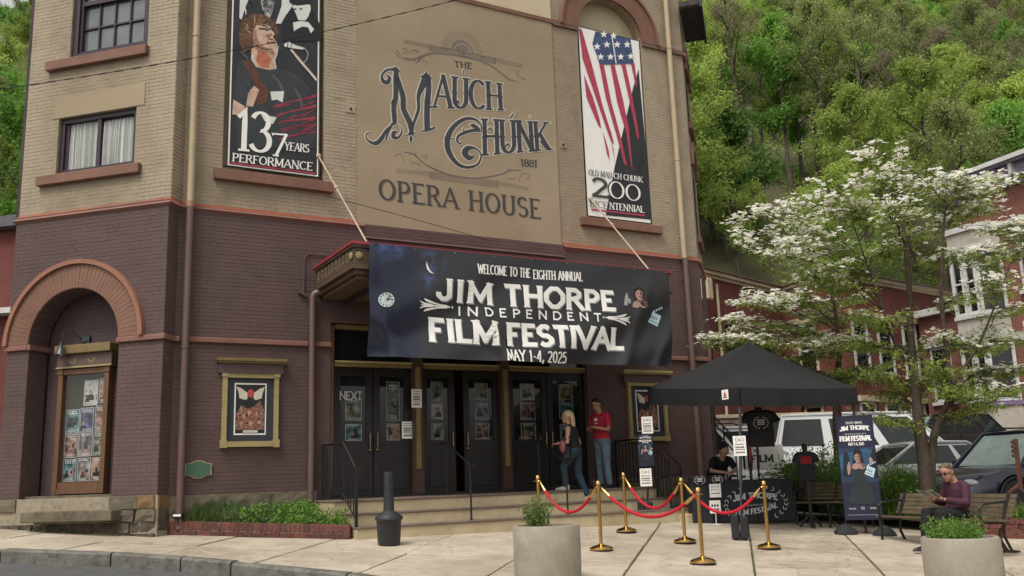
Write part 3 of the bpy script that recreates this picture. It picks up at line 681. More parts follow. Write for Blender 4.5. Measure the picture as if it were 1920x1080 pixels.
(ca, cb), (cc_, cz_) = F.at(570, 552, .08), F.at(612, 479, .08); mb = MB(); mb.tube([F.P(ca, .07, cb), F.P(ca, .07, cz_-.08), F.P(ca+.08, .07, cz_), F.P(cc_, .07, cz_)], .013, 8); mb.build('conduit', BRN, H, smooth=True)
mb = MB(); mb.tube([F.P(ca-.10, .08, cb+.04), F.P(ca+.05, .09, cb-.03)], .03, 8); mb.build('conduit_fitting', BRN, H)
# ---------- stone plinth, laid block by block ----------
pl = MB(); wall_face(pl, F, UL, -4.0, .25, 1.135, [], LB+.03); pl.build('plinth', MORT, H); pl = MB(); wall_face(pl, F, 1.66, UR, .25, 1.135, [], LB+.03); pl.build('plinth', MORT, H)
pl = MB(); wall_face(pl, G, TL, .03, .35, 1.16, [], LB+.02); pl.face([G.P(.03, LB+.02, .35), G.P(.03, -.40, .35), G.P(.03, -.40, 1.16), G.P(.03, LB+.02, 1.16)])
plo = pl.build('plinth', MORT, H, label='weathered stone plinth under the brown wall')
rr = random.Random(21)
def block(fr, u0, u1, o0, o1, z0, z1, m, rough=.012, name='stone', par=None):
    mb = MB(); nx, nz = max(2, int((u1-u0)/.12)), max(2, int((z1-z0)/.09)); vs = []
    for i in range(nx+1):
        for j in range(nz+1):
            e = 1 if (i in (0, nx) or j in (0, nz)) else 0
            vs.append(fr.P(u0+(u1-u0)*i/nx, o1+rr.uniform(-rough, rough)-(.012 if e else 0), z0+(z1-z0)*j/nz))
    fs = [(i*(nz+1)+j, (i+1)*(nz+1)+j, (i+1)*(nz+1)+j+1, i*(nz+1)+j+1) for i in range(nx) for j in range(nz)]
    mb.idx(vs, fs)
    b = [fr.P(u0, o0, z0), fr.P(u1, o0, z0), fr.P(u1, o0, z1), fr.P(u0, o0, z1)]; f_ = [fr.P(u0, o1-.012, z0), fr.P(u1, o1-.012, z0), fr.P(u1, o1-.012, z1), fr.P(u0, o1-.012, z1)]
    mb.idx(b+f_, [(0, 1, 5, 4), (1, 2, 6, 5), (2, 3, 7, 6), (3, 0, 4, 7)])
    return mb.build(name, m, par or plo)
ST2 = mat('brown_stained_stone', (.20, .12, .06), .9, var=.3, scale=7, bump=.7, bscale=25, stain=.3)
u = TL+.0
for a, b, m in ((-3.07, -2.64, STONE), (-.84, -.33, STONE), (-.325, -.02, ST2)): block(G, a, b, 0, LB+.06, .965, 1.155, m, .006)
block(G, -2.60, -.86, -.4, -.05, .96, 1.20, STONE, .004)
z = .96
for rw in range(4):
    h = (.20, .17, .17, .2)[rw]; u = TL
    while u < 0:
        w = rr.uniform(.22, .55); b = min(u+w, .02)
        if .02-b < .15: b = .02
        if not (rw == 0 and u < -.9 and b > -2.6): block(G, u+.012, b-.012, 0, LB+rr.uniform(.03, .085), z-h+.012, z-.008, rr.choice((STONE, STONED, STONED)), .02)
        u = b
    z -= h
sa_, sb_ = G.at(38, 966, .34), G.at(208, 966, .34); st = MB(); st.box(G, sa_[0], sb_[0], -.05, .34, G.at(120, 979, .34)[1], G.at(120, 958.5, .34)[1], .012); st.build('door_step', STONE, H, label='worn stone step under the arched display recess')
u = UL+.02
while u < -4.2: w = rr.uniform(.7, 1.1); b = min(u+w, -4.14); block(F, u, b-.012, 0, LB+.06, .83, 1.13, STONE, .006); u = b
u = 1.7
while u < UR: w = rr.uniform(.5, .9); b = min(u+w, UR); block(F, u, b-.012, 0, LB+.06, .75, 1.13, STONE, .006); u = b
block(Rf, -.03, .24, 0, .05, .97, 1.155, ST2, .004); block(Rf, -.03, .24, 0, .05, .62, .955, STONED, .01)
# ---------- entrance: porch, steps, doors ----------
PORCH = .97
def stair(u0, u1, o0, o1, z, zb, riser, nm):
    s = MB(); s.mat(0).box(F, u0, u1, o0, o1-.02, zb, z-.035); s.mat(1).box(F, u0-.01, u1+.01, o0, o1, z-.033, z, .006)
    return s.build(nm, [CREAM, TREAD], H)
stair(-4.07, 2.35, LB, 1.22, PORCH, .15, 0, 'porch'); stair(-3.98, 2.50, 1.20, 1.53, .77, .15, 0, 'step'); stair(-3.90, 2.66, 1.51, 1.84, .57, .1, 0, 'step')
# doors: three bays
posts_u = [F.at(620, 780, -.1)[0], F.at(780, 780, -.1)[0], F.at(944, 780, -.1)[0], F.at(1103, 780, -.1)[0]]
ZT = 3.30
fm = MB(); fm.mat(0)
for i, u in enumerate(posts_u):
    w = (.05, .10, .10, .07)[i]
    fm.mat(0).box(F, u-w, u+w, -.24, .02 if 0 < i < 3 else -.05, PORCH, ZT+.75)
    if 0 < i < 3: fm.mat(1).box(F, u-.055, u+.035, .015, .05, 1.45, ZT)
    else: fm.mat(1).box(F, u-.02, u+.02, -.05, -.03, PORCH+.2, ZT+.7)
entr = pieces(fm, 'entrance_post', [mat('umber_wood', (.055, .03, .02), .5, var=.2, scale=5), GOLD], H, label='brown and gold wooden frame of the main entrance')
mb = MB()
for a, b in ((posts_u[0]+.05, posts_u[1]-.1), (posts_u[1]+.1, posts_u[2]-.1), (posts_u[2]+.1, posts_u[3]-.07)):
    mb.mat(0).box(F, a, b, -.22, -.03, ZT-.02, ZT+.05); mb.mat(1).box(F, a, b, -.2, -.01, ZT+.052, ZT+.085); mb.mat(0).box(F, a, b, -.22, -.03, ZT+.66, ZT+.74)
mb.build('transom_bar', [GOLD, GOLDL], entr)
for a, b in ((posts_u[0]+.05, posts_u[1]-.1), (posts_u[1]+.1, posts_u[2]-.1), (posts_u[2]+.1, posts_u[3]-.07)):
    mb = MB(); mb.box(F, a, b, -.16, -.14, ZT+.088, ZT+.656); mb.build('transom_pane', GLS, entr)
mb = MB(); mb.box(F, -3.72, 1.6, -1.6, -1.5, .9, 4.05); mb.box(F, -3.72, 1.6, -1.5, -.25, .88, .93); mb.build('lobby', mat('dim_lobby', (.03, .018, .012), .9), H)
mb = MB(); mb.box(F, -3.75, posts_u[0]-.05, -.3, -.08, PORCH, 4.05); mb.box(F, posts_u[3]+.07, 1.66, -.3, -.08, PORCH, 4.05); mb.build('jamb', mat('umber_wood2', (.04, .024, .018), .5), H)
mb = MB(); mb.box(F, -3.75, 1.66, -.3, LB+.02, PORCH-.02, PORCH+.045); mb.build('threshold', DOORM, H)
# poster art: a few palettes of blotchy print
def art(name, cols, sc=9, kind='noise'):
    if name in _M: return _M[name]
    m = bpy.data.materials.new(name); m.use_nodes = True; n = m.node_tree; b = n.nodes['Principled BSDF']; b.inputs['Roughness'].default_value = .5
    g = n.nodes.new('ShaderNodeNewGeometry')
    if kind == 'vor': t = n.nodes.new('ShaderNodeTexVoronoi'); t.inputs['Scale'].default_value = sc; src = t.outputs['Color']
    else: t = n.nodes.new('ShaderNodeTexNoise'); t.inputs['Scale'].default_value = sc; t.inputs['Detail'].default_value = 5; src = t.outputs[0]
    n.links.new(g.outputs['Position'], t.inputs['Vector'])
    r = n.nodes.new('ShaderNodeValToRGB'); r.color_ramp.interpolation = 'LINEAR'; n.links.new(src, r.inputs[0]); k = len(cols)
    for i, c in enumerate(cols):
        p = .3+.4*i/(k-1) if kind != 'vor' else i/(k-1)
        if i < 2: e = r.color_ramp.elements[i]; e.position = p
        else: e = r.color_ramp.elements.new(p)
        e.color = (*c, 1)
    n.links.new(r.outputs[0], b.inputs['Base Color']); _M[name] = m; return m
ART = [art('print_blue', [(.01, .01, .03), (.03, .06, .22), (.1, .25, .5), (.5, .6, .7)]), art('print_red', [(.015, .01, .01), (.12, .02, .02), (.35, .12, .08), (.55, .5, .42)]),
       art('print_teal', [(.01, .02, .02), (.02, .1, .12), (.08, .3, .33), (.5, .5, .4)]), art('print_grey', [(.02, .02, .02), (.08, .08, .08), (.3, .3, .3), (.6, .6, .58)]),
       art('print_ochre', [(.02, .012, .01), (.2, .1, .03), (.4, .28, .1), (.6, .55, .4)]), art('print_green', [(.01, .015, .01), (.03, .08, .03), (.15, .2, .08), (.5, .5, .4)]),
       art('print_white', [(.05, .05, .05), (.5, .5, .47), (.6, .6, .57), (.62, .6, .55)], 14), art('print_copper', [(.05, .02, .01), (.3, .13, .05), (.5, .25, .12), (.6, .4, .3)]),
       art('print_night', [(.006, .007, .015), (.015, .03, .12), (.05, .12, .4), (.25, .35, .7)], 5)]
def dimmed(m, q=.33):  # darker print copy; shade and glass dimming are put into its colour
    if m.name+'_shaded_behind_glass'+str(q) in _M: return _M[m.name+'_shaded_behind_glass'+str(q)]
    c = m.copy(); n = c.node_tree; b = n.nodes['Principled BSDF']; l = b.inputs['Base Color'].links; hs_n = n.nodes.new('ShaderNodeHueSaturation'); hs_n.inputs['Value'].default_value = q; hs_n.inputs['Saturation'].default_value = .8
    n.links.new(l[0].from_socket, hs_n.inputs['Color']); n.links.new(hs_n.outputs[0], b.inputs['Base Color']); b.inputs['Roughness'].default_value = .15; _M[m.name+'_shaded_behind_glass'+str(q)] = c; return c
def poster(fr, u0, u1, z0, z1, o, k, par, name='poster', rz=0, border=True, seed=0, label=None, th=.004, lines=True, dim=False):
    """a printed sheet: border, art, a title band, rows of small print, a couple of figure shapes"""
    rn = random.Random(seed*31+k); mb = MB(); mb.mat(0).box(fr, u0, u1, o-th, o, z0, z1)
    w, h = u1-u0, z1-z0; b = .035*w if border else 0; q = o+.0012
    R4 = lambda a, b_, c, d, e: mb.face([fr.P(a, e, c), fr.P(b_, e, c), fr.P(b_, e, d), fr.P(a, e, d)])
    mb.mat(1); R4(u0+b, u1-b, z0+b, z1-b, q)
    if lines:
        mb.mat(2)
        for j in range(rn.randint(1, 2)):
            zz = z1-h*(.07+.08*j); n = rn.randint(4, 8); x = u0+w*.14
            for c in range(n):
                cw = w*.72/n*rn.uniform(.5, .85); R4(x, x+cw, zz-h*.045, zz, q+.0012); x += w*.72/n
        for j in range(3):
            zz = z0+h*(.06+.035*j); R4(u0+w*rn.uniform(.1, .25), u1-w*rn.uniform(.1, .3), zz, zz+h*.013, q+.0012)
        # figures: head and shoulders shapes
        for j in range(rn.randint(1, 3)):
            cx = u0+w*rn.uniform(.25, .75); cz = z0+h*rn.uniform(.35, .6); r = w*rn.uniform(.07, .13); mb.mat(rn.choice((3, 4)))
            mb.face([fr.P(cx+r*math.cos(t*.524), q+.0016, cz+r*1.25*math.sin(t*.524)) for t in range(12)])
            mb.mat(4 if rn.random() < .6 else 3); mb.face([fr.P(cx+x*r, q+.0010, cz+y*r) for x, y in ((-2, -4), (2, -4), (1.9, -1.7), (.7, -1), (-.7, -1), (-1.9, -1.7))])
    ms = [WPAP, ART[k], WHT, mat('print_skin', (.42, .22, .15), .6), mat('print_black', (.015, .013, .016), .6)]
    return mb.build(name, [dimmed(m, .33 if dim is True else dim) for m in ms] if dim else ms, par, label=label)
def door(i, ua, ub, o, layout, ajar=0):
    fr = F
    d = MB(); zt = ZT-.03; w = ub-ua; sw = .12; g0, g1 = 1.95, 3.12
    d.box(fr, ua, ua+sw, o-.05, o, PORCH+.05, zt); d.box(fr, ub-sw, ub, o-.05, o, PORCH+.05, zt); d.box(fr, ua+sw, ub-sw, o-.05, o-.002, g1, zt); d.box(fr, ua+sw, ub-sw, o-.05, o-.002, PORCH+.05, g0)
    d.box(fr, ua+sw+.02, ub-sw-.02, o-.004, o+.012, PORCH+.14, g0-.3, .006)
    d = d.build('door', DOORM, H)
    p = MB(); p.box(fr, ua+sw, ub-sw, o-.032, o-.025, g0, g1); p.build('pane', GLS, d)
    hd = MB(); hd.tube([fr.P(ub-.06 if i % 2 == 0 else ua+.06, o+.05, 1.85), fr.P(ub-.06 if i % 2 == 0 else ua+.06, o+.05, 2.1)], .012, 6); hd.lathe(fr.P(ub-.06 if i % 2 == 0 else ua+.06, o, 1.8), [(.02, 0), (.03, .04), (.015, .06)], 8, fr.un); hd.build('handle', mat('dull_brass', (.25, .2, .12), .35, 1.0), d)
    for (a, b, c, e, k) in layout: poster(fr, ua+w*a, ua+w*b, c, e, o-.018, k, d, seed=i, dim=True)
    return d
leaf = []
for i in range(3):
    a, b = posts_u[i]+(.05 if i == 0 else .1), posts_u[i+1]-(.07 if i == 2 else .1); m = (a+b)/2; leaf += [(a+.01, m-.01), (m+.01, b-.01)]
door(0, *leaf[0], -.10, [(.30, .72, 2.33, 2.72, 5), (.30, .72, 1.97, 2.26, 2)])
door(1, *leaf[1], -.10, [(.36, .72, 2.32, 3.03, 5), (.36, .72, 1.97, 2.27, 4), (.40, .68, 1.80, 1.88, 4)])
door(2, leaf[2][0], leaf[2][1]-.12, -.10, [(.3, .66, 2.68, 3.05, 3), (.3, .66, 2.35, 2.64, 6), (.3, .66, 1.97, 2.27, 3)])
door(3, leaf[3][0]+.05, leaf[3][1], -.10, [(.34, .72, 2.72, 3.04, 5), (.34, .72, 2.34, 2.66, 2), (.34, .72, 1.97, 2.28, 1)])
door(4, *leaf[4], -.10, [(.32, .70, 2.72, 3.05, 6), (.32, .70, 2.33, 2.68, 1), (.32, .70, 1.95, 2.28, 5)])
door(5, *leaf[5], -.10, [(.32, .70, 2.72, 3.05, 4), (.32, .70, 2.36, 2.70, 2), (.32, .70, 1.95, 2.25, 3)])
# orange glow in the door gap, put into the colour of a red panel
mb = MB(); mb.box(F, leaf[3][0]-.2, leaf[3][0]+.1, -.6, -.56, 1.0, 3.2); mb.build('red_glow_panel', mat('red_glow_panel', (.2, .03, .01), .9), H)
# NEXT sign letters in the first door glass
mb = MB(); u, z = F.at(637, 748, -.09); text(mb, 'NEXT', plane_map(F, u, z-.02, -.097), .42, .16, 'sans'); mb.build('door_lettering', mat('dim_white', (.3, .3, .28), .5), H)
# small paper notices
def notice(fr, u0, u1, z0, z1, o, nm, lab, cat='notice', rows=6, seed=0, root=None):
    rn = random.Random(seed); mb = MB(); mb.mat(0).box(fr, u0, u1, o, o+.006, z0, z1); w, h = u1-u0, z1-z0; q = o+.0075; mb.mat(1)
    for j in range(rows):
        zz = z1-h*(.1+.8*j/rows); big = j in (2, 3, rows-1); x = u0+w*.16
        while x < u1-w*.2:
            cw = w*rn.uniform(.04, .10); mb.face([fr.P(x, q, zz-h*(.09 if big else .04)), fr.P(x+cw, q, zz-h*(.09 if big else .04)), fr.P(x+cw, q, zz), fr.P(x, q, zz)]); x += cw+w*.025
    return tag(mb.build(nm, [WPAP, mat('ink', (.03, .03, .03), .7)]), lab, cat)
u, z = F.at(781, 747, .05); notice(F, u-.10, u+.10, z-.17, z+.17, .052, 'notice', 'white notice with rows of black print on the gold door post', seed=3)
u, z = F.at(764, 806, -.08); notice(F, u-.12, u+.11, z-.16, z+.15, -.06, 'notice', 'plain white paper notice taped at hand height on the second door', seed=4)
# ---------- marquee ----------
MU0, MU1, MO = -4.02, 2.36, 2.0
MQ = mat('marquee_brown', (.085, .055, .035), .6, var=.15, scale=6); MRED = mat('marquee_red', (.24, .035, .045), .5, var=.1)
mb = MB(); mb.mat(0).box(F, MU0, MU1, .06, MO, 4.66, 5.0); mb.mat(1).box(F, MU0-.05, MU1+.05, .05, MO+.05, 5.0, 5.05); mb.mat(0)
for (d, z0, z1) in ((.035, 4.60, 4.66), (-.03, 4.52, 4.60), (-.10, 4.46, 4.52)): mb.mat(2 if d < -.05 else 0).box(F, MU0-d, MU1+d, .06, MO+d, z0+.001, z1)
mb.mat(0).box(F, MU0-.03, MU1+.03, .06, MO+.03, 4.955, 4.999)
mq = mb.build('marquee', [MQ, MRED, mat('marquee_gold', (.14, .085, .045), .55, var=.1)], H, label='flat brown marquee with red roof edge over the entrance')
mb = MB(); L_ = Fr(F.P(MU0, 0, 0), tuple(F.un), tuple(-F.ux))
for i in range(9):
    o = .22+i*.19; mb.box(L_, o-.012, o+.012, .0, .02, 4.72, 4.92); mb.lathe(L_.P(o, .01, 4.87), [(.022, 0), (.012, .02)], 6, -F.ux); mb.lathe(L_.P(o, .01, 4.76), [(.022, 0), (.012, .02)], 6, -F.ux)
mb.build('fascia_spindles', mat('spindle_paint', (.15, .115, .07), .6), mq)
for (fr_, a, n_) in ((L_, 1.93, -F.ux), (F, MU0+.09, F.un), (F, MU1-.08, F.un)):
    mb = MB(); c = fr_.P(a, .02 if fr_ is L_ else MO+.01, 4.82)
    for k in range(8):
        t = k*math.pi/4; a_ax = n_.orthogonal().normalized(); b_ax = n_.cross(a_ax); mb.ell(c+a_ax*.04*math.cos(t)+b_ax*.04*math.sin(t), (.022, .022, .022), 6, 4)
    mb.ell(c+n_*.012, (.022, .022, .022), 6, 4); mb.build('rosette', GOLDL, mq)
for (px, py, u1_) in ((598, 292, MU0+.25), (1108, 372, MU1-.42)):
    u, z = F.at(px, py, .02); A = F.P(u, .0, z); B = F.P(u1_, MO-.05, 5.05); M_ = A.lerp(B, .38)
    mb = MB(); mb.tube([A, B], .015, 8); mb.tube([M_, M_+(B-A).normalized()*.06], .03, 8); mb.ell(M_+Vector((.03, 0, -.02)), (.03, .03, .03), 8, 5); mb.ell(A, (.05, .05, .05), 8, 5); mb.build('tie_rod', mat('rod_paint', (.42, .34, .25), .5, var=.15), mq)
for k in range(7):
    a = MU0+.5+k*.9; mb = MB(); mb.box(F, a, a+.06, .06, MO-.12, 4.38, 4.455); mb.build('soffit_joist', mat('soffit_dark', (.04, .03, .025), .8), mq)
# lettering and ornament of the painted sign
INK = mat('slate_lettering', (.040, .045, .052), .7, var=.12, scale=4); INKL = mat('lettering_outline', (.52, .48, .42), .7, var=.08); SH = mat('lettering_shadow', (.17, .145, .11), .8); ORN = mat('faded_ornament', (.14, .125, .115), .8, var=.2)
o1 = .0315
mb = MB(); bl = [quad_map(F, (712, 373), (1013, 410), (711, 335), (1011, 374), o1, 3.2, .36)]
mb.mat(1); m_ = bl[0]; text(mb, 'OPERA HOUSE', lambda x, y, k: m_(x+.018, y-.016, k), 3.2, .36, 'roman', track=.2); mb.mat(0); text(mb, 'OPERA HOUSE', lambda x, y, k: m_(x, y, k+.003), 3.2, .36, 'roman', track=.2, grow=.004)
mb.build('lettering', [mat('charcoal_lettering', (.055, .052, .048), .7), SH], panel)
mb = MB(); text(mb, 'THE', quad_map(F, (853, 125), (885, 129), (852, 114), (884, 118), o1, .33, .12), .33, .12, 'roman', track=.2, grow=.004)
text(mb, '1881', quad_map(F, (977, 311), (1007, 314), (976, 298), (1007, 301), o1, .33, .15), .33, .15, 'roman', grow=.004); mb.build('lettering', INK, panel)
mb = MB()
for g_, mm, kk in ((.021, 1, 0), (0.001, 0, .004)):
    mb.mat(mm)
    for s_, BL, BR, TLp, TRp, W_, H_ in (('AUCH', (814, 202), (942, 207), (816, 138), (939, 156), 1.33, .66), ('HUNK', (906, 292), (1031, 281), (905, 222), (1026, 229), 1.34, .66)):
        q_ = quad_map(F, BL, BR, TLp, TRp, o1, W_, H_); text(mb, s_, lambda x, y, k, q_=q_: q_(x, y, k+kk), W_, H_, 'vict', grow=g_, track=.10)
c1 = lambda X, Y, w: (680+X/5.333, 20+Y/5.333, w); c2 = lambda X, Y, w: (680+X/4.5, 180+Y/4.5, w)
STR = [
 [c1(322, 560, .015), c1(335, 600, .10), c1(330, 700, .11), c1(330, 860, .11), c2(262, 90, .11), c2(266, 160, .11), c2(270, 232, .10)],
 [c1(335, 640, .10), c1(400, 850, .12), c2(345, 110, .12), c2(395, 220, .13), c2(410, 300, .10), c2(408, 325, .14)],
 [c1(635, 610, .02), c1(630, 680, .16), c1(560, 840, .09), c2(470, 110, .07), c2(430, 230, .06), c2(410, 300, .05)],
 [c1(650, 640, .12), c1(660, 760, .12), c2(545, 60, .13), c2(542, 180, .13), c2(545, 285, .13)],
 [c2(490, 296, .02), c2(545, 290, .05), c2(600, 270, .05), c2(603, 255, .02)],
 [c2(360, 335, .02), c2(400, 322, .04), c2(460, 310, .02)],
 [c1(320, 590, .05), c1(250, 590, .05), c1(195, 640, .05), c1(205, 705, .09), c1(250, 715, .09), c1(268, 670, .07), c1(235, 640, .02)],
 [c1(290, 590, .03), c1(330, 575, .05), c1(370, 610, .03)], [c1(580, 660, .03), c1(635, 650, .06), c1(690, 680, .03)],
 [c2(240, 65, .02), c2(262, 55, .13), c2(285, 70, .02)], [c2(520, 60, .02), c2(545, 50, .15), c2(575, 60, .02)],
 [c2(270, 232, .05), c2(240, 240, .03), c2(310, 250, .02), c2(330, 300, .04), c2(300, 350, .05), c2(260, 345, .09), c2(262, 310, .08), c2(290, 300, .03)],
 [c2(255, 240, .03), c2(200, 290, .06), c2(150, 370, .09), c2(100, 400, .08), c2(40, 370, .04), c2(30, 325, .03), c2(55, 310, .03)],
 [c2(250, 255, .02), c2(215, 300, .05), c2(195, 370, .03)], [c2(405, 330, .01), c2(408, 360, .075), c2(406, 400, .01)],
 # big C
 [c2(1000, 300, .03), c2(995, 240, .04), c2(940, 195, .06), c2(860, 195, .08), c2(780, 245, .09), c2(725, 330, .12), c2(715, 430, .13), c2(760, 530, .11), c2(830, 590, .08), c2(910, 600, .06), c2(975, 570, .05), c2(998, 510, .04), c2(985, 470, .04), c2(945, 440, .05), c2(890, 440, .11), c2(860, 480, .14), c2(895, 520, .12), c2(935, 510, .05)],
 [c2(688, 358, .02), c2(725, 355, .12)], [c2(745, 362, .03), c2(770, 360, .03)],
 [c2(1000, 300, .03), c2(930, 290, .07), c2(860, 310, .07), c2(810, 335, .06), c2(795, 375, .05), c2(820, 400, .04), c2(840, 390, .02)],
 [c2(985, 290, .08), c2(950, 260, .10), c2(915, 245, .05), c2(940, 235, .02)], [c2(860, 310, .05), c2(850, 280, .03), c2(855, 265, .01)],
 # letter curls
 [c1(1010, 640, .03), c1(1010, 600, .035), c1(1022, 592, .02)], [c1(940, 930, .03), c1(955, 905, .05), c1(965, 930, .03)], [c2(1240, 190, .03), c2(1265, 160, .04), c2(1272, 135, .015)], [c2(1200, 430, .03), c2(1225, 405, .05), c2(1245, 430, .03)],
 [c2(1405, 200, .03), c2(1415, 160, .015)], [c2(1530, 260, .05), c2(1550, 225, .02)], [c2(1500, 380, .05), c2(1540, 430, .06), c2(1580, 465, .01)], [c2(1050, 300, .02), c2(1075, 270, .04), c2(1090, 285, .03)],
]
for g_, mm, kk in ((.020, 1, .0), (-.004, 0, .0045)):
    mb.mat(mm)
    for s_ in STR: brush(mb, F, s_, o1, g_, 6, kk)
mb.build('lettering', [INK, INKL], panel)
mb = MB()
def staff(a, b, off, n=5, w=.008):
    for i in range(n):
        p = off*i; brush(mb, F, [(a[0], a[1]+p, w), (b[0], b[1]+p, w)], o1, 0, 2)
staff(c1(410, 290, 0), c1(670, 340, 0), 1.9, 4, .005); staff(c1(670, 340, 0), c1(1330, 475, 0), 2.6, 5, .009); staff(c1(1330, 475, 0), c1(1600, 540, 0), 2.2, 4, .005)
staff(c2(280, 615, 0), c2(568, 640, 0), 2.2, 4, .004); staff(c2(568, 640, 0), c2(1140, 720, 0), 2.9, 5, .009); staff(c2(1140, 720, 0), c2(1400, 770, 0), 2.0, 4, .004)
for p in ((670, 335), (1325, 470)): brush(mb, F, [c1(p[0], p[1], .014), c1(p[0], p[1]+60, .014)], o1, 0, 2)
for p in ((568, 635), (1140, 715)): brush(mb, F, [c2(p[0], p[1], .014), c2(p[0], p[1]+60, .014)], o1, 0, 2)
brush(mb, F, [c1(400, 480, .004), c1(500, 490, .02), c1(600, 455, .02), c1(720, 425, .025), c1(860, 435, .03), c1(1000, 455, .02), c1(1150, 490, .03), c1(1300, 560, .03), c1(1430, 660, .035), c1(1480, 690, .02), c1(1570, 715, .004)], o1, 0, 5)
brush(mb, F, [c1(330, 430, .008), c1(345, 400, .010), c1(375, 430, .008), c1(340, 445, .008), c1(400, 470, .01), c1(520, 475, .008), c1(600, 440, .01), c1(720, 405, .008)], o1, 0, 5, .001)
brush(mb, F, [c1(510, 490, .02), c1(540, 525, .01)], o1, 0, 3, .001); brush(mb, F, [c1(545, 520, .02), c1(570, 480, .03), c1(620, 460, .004)], o1, 0, 3, .001)
brush(mb, F, [c1(580, 535, .006), c1(600, 500, .008), c1(640, 510, .008), c1(620, 545, .006)], o1, 0, 4); brush(mb, F, [c1(1440, 590, .006), c1(1560, 600, .008), c1(1540, 640, .008), c1(1620, 690, .008), c1(1600, 660, .006)], o1, 0, 4); brush(mb, F, [c1(395, 380, .012), c1(435, 380, .012), c1(440, 410, .014), c1(400, 425, .008)], o1, 0, 4); brush(mb, F, [c1(470, 430, .01), c1(500, 395, .012), c1(570, 405, .008), c1(520, 425, .008)], o1, 0, 4)
brush(mb, F, [c2(330, 470, .004), c2(430, 490, .03), c2(520, 570, .02), c2(640, 630, .028), c2(760, 670, .03), c2(900, 690, .02), c2(1040, 685, .025), c2(1180, 655, .02), c2(1240, 625, .03), c2(1340, 630, .004)], o1, 0, 5)
brush(mb, F, [c2(1225, 640, .03), c2(1238, 600, .006)], o1, 0, 3, .001); brush(mb, F, [c2(450, 500, .03), c2(445, 472, .006)], o1, 0, 3, .001)
for pts in ([(500, 515), (530, 500), (545, 520), (520, 530)], [(270, 510), (300, 485), (330, 500), (350, 560)], [(390, 530), (420, 560), (480, 570), (470, 590)], [(1320, 720), (1340, 660), (1400, 660), (1400, 700), (1375, 690)], [(1220, 700), (1290, 690), (1295, 665)]): brush(mb, F, [c2(a, b, .008) for a, b in pts], o1, 0, 4, .001)
u0_, z0_ = F.at(*c1(1000, 425, 0)[:2], o1)
for k in range(31):
    a = R(-6+k*6.4); r0_, r1_ = .30, .46+.05*(k % 2)
    mb.face([F.P(u0_+r*math.cos(a+d), o1, z0_+.02+r*math.sin(a+d)) for r, d in ((r0_, -.006), (r1_, -.009), (r1_, .009), (r0_, .006))])
for r_, w_ in ((.265, .012), (.225, .03), (.165, .012), (.135, .02)):
    pts = [(u0_+r_*math.cos(R(a)), z0_+.02+r_*math.sin(R(a))) for a in range(0, 181, 12)]
    for i, pl_ in enumerate(ribbon(pts, [w_]*len(pts))): mb.face([F.P(a, o1+(i % 3)*.0003, b) for a, b in pl_])
for a in range(-60, 241, 40):
    mb.face([F.P(u0_+r*math.cos(R(a+d)), o1+.0015, z0_+.06+r*.9*math.sin(R(a+d))) for r, d in ((.01, 0), (.09, -9), (.12, 0), (.09, 9))])
brush(mb, F, [c1(1000, 350, .02), c1(1002, 450, .02)], o1, 0, 2, .002)
mb.build('ornament', ORN, panel)
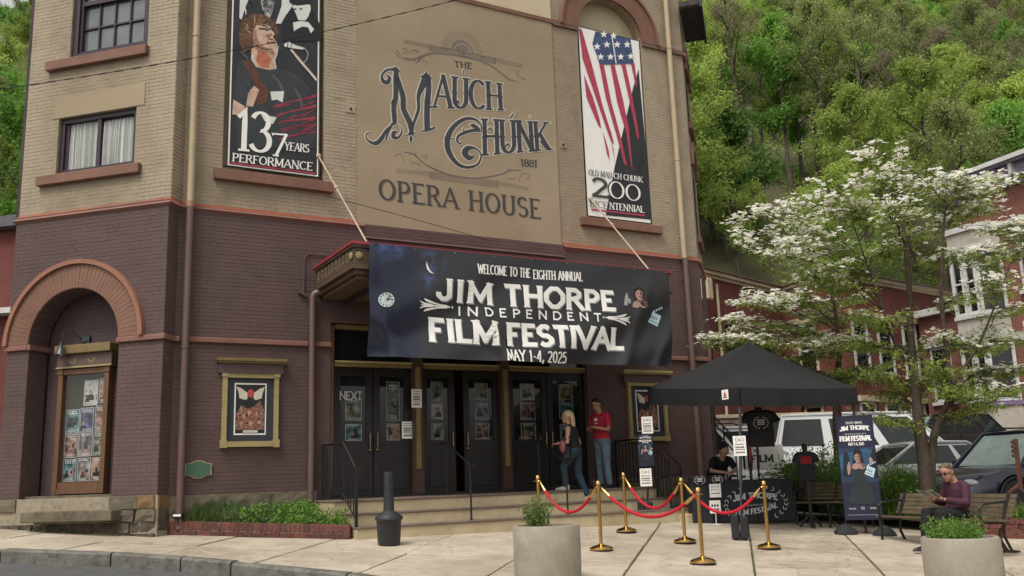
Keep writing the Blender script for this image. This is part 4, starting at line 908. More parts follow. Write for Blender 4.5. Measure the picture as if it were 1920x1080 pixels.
# ================= BANNERS =================
VIN = mat('charcoal_vinyl', (.030, .030, .034), .32, var=.15, scale=2, spec=.5); VINB = mat('night_blue_vinyl', (.016, .022, .055), .32, var=.3, scale=1.2, spec=.5)
BLU = art('moonlit_cloud', [(.016, .02, .05), (.03, .05, .14), (.06, .12, .30), (.12, .2, .42)], 4)
GREYO = mat('letter_shade', (.26, .28, .30), .5, var=.05)
BN = F; BO = 2.09; bu0, bu1, bz0, bz1 = -3.80, 2.27, 3.19, 5.02
def vinyl_print():
    m = bpy.data.materials.new('printed_vinyl'); m.use_nodes = True; n = m.node_tree; b = n.nodes['Principled BSDF']; b.inputs['Roughness'].default_value = .27; L = n.links.new
    N = lambda t, **k: (lambda q: ([setattr(q, a, v) for a, v in k.items()], q)[1])(n.nodes.new(t))
    g = N('ShaderNodeNewGeometry').outputs['Position']; nz_ = N('ShaderNodeTexNoise'); nz_.inputs['Scale'].default_value = 2.2; nz_.inputs['Detail'].default_value = 7; nz_.inputs['Distortion'].default_value = .6; L(g, nz_.inputs['Vector'])
    sb = N('ShaderNodeVectorMath', operation='SUBTRACT'); L(g, sb.inputs[0]); sb.inputs[1].default_value = F.P(bu0, BO, 0); dt_ = N('ShaderNodeVectorMath', operation='DOT_PRODUCT'); L(sb.outputs[0], dt_.inputs[0]); dt_.inputs[1].default_value = F.ux
    mr = N('ShaderNodeMapRange'); mr.interpolation_type = 'SMOOTHSTEP'; L(dt_.outputs['Value'], mr.inputs[0]); mr.inputs[1].default_value = .70; mr.inputs[2].default_value = 1.05; mr.inputs[3].default_value = 1; mr.inputs[4].default_value = 0
    mx = N('ShaderNodeMix', data_type='RGBA'); L(mr.outputs[0], mx.inputs[0]); mx.inputs[6].default_value = (.024, .024, .028, 1); mx.inputs[7].default_value = (.012, .016, .036, 1); out = mx.outputs[2]
    for (px, py, rad) in ((812, 486, .30), (798, 526, .28), (716, 466, .30), (745, 470, .22)):
        u, z = F.at(px, py, BO); d = N('ShaderNodeVectorMath', operation='DISTANCE'); L(g, d.inputs[0]); d.inputs[1].default_value = F.P(u, BO, z)
        r1 = N('ShaderNodeMapRange'); L(d.outputs['Value'], r1.inputs[0]); r1.inputs[1].default_value = 0; r1.inputs[2].default_value = rad; r1.inputs[3].default_value = .75; r1.inputs[4].default_value = 0
        n2 = N('ShaderNodeTexNoise'); n2.inputs['Scale'].default_value = 7; n2.inputs['Detail'].default_value = 6; L(g, n2.inputs['Vector']); r2 = N('ShaderNodeMapRange'); L(n2.outputs[0], r2.inputs[0]); r2.inputs[1].default_value = .42; r2.inputs[2].default_value = .68
        ml = N('ShaderNodeMath', operation='MULTIPLY'); L(r1.outputs[0], ml.inputs[0]); L(r2.outputs[0], ml.inputs[1]); m2 = N('ShaderNodeMix', data_type='RGBA'); L(ml.outputs[0], m2.inputs[0]); L(out, m2.inputs[6]); m2.inputs[7].default_value = (.06, .11, .28, 1); out = m2.outputs[2]
    L(out, b.inputs['Base Color']); return m
VINP = vinyl_print()
def fold(u, z):
    t = (u-bu0)/(bu1-bu0); v = (bz1-z)/(bz1-bz0)
    d = .022*math.sin(7*t+5.0*v)*v+.012*math.sin(19*t+11*v)*min(1, v+.2)
    c = (u+z*.65)-(-.15); d += .030*math.exp(-((u+.62*z+1.35)/.15)**2)*v           # creases falling from the left corner
    d += .035*math.exp(-((u+.55*z-.42)/.14)**2)*min(1, v*1.3)
    d += .030*math.exp(-((u-.42*z+.22)/.15)**2)*v+.022*math.exp(-((u-.50*z-.30)/.14)**2)*v
    d += .02*math.exp(-((u+.25*z+2.5)/.12)**2)*(1-v)
    return d*2.3
def sagz(u, z): t = (u-bu0)/(bu1-bu0); v = (bz1-z)/(bz1-bz0); return z-.020*math.sin(math.pi*t)*v
mb = MB(); nx, nz = 220, 66; vs = []
for i in range(nx+1):
    for j in range(nz+1):
        u = bu0+(bu1-bu0)*i/nx; z = bz0+(bz1-bz0)*j/nz; vs.append(F.P(u, BO+fold(u, z), sagz(u, z)))
fs = []
for i in range(nx):
    for j in range(nz): fs.append((i*(nz+1)+j, (i+1)*(nz+1)+j, (i+1)*(nz+1)+j+1, i*(nz+1)+j+1))
mb.idx(vs, fs)
ban = mb.build('festival_banner', VINP, None, smooth=True)
tag(ban, 'wide black vinyl film festival banner hanging from the marquee', 'banner')
def onb(px, py, e=.006): u, z = F.at(px, py, BO+.01); return F.P(u, BO+.004+e+fold(u, z), z)
def bmap(x0, y0, x1, y1, H_, W_, e):     # baseline from pixel reading of the banner; text height H_ (m)
    u0, z0 = F.at(x0, y0, BO+.01); u1, z1 = F.at(x1, y1, BO+.01)
    def m(x, y, k): s = x/W_; u = u0+(u1-u0)*s; z = z0+(z1-z0)*s+y; return F.P(u, BO+e+k+fold(u, z), z)
    return m, math.hypot(u1-u0, z1-z0)
def bline(s, x0, y0, x1, y1, h, style, grow=0.0, track=.08, shade=True, name='lettering'):
    mb = MB(); m, W_ = bmap(x0, y0, x1, y1, h, 1, .008); m2, W_ = bmap(x0, y0, x1, y1, h, W_, .008)
    if shade:
        mb.mat(1)
        for q in (1, 2): text(mb, s, lambda x, y, k: m2(x+.010*q, y-.010*q, k), W_, h, style, grow, track)
    mb.mat(0); text(mb, s, lambda x, y, k: m2(x, y, k+.007), W_, h, style, grow, track)
    return mb.build(name, [WHT, GREYO], ban)
bline('WELCOME TO THE', 896, 513, 995, 521, .17, 'cond', .0, .13, False); bline('EIGHTH ANNUAL', 1001, 523, 1092, 528, .17, 'cond', .0, .13, False)
bline('JIM', 821, 563, 924, 572, .38, 'slab', track=.18); bline('THORPE', 948, 574, 1152, 585, .40, 'slab', track=.16)
bline('INDEPENDENT', 861, 591, 1125, 604, .155, 'sans', .004, .55, False)
bline('FILM', 808, 640, 930, 648, .41, 'slab', track=.13); bline('FESTIVAL', 952, 649, 1168, 657, .41, 'slab', track=.12)
bline('MAY 1-4, 2025', 946, 677, 1061, 682, .20, 'cond', .0, .14, False)
for (x0, y0, x1, y1, sgn) in ((846, 575, 790, 571, -1), (1133, 596, 1178, 600, 1)):
    mb = MB(); P0 = Vector(F.at(x0, y0, BO+.01)); P1 = Vector(F.at(x1, y1, BO+.01)); L_v = P1-P0
    for (pts) in ([(0, 0, .03), (.5, .0, .03), (1, .0, .02)], [(.1, .03, .02), (.45, .05, .03), (.8, .12, .045), (.9, .17, .01)], [(.1, -.03, .02), (.45, -.05, .03), (.8, -.12, .045), (.9, -.17, .01)], [(.6, .02, .03), (.9, .04, .035), (1.05, .10, .01)], [(.6, -.02, .03), (.9, -.04, .035), (1.05, -.10, .01)], [(-.06, .0, .05), (-.1, 0, .05)]):
        q_ = spline([(P0.x+L_v.x*a, P0.y+L_v.y*a+b*.62, w*.8) for a, b, w in pts], 5)
        for i, pl_ in enumerate(ribbon([(a, b) for a, b, _ in q_], [w for *_, w in q_])): mb.face([F.P(a, BO+.006+(i % 3)*.0004+fold(a, b), b) for a, b in pl_])
    mb.build('flourish', WHT, ban)
def bpoly(mb, pts, e=.006): mb.face([onb(x, y, e) for x, y in pts])
def disc(cx, cy, rx, ry, n=20, a0=0): return [(cx+rx*math.cos(2*math.pi*k/n+a0), cy+ry*math.sin(2*math.pi*k/n+a0)) for k in range(n)]
mb = MB(); mb.mat(0); bpoly(mb, disc(723.5, 562.5, 16.5, 15), .006); mb.mat(1); bpoly(mb, disc(723.5, 562.5, 15.2, 13.8), .008)
mb.mat(2)
for k in range(12):
    a = k*math.pi/6; c, s_ = math.cos(a), math.sin(a); r0, r1, w = 10, 13.2, (.9 if k % 3 else 1.3); bpoly(mb, [(723.5+r0*c-w*s_, 562.5+(r0*s_+w*c)*.92), (723.5+r1*c-w*s_, 562.5+(r1*s_+w*c)*.92), (723.5+r1*c+w*s_, 562.5+(r1*s_-w*c)*.92), (723.5+r0*c+w*s_, 562.5+(r0*s_-w*c)*.92)], .010)
bpoly(mb, [(723, 561.6), (735, 560.8), (735, 562.2), (723, 563.4)], .0105); bpoly(mb, [(722.6, 562), (731, 553.5), (732.2, 554.6), (724, 563.6)], .011)
mb.build('clock_print', [DARK, mat('clock_white', (.52, .62, .62), .6), DARK], ban)
mb = MB(); mb.mat(0)
mb.mat(1); bpoly(mb, [(800, 490), (799, 497), (801, 505), (806, 511), (814, 514), (808, 509), (804, 503), (802, 497)], .009)
mb.build('moon_print', [WHT, WHT], ban)
SKINP = mat('print_pale_skin', (.34, .21, .17), .6, var=.08, scale=12); BLKP = mat('print_jet', (.008, .008, .012), .5); LIP = mat('print_lip', (.08, .01, .015), .5)
def lady(poly, cx, cy, s, mb):      # printed figure of a dark haired woman with bare shoulders
    q = lambda pts: [(cx+x*s, cy+y*s) for x, y in pts]
    mb.mat(1); poly(mb, q(disc(0, -1, 10, 14, 14)), .006); mb.mat(0); poly(mb, q([(-15, 26), (-13, 17), (-5, 13), (-3, 8), (5, 8), (6, 13), (14, 16), (17, 26), (8, 29), (0, 26), (-7, 29)]), .007)
    poly(mb, q(disc(-1, 0, 7, 10.5, 14)), .008); mb.mat(1); poly(mb, q([(-8, -3), (-6, -11), (0, -14), (8, -10), (9, 2), (6, -6), (0, -9), (-5, -7)]), .0095)
    poly(mb, q([(-5.5, -2.5), (-1.8, -2.0), (-2, -.2), (-5.2, -.6)]), .0095); poly(mb, q([(1, -2), (4.8, -2.4), (4.6, -.4), (1.2, -.2)]), .0095)
    mb.mat(4); poly(mb, q([(1.5, -11), (6.5, -5), (6.6, 2), (4, 8.5), (0, 10.5), (2, 4), (.8, -2)]), .0088); poly(mb, q([(2, 13.4), (5.4, 9), (6, 13), (14, 16.4), (16.6, 25), (9, 27), (7, 19)]), .0078)
    mb.mat(2); poly(mb, q([(-3.4, 5.2), (-1, 4.3), (1.4, 5.2), (-1, 6.6)]), .0095); mb.mat(1); poly(mb, q([(-4, 13), (5, 13), (5, 14.5), (-4, 14.5)]), .0095)
def clapper(poly, cx, cy, s, mb):
    q = lambda pts: [(cx+x*s, cy+y*s) for x, y in pts]
    mb.mat(0); poly(mb, q([(-14, 8), (-6, -12), (12, -4), (5, 17)]), .006); mb.mat(1)
    for k in range(4): poly(mb, q([(-11+k*4, -1+k*1.9), (-9+k*4, -6+k*1.9), (-7.4+k*4, -5.2+k*1.9), (-9.4+k*4, -.2+k*1.9)]), .008)
    poly(mb, q([(-10, 4), (5, 11), (4.6, 12), (-10.4, 5)]), .008); mb.mat(0)
    poly(mb, q([(-5, -14), (12, -22), (14, -18), (-4, -10)]), .007); mb.mat(1)
    for k in range(3): poly(mb, q([(-2+k*5, -15.5-k*2.1), (0+k*5, -16.4-k*2.1), (1.5+k*5, -12.4-k*2.1), (-.6+k*5, -11.6-k*2.1)]), .009)
mb = MB(); lady(bpoly, 1197, 552, .92, mb)
mb.mat(3); bpoly(mb, [(1168, 572), (1171, 556), (1175, 548), (1177, 560), (1174, 574)], .006); bpoly(mb, [(1176, 568), (1178, 559), (1181, 562), (1180, 571)], .006)
mb.build('portrait_print', [SKINP, BLKP, LIP, mat('print_glove', (.3, .3, .32), .5), mat('print_face_shade', (.16, .085, .075), .6)], ban)
mb = MB(); clapper(bpoly, 1229, 596, .95, mb); mb.build('clapper_print', [mat('print_ice', (.40, .55, .62), .5), BLKP], ban)
mb = MB()
for i in range(9): u = bu0+.05+(bu1-bu0-.1)*i/8; mb.tube([F.P(u, MO+.03, 5.03), F.P(u, BO+.01+fold(u, 5.0), 4.985)], .008, 5)
mb.build('hanging_tie', mat('steel_tie', (.4, .4, .4), .4, .8), ban)
# --- left niche banner: a performer ---
lb = T('performance_banner', 'tall vertical banner with a singer at a microphone and red streaks', 'banner', F.P(-4.8, 0, 6.8))
LO = -.02
A4 = [F.at(428, 311, LO), F.at(597, 332, LO)]; lu0, lu1 = -5.60, -3.99; lz0 = 6.76; lz1 = 11.6
mb = MB(); mb.mat(0).box(F, lu0, lu1, LO-.012, LO, lz0, lz1); mb.mat(1)
gframe(mb, F, lu0-.004, lu1+.004, lz0-.004, lz1, .022, LO-.014, LO+.004)
mb.build('banner_sheet', [DARK, WHT], lb)
mb = MB(); mb.tube([F.P(lu0-.06, LO-.02, lz0-.012), F.P(lu1+.06, LO-.02, lz0-.012)], .016, 6); mb.tube([F.P(lu0-.06, LO-.02, lz1), F.P(lu1+.06, LO-.02, lz1)], .016, 6); mb.build('banner_rod', BLK, lb)
def mk(fr, o):
    def f(mb, pts, e=.006): mb.face([fr.P(*_uo(fr, x, y, o, e)) for x, y in pts])
    return f
def _uo(fr, x, y, o, e): u, z = fr.at(x, y, o); return (u, o+e, z)
lp = mk(F, LO)
P5 = lambda X, Y: (400+X/5.4, Y/5.4)
def lpf(mb, pts, e): lp(mb, [P5(a, b) for a, b in pts], e)
GRYP = mat('print_grey', (.35, .36, .35), .6, var=.3, scale=14); HAIRP = mat('print_hair', (.10, .05, .025), .6, var=.6, scale=16, c2=(.02, .012, .01)); SK1 = mat('print_warm_skin', (.52, .36, .27), .6, var=.2, scale=8); SK2 = mat('print_shaded_skin', (.30, .155, .10), .6, var=.3, scale=9); GUIT = mat('print_guitar', (.10, .035, .02), .5, var=.3, scale=8); REDS = mat('print_red_streak', (.32, .03, .06), .5, var=.3, scale=6); SHIRT = mat('print_shirt', (.03, .035, .04), .5, var=.2)
mb = MB()
mb.mat(0); lpf(mb, [(275, -200), (440, -200), (330, 60), (285, 200), (262, 180)], .006)      # pale streak left
mb.mat(1); lpf(mb, [(490, -200), (650, -200), (600, 120), (560, 200), (500, 110), (480, 20)], .0065)
mb.mat(0); lpf(mb, [(700, -200), (760, -200), (800, 60), (740, 150), (690, 240), (630, 240), (690, 60)], .007)
mb.mat(6); lpf(mb, [(800, 70), (980, 60), (1080, 250), (1080, 420), (700, 420), (680, 250), (730, 160)], .0074)
mb.mat(0); lpf(mb, [(795, 60), (870, 40), (980, 50), (985, 100), (960, 170), (930, 210), (860, 205), (830, 130)], .008)   # plain pale face in the grey picture
mb.mat(6); lpf(mb, [(740, -200), (990, -200), (1000, 0), (960, 45), (850, 60), (770, 30)], .009)
mb.mat(6); lpf(mb, [(812, 88), (838, 86), (836, 102), (815, 102)], .0095); lpf(mb, [(870, 86), (898, 84), (900, 98), (872, 100)], .0095)
mb.mat(0); lpf(mb, [(805, 230), (880, 215), (960, 225), (1020, 300), (985, 340), (960, 280), (900, 270), (840, 300), (815, 320)], .009)
# singer
mb.mat(5); lpf(mb, [(240, 640), (330, 600), (640, 690), (760, 730), (900, 820), (1000, 960), (1040, 1080), (1030, 1500), (240, 1500), (215, 900)], .0085)
mb.mat(3); lpf(mb, [(385, 500), (470, 430), (640, 460), (655, 520), (620, 600), (640, 700), (560, 710), (430, 680), (380, 600)], .010)
mb.mat(3); lpf(mb, [(395, 330), (440, 240), (560, 250), (600, 320), (620, 350), (600, 380), (640, 420), (650, 470), (560, 480), (470, 490), (400, 470)], .011)
mb.mat(2); lpf(mb, [(255, 300), (300, 200), (400, 140), (520, 150), (620, 220), (660, 330), (640, 400), (600, 300), (540, 240), (450, 235), (410, 300), (395, 400), (380, 500), (300, 540), (260, 440)], .0118)
mb.mat(6); lpf(mb, [(460, 285), (530, 290), (525, 305), (455, 300)], .0124); mb.mat(4); lpf(mb, [(545, 420), (640, 425), (640, 445), (560, 445)], .0124); lpf(mb, [(560, 340), (600, 345), (585, 375), (555, 365)], .0124)
mb.mat(7); lpf(mb, [(280, 620), (380, 620), (440, 730), (480, 820), (560, 920), (540, 1040), (440, 1080), (430, 860), (330, 700)], .0126)
mb.mat(3); lpf(mb, [(330, 1080), (350, 950), (410, 870), (460, 910), (430, 1000), (400, 1080)], .0132); lpf(mb, [(200, 1010), (320, 1080), (300, 1180), (190, 1160)], .0132)
mb.mat(0); lpf(mb, [(575, 930), (715, 925), (700, 1040), (640, 1010), (590, 1020)], .0130); lpf(mb, [(480, 1160), (640, 1190), (600, 1260), (520, 1230)], .0130)
mb.mat(0); lpf(mb, [(712, 450), (760, 425), (830, 460), (930, 490), (900, 505), (790, 490), (720, 475)], .013); mb.mat(3); lpf(mb, [(780, 500), (800, 505), (1040, 790), (1040, 830)], .013)
def lbr(pts, e=.0136, nn=4):
    q_ = spline([(*P5(a, b), w) for a, b, w in pts], nn)
    for pl_ in ribbon([(a, b) for a, b, _ in q_], [w/5.4 for *_, w in q_]): lp(mb, pl_, e)
rn = random.Random(14)
for k in range(46):
    a = R(rn.uniform(150, 395)); cx, cy = 455, 330; r0, r1 = rn.uniform(70, 110), rn.uniform(130, 200); x0, y0 = cx+r0*1.0*math.cos(a), cy+r0*.9*math.sin(a); x1, y1 = cx+r1*1.05*math.cos(a+rn.uniform(.1, .5)), cy+r1*math.sin(a+rn.uniform(.1, .5))
    if y1 > 520 or (x1 > 600 and y1 > 330): continue
    mb.mat(rn.choice((6, 2, 9, 9, 3))); lbr([(x0, y0, 6), ((x0+x1)/2+rn.uniform(-18, 18), (y0+y1)/2+rn.uniform(-14, 14), 7), (x1, y1, 2)], .0128+.0002*(k % 4))
mb.mat(4); lpf(mb, [(395, 335), (430, 300), (440, 380), (470, 440), (520, 480), (600, 500), (620, 560), (560, 540), (450, 520), (400, 470)], .0122)
mb.mat(10); lpf(mb, [(450, 520), (540, 540), (590, 600), (560, 690), (480, 680), (430, 620)], .0124); mb.mat(0); lbr([(655, 470, 8), (640, 560, 7), (620, 610, 8), (635, 690, 6)], .0126); lbr([(400, 560, 14), (395, 610, 12), (430, 650, 6)], .0126); lbr([(560, 310, 10), (600, 330, 8), (612, 350, 5)], .0127)
mb.mat(6); lbr([(450, 250, 7), (520, 262, 8), (560, 280, 4)], .0127); lbr([(560, 400, 8), (600, 405, 8), (630, 415, 5)], .0127); lbr([(430, 470, 10), (520, 500, 8), (600, 500, 5)], .0127)
mb.mat(11); lbr([(700, 715, 5), (830, 770, 6), (930, 860, 5), (1010, 970, 3)], .0112); lbr([(330, 780, 6), (350, 840, 6), (375, 890, 4)], .0112); lbr([(270, 520, 10), (310, 560, 22), (350, 600, 18)], .0112); lbr([(600, 760, 20), (680, 860, 26), (700, 980, 20)], .0088); lbr([(820, 900, 18), (880, 1000, 26), (900, 1100, 18)], .0088)
mb.mat(0); lbr([(925, 495, 5), (955, 540, 5), (945, 600, 5), (905, 645, 4)], .0132); lbr([(780, 505, 9), (900, 655, 9), (1045, 810, 14)], .0134)
mb.mat(6); lbr([(755, 430, 9), (748, 480, 9)], .0140); lbr([(790, 440, 7), (784, 490, 7)], .0140)
mb.mat(4)
for k in range(4): lbr([(355+k*24, 960+k*4, 6), (378+k*20, 905+k*8, 5)], .0138)
for (a, b, c, d) in ((300, 60, 330, 150), (340, -20, 400, 80), (520, 40, 560, 60), (500, 80, 560, 100), (540, 120, 560, 170)): mb.mat(rn.choice((1, 6, 0))); lbr([(a, b, 9), ((a+c)/2+10, (b+d)/2, 13), (c, d, 5)], .0085)
mb.mat(6)
for k in range(9): x, y = rn.uniform(500, 590), rn.uniform(-40, 150); lpf(mb, [(x+rn.uniform(7, 13)*math.cos(t), y+rn.uniform(6, 11)*math.sin(t)) for t in (0, 1, 2, 3, 4, 5.2)], .0082)
mb.mat(8)
for k in range(26):
    t = rn.random(); x = 620+330*t; y = 1080-110*t+rn.randint(0, 4)*82+rn.uniform(-14, 14); lbr([(x, y+16, 2), (x+50, y, rn.uniform(5, 14)), (min(1030, x+rn.uniform(90, 190)), y-22, 2)], .0109)
mb.mat(8)
for k, (y0, y1, w) in enumerate(((1070, 960, 26), (1160, 1060, 30), (1230, 1180, 26), (1320, 1250, 22), (1390, 1330, 14))): lpf(mb, [(620+k*30, y0), (1040, y1), (1036, y1+w), (760, (y0+y1)/2+w), (600+k*30, y0+w*.9)], .0105)
lp(mb, [(429, 303.5), (590, 324), (590, 327.5), (429, 307)], .012)
mb.build('printed_picture', [mat('print_pale', (.60, .62, .58), .6, var=.08), GRYP, HAIRP, SK1, SK2, SHIRT, BLKP, GUIT, REDS, mat('print_gold_hair', (.26, .14, .06), .6), mat('print_warm_neck', (.40, .13, .07), .6, var=.3, scale=9), mat('print_fold_grey', (.075, .085, .09), .6)], lb)
mb = MB()
text(mb, '13', quad_map(F, (443, 281), (508, 287), (446, 206), (510, 212), LO+.015, .62, .74), .62, .74, 'title', grow=.01, track=.0)
text(mb, '7', quad_map(F, (508, 291), (535, 294), (511, 250), (538, 252), LO+.017, .27, .40), .27, .40, 'title', grow=.008)
text(mb, 'YEARS', quad_map(F, (534, 281), (579, 286), (535, 266), (580, 271), LO+.015, .43, .14), .43, .14, 'roman', grow=.002, track=.12)
text(mb, 'PERFORMANCE', quad_map(F, (436, 302), (585, 320), (437, 287), (586, 305), LO+.015, 1.42, .15), 1.42, .15, 'roman', grow=.003, track=.12)
mb.build('lettering', WHT, lb)
# --- right niche banner: flag ---
rb = T('bicentennial_banner', 'tall vertical banner with a ragged stars and stripes flag, white over black', 'banner', F.P(2.8, 0, 6.7))
RO = -.02; ru0, ru1, rz0, rz1 = 1.93, 3.62, 6.66, 11.05
mb = MB(); mb.mat(0)
slv = 25
def rbill(u, z): return .03*math.sin((u-ru0)*2.0)*math.sin((z-rz0)*.7)
mb.mat(0).box(F, ru0, ru1, RO-.02, RO-.004, rz0, rz1); mb.mat(1); gframe(mb, F, ru0-.004, ru1+.004, rz0-.004, rz1, .012, RO-.022, RO+.002)
mb.build('banner_sheet', [WHT, BLK], rb)
mb = MB(); mb.tube([F.P(ru0-.08, RO-.02, rz0-.015), F.P(ru1+.08, RO-.02, rz0-.015)], .016, 6); mb.tube([F.P(ru0-.08, RO-.02, rz1), F.P(ru1+.08, RO-.02, rz1)], .016, 6); mb.build('banner_rod', BLK, rb)
rp_ = mk(F, RO); P4 = lambda X, Y: (1020+X/2.078, Y/2.077)
def rpf(mb, pts, e): rp_(mb, [P4(a, b) for a, b in pts], e)
FLB = mat('flag_blue', (.045, .075, .16), .6, var=.3, scale=9); FLR = mat('flag_red', (.38, .045, .085), .6, var=.15, scale=9)
mb = MB(); mb.mat(2); rpf(mb, [(368, 270), (395, 560), (418, 855), (240, 838), (275, 650), (345, 350)], .004)
mb.mat(0); rpf(mb, [(200, 122), (245, 132), (336, 150), (350, 248), (216, 252), (205, 215), (188, 170)], .006)
mb.mat(1)
for pts in ([(136, 108), (148, 120), (185, 250), (230, 420), (262, 520), (272, 560), (262, 555), (225, 450), (150, 230)], [(155, 290), (190, 380), (215, 460), (222, 500), (212, 490), (165, 380)], [(215, 250), (232, 252), (262, 400), (300, 540), (322, 645), (312, 640), (280, 520), (240, 380)],
            [(258, 250), (274, 252), (305, 380), (330, 500), (345, 670), (338, 640), (320, 520), (285, 400)], [(300, 248), (316, 250), (340, 360), (365, 500), (370, 545), (360, 530), (345, 450)], [(338, 248), (352, 247), (362, 330), (358, 340)], [(228, 512), (238, 540), (252, 590), (255, 625), (245, 600)], [(262, 555), (270, 580), (276, 640), (270, 600)]): rpf(mb, pts, .008)
mb.mat(3)
def star(cx, cy, r, e):
    c = [(cx, cy)]; pts = [(cx+(r if k % 2 == 0 else r*.42)*math.sin(k*math.pi/5), cy-(r if k % 2 == 0 else r*.42)*math.cos(k*math.pi/5)) for k in range(10)]
    rpf(mb, pts, e)
for (x, y) in ((244, 174), (284, 174), (323, 174), (220, 222), (258, 222), (298, 222), (337, 220), (206, 182), (232, 134), (270, 140)): star(x, y, 15, .010)
rpf(mb, [(262, 140), (266, 140), (282, 248), (278, 248)], .009)
mb.build('flag_print', [FLB, FLR, DARK, WHT], rb)
GLT = mat('grey_letters', (.16, .16, .16), .6); DLT = mat('dark_grey_letters', (.05, .05, .05), .6)
def ql(t, m, BL, BR, TL_, TR_, o, W_, H_, g=0, tr=.1): mb = MB(); text(mb, t, quad_map(F, BL, BR, TL_, TR_, RO+o, W_, H_), W_, H_, 'roman', grow=g, track=tr); return mb.build('lettering', m, rb)
ql('OLD MAU', GLT, (1104, 328), (1147, 334), (1104, 317), (1147, 323.5), .012, .62, .14, .002); ql('CH CHUNK', WHT, (1151, 334.6), (1205, 342), (1151, 324), (1204, 332), .012, .76, .14, .002)
ql('200', DLT, (1112, 367), (1202, 378), (1110, 332), (1201, 348), .013, 1.26, .40, .018, .03); ql('00', WHT, (1142, 371), (1202, 378), (1141, 338), (1201, 348), .017, .84, .40, .0, .03)
ql('BICE', GLT, (1107, 387.5), (1139, 391.5), (1107, 374.5), (1139, 379), .013, .45, .15, .003); ql('NTENNIAL', WHT, (1143, 392), (1208, 399), (1143, 379.5), (1207, 387), .013, .83, .15, .003)
mb = MB(); rp_(mb, [(1108, 391), (1209, 403), (1209, 406), (1108, 394)], .010); mb.build('red_rule', FLR, rb)

# ================= POSTER CASES, LAMP, PLAQUE =================
def case(fr, u0, u1, z0, z1, o, label, k, ledge=.11, seed=0):
    r = T('poster_case', label, 'poster case', fr.P((u0+u1)/2, o, z0), 0, 'poster cases on the brown wall')
    mb = MB(); w = .075; gframe(mb, fr, u0, u1, z0, z1, w, o, o+.07); mb.mat(0)
    for a in (u0-.02, u1-w-.01): mb.box(fr, a, a+w+.03, o, o+.085, z0-.03, z0+.10); mb.box(fr, a, a+w+.03, o, o+.085, z1-.06, z1+.0)
    mb.box(fr, u0+w, u1-w, o, o+.085, z0-.015, z0+w-.01); mb.build('frame', GOLDL, r)
    mb = MB(); mb.mat(0).box(fr, u0-ledge, u1+ledge, o, o+.16, z1+.20, z1+.25); mb.box(fr, u0-ledge+.02, u1+ledge-.02, o, o+.13, z1+.165, z1+.199); mb.mat(1).box(fr, u0-ledge+.04, u1+ledge-.04, o, o+.09, z1+.003, z1+.164); mb.build('cornice', [GOLD if seed != 2 else GOLDL, BRN], r)
    mb = MB(); mb.box(fr, u0+w, u1-w, o, o+.02, z0+w, z1-w); mb.build('backing_board', FRNAVY, r)
    W_, H_ = u1-u0-2*w, z1-z0-2*w; a, b, c, d = u0+w+W_*.16, u1-w-W_*.16, z0+w+H_*.10, z1-w-H_*.08; q = o+.026; p = MB(); p.mat(0).box(fr, a, b, o+.02, q, c, d)
    f = lambda x, y, e: fr.P(a+(b-a)*x, q+e, c+(d-c)*y)
    p.mat(1); p.face([f(x, y, .001) for x, y in ((.04, .03), (.96, .03), (.96, .97), (.04, .97))])
    p.mat(2)
    for s_ in (1, -1):     # wings and rose
        for j in range(4): p.face([f(.5+s_*x, y, .002+j*.0003) for x, y in ((.08, .80-.03*j), (.30, .90-.035*j), (.46-.04*j, .93-.05*j), (.36, .83-.04*j), (.16, .76-.03*j))])
    p.mat(3); p.face([f(.5+.11*math.cos(t*.7), .80+.085*math.sin(t*.7), .004) for t in range(9)])
    p.mat(7); p.face([f(x, y, .0035) for x, y in ((.05, .10), (.95, .10), (.93, .48), (.80, .66), (.62, .55), (.40, .50), (.22, .58), (.06, .40))])
    for j, (x, y, r_, m_) in enumerate(((.30, .36, .055, 4), (.47, .42, .06, 4), (.70, .40, .05, 5), (.22, .22, .05, 5), (.52, .22, .06, 4), (.78, .24, .05, 4)) if 1 else ((.22, .42, .10, 4), (.42, .34, .13, 4), (.62, .44, .09, 3), (.80, .52, .14, 3), (.30, .20, .12, 4), (.55, .18, .14, 5), (.75, .28, .12, 6))): p.mat(m_); p.face([f(x+r_*math.cos(t*.63), y+r_*.8*math.sin(t*.63)*(1+.3*((t*7+j) % 3-1)), .0045+j*.0004) for t in range(10)])
    p.mat(2); p.face([f(x, y, .008) for x, y in ((.28, .04), (.74, .04), (.74, .09), (.28, .09))])
    p.build('poster', [WPAP, mat('print_black', (.015, .013, .016), .6), mat('print_wing', (.55, .5, .42), .6), mat('print_rose', (.38, .06, .05), .6), mat('print_peach', (.5, .24, .14), .6), mat('print_skin', (.42, .22, .15), .6), BLKP, art('print_crowd', [(.01, .01, .012), (.10, .03, .03), (.32, .15, .10), (.02, .015, .02), (.5, .3, .2)], 16)], r)
    g = MB(); g.box(fr, u0+w, u1-w, o+.052, o+.056, z0+w, z1-w)
    return r
case(F, -5.61, -4.68, 1.90, 3.10, .05, 'gold framed poster case to the left of the entrance', 1, seed=1)
case(F, 2.62, 3.62, 1.90, 3.10, .05, 'gold framed poster case to the right of the entrance, partly behind the black canopy', 5, .14, seed=2)
dc = T('display_case', 'tall brown wooden display case of small posters inside the terracotta arch', 'display case', G.P(-1.75, -.3, 1.2))
WOODB = mat('worn_brown_wood', (.12, .06, .03), .55, var=.25, scale=6, streak=True); DO = -.42; DF = -.27
d0, d1, e0, e1 = -2.27, -1.26, 1.22, 3.28
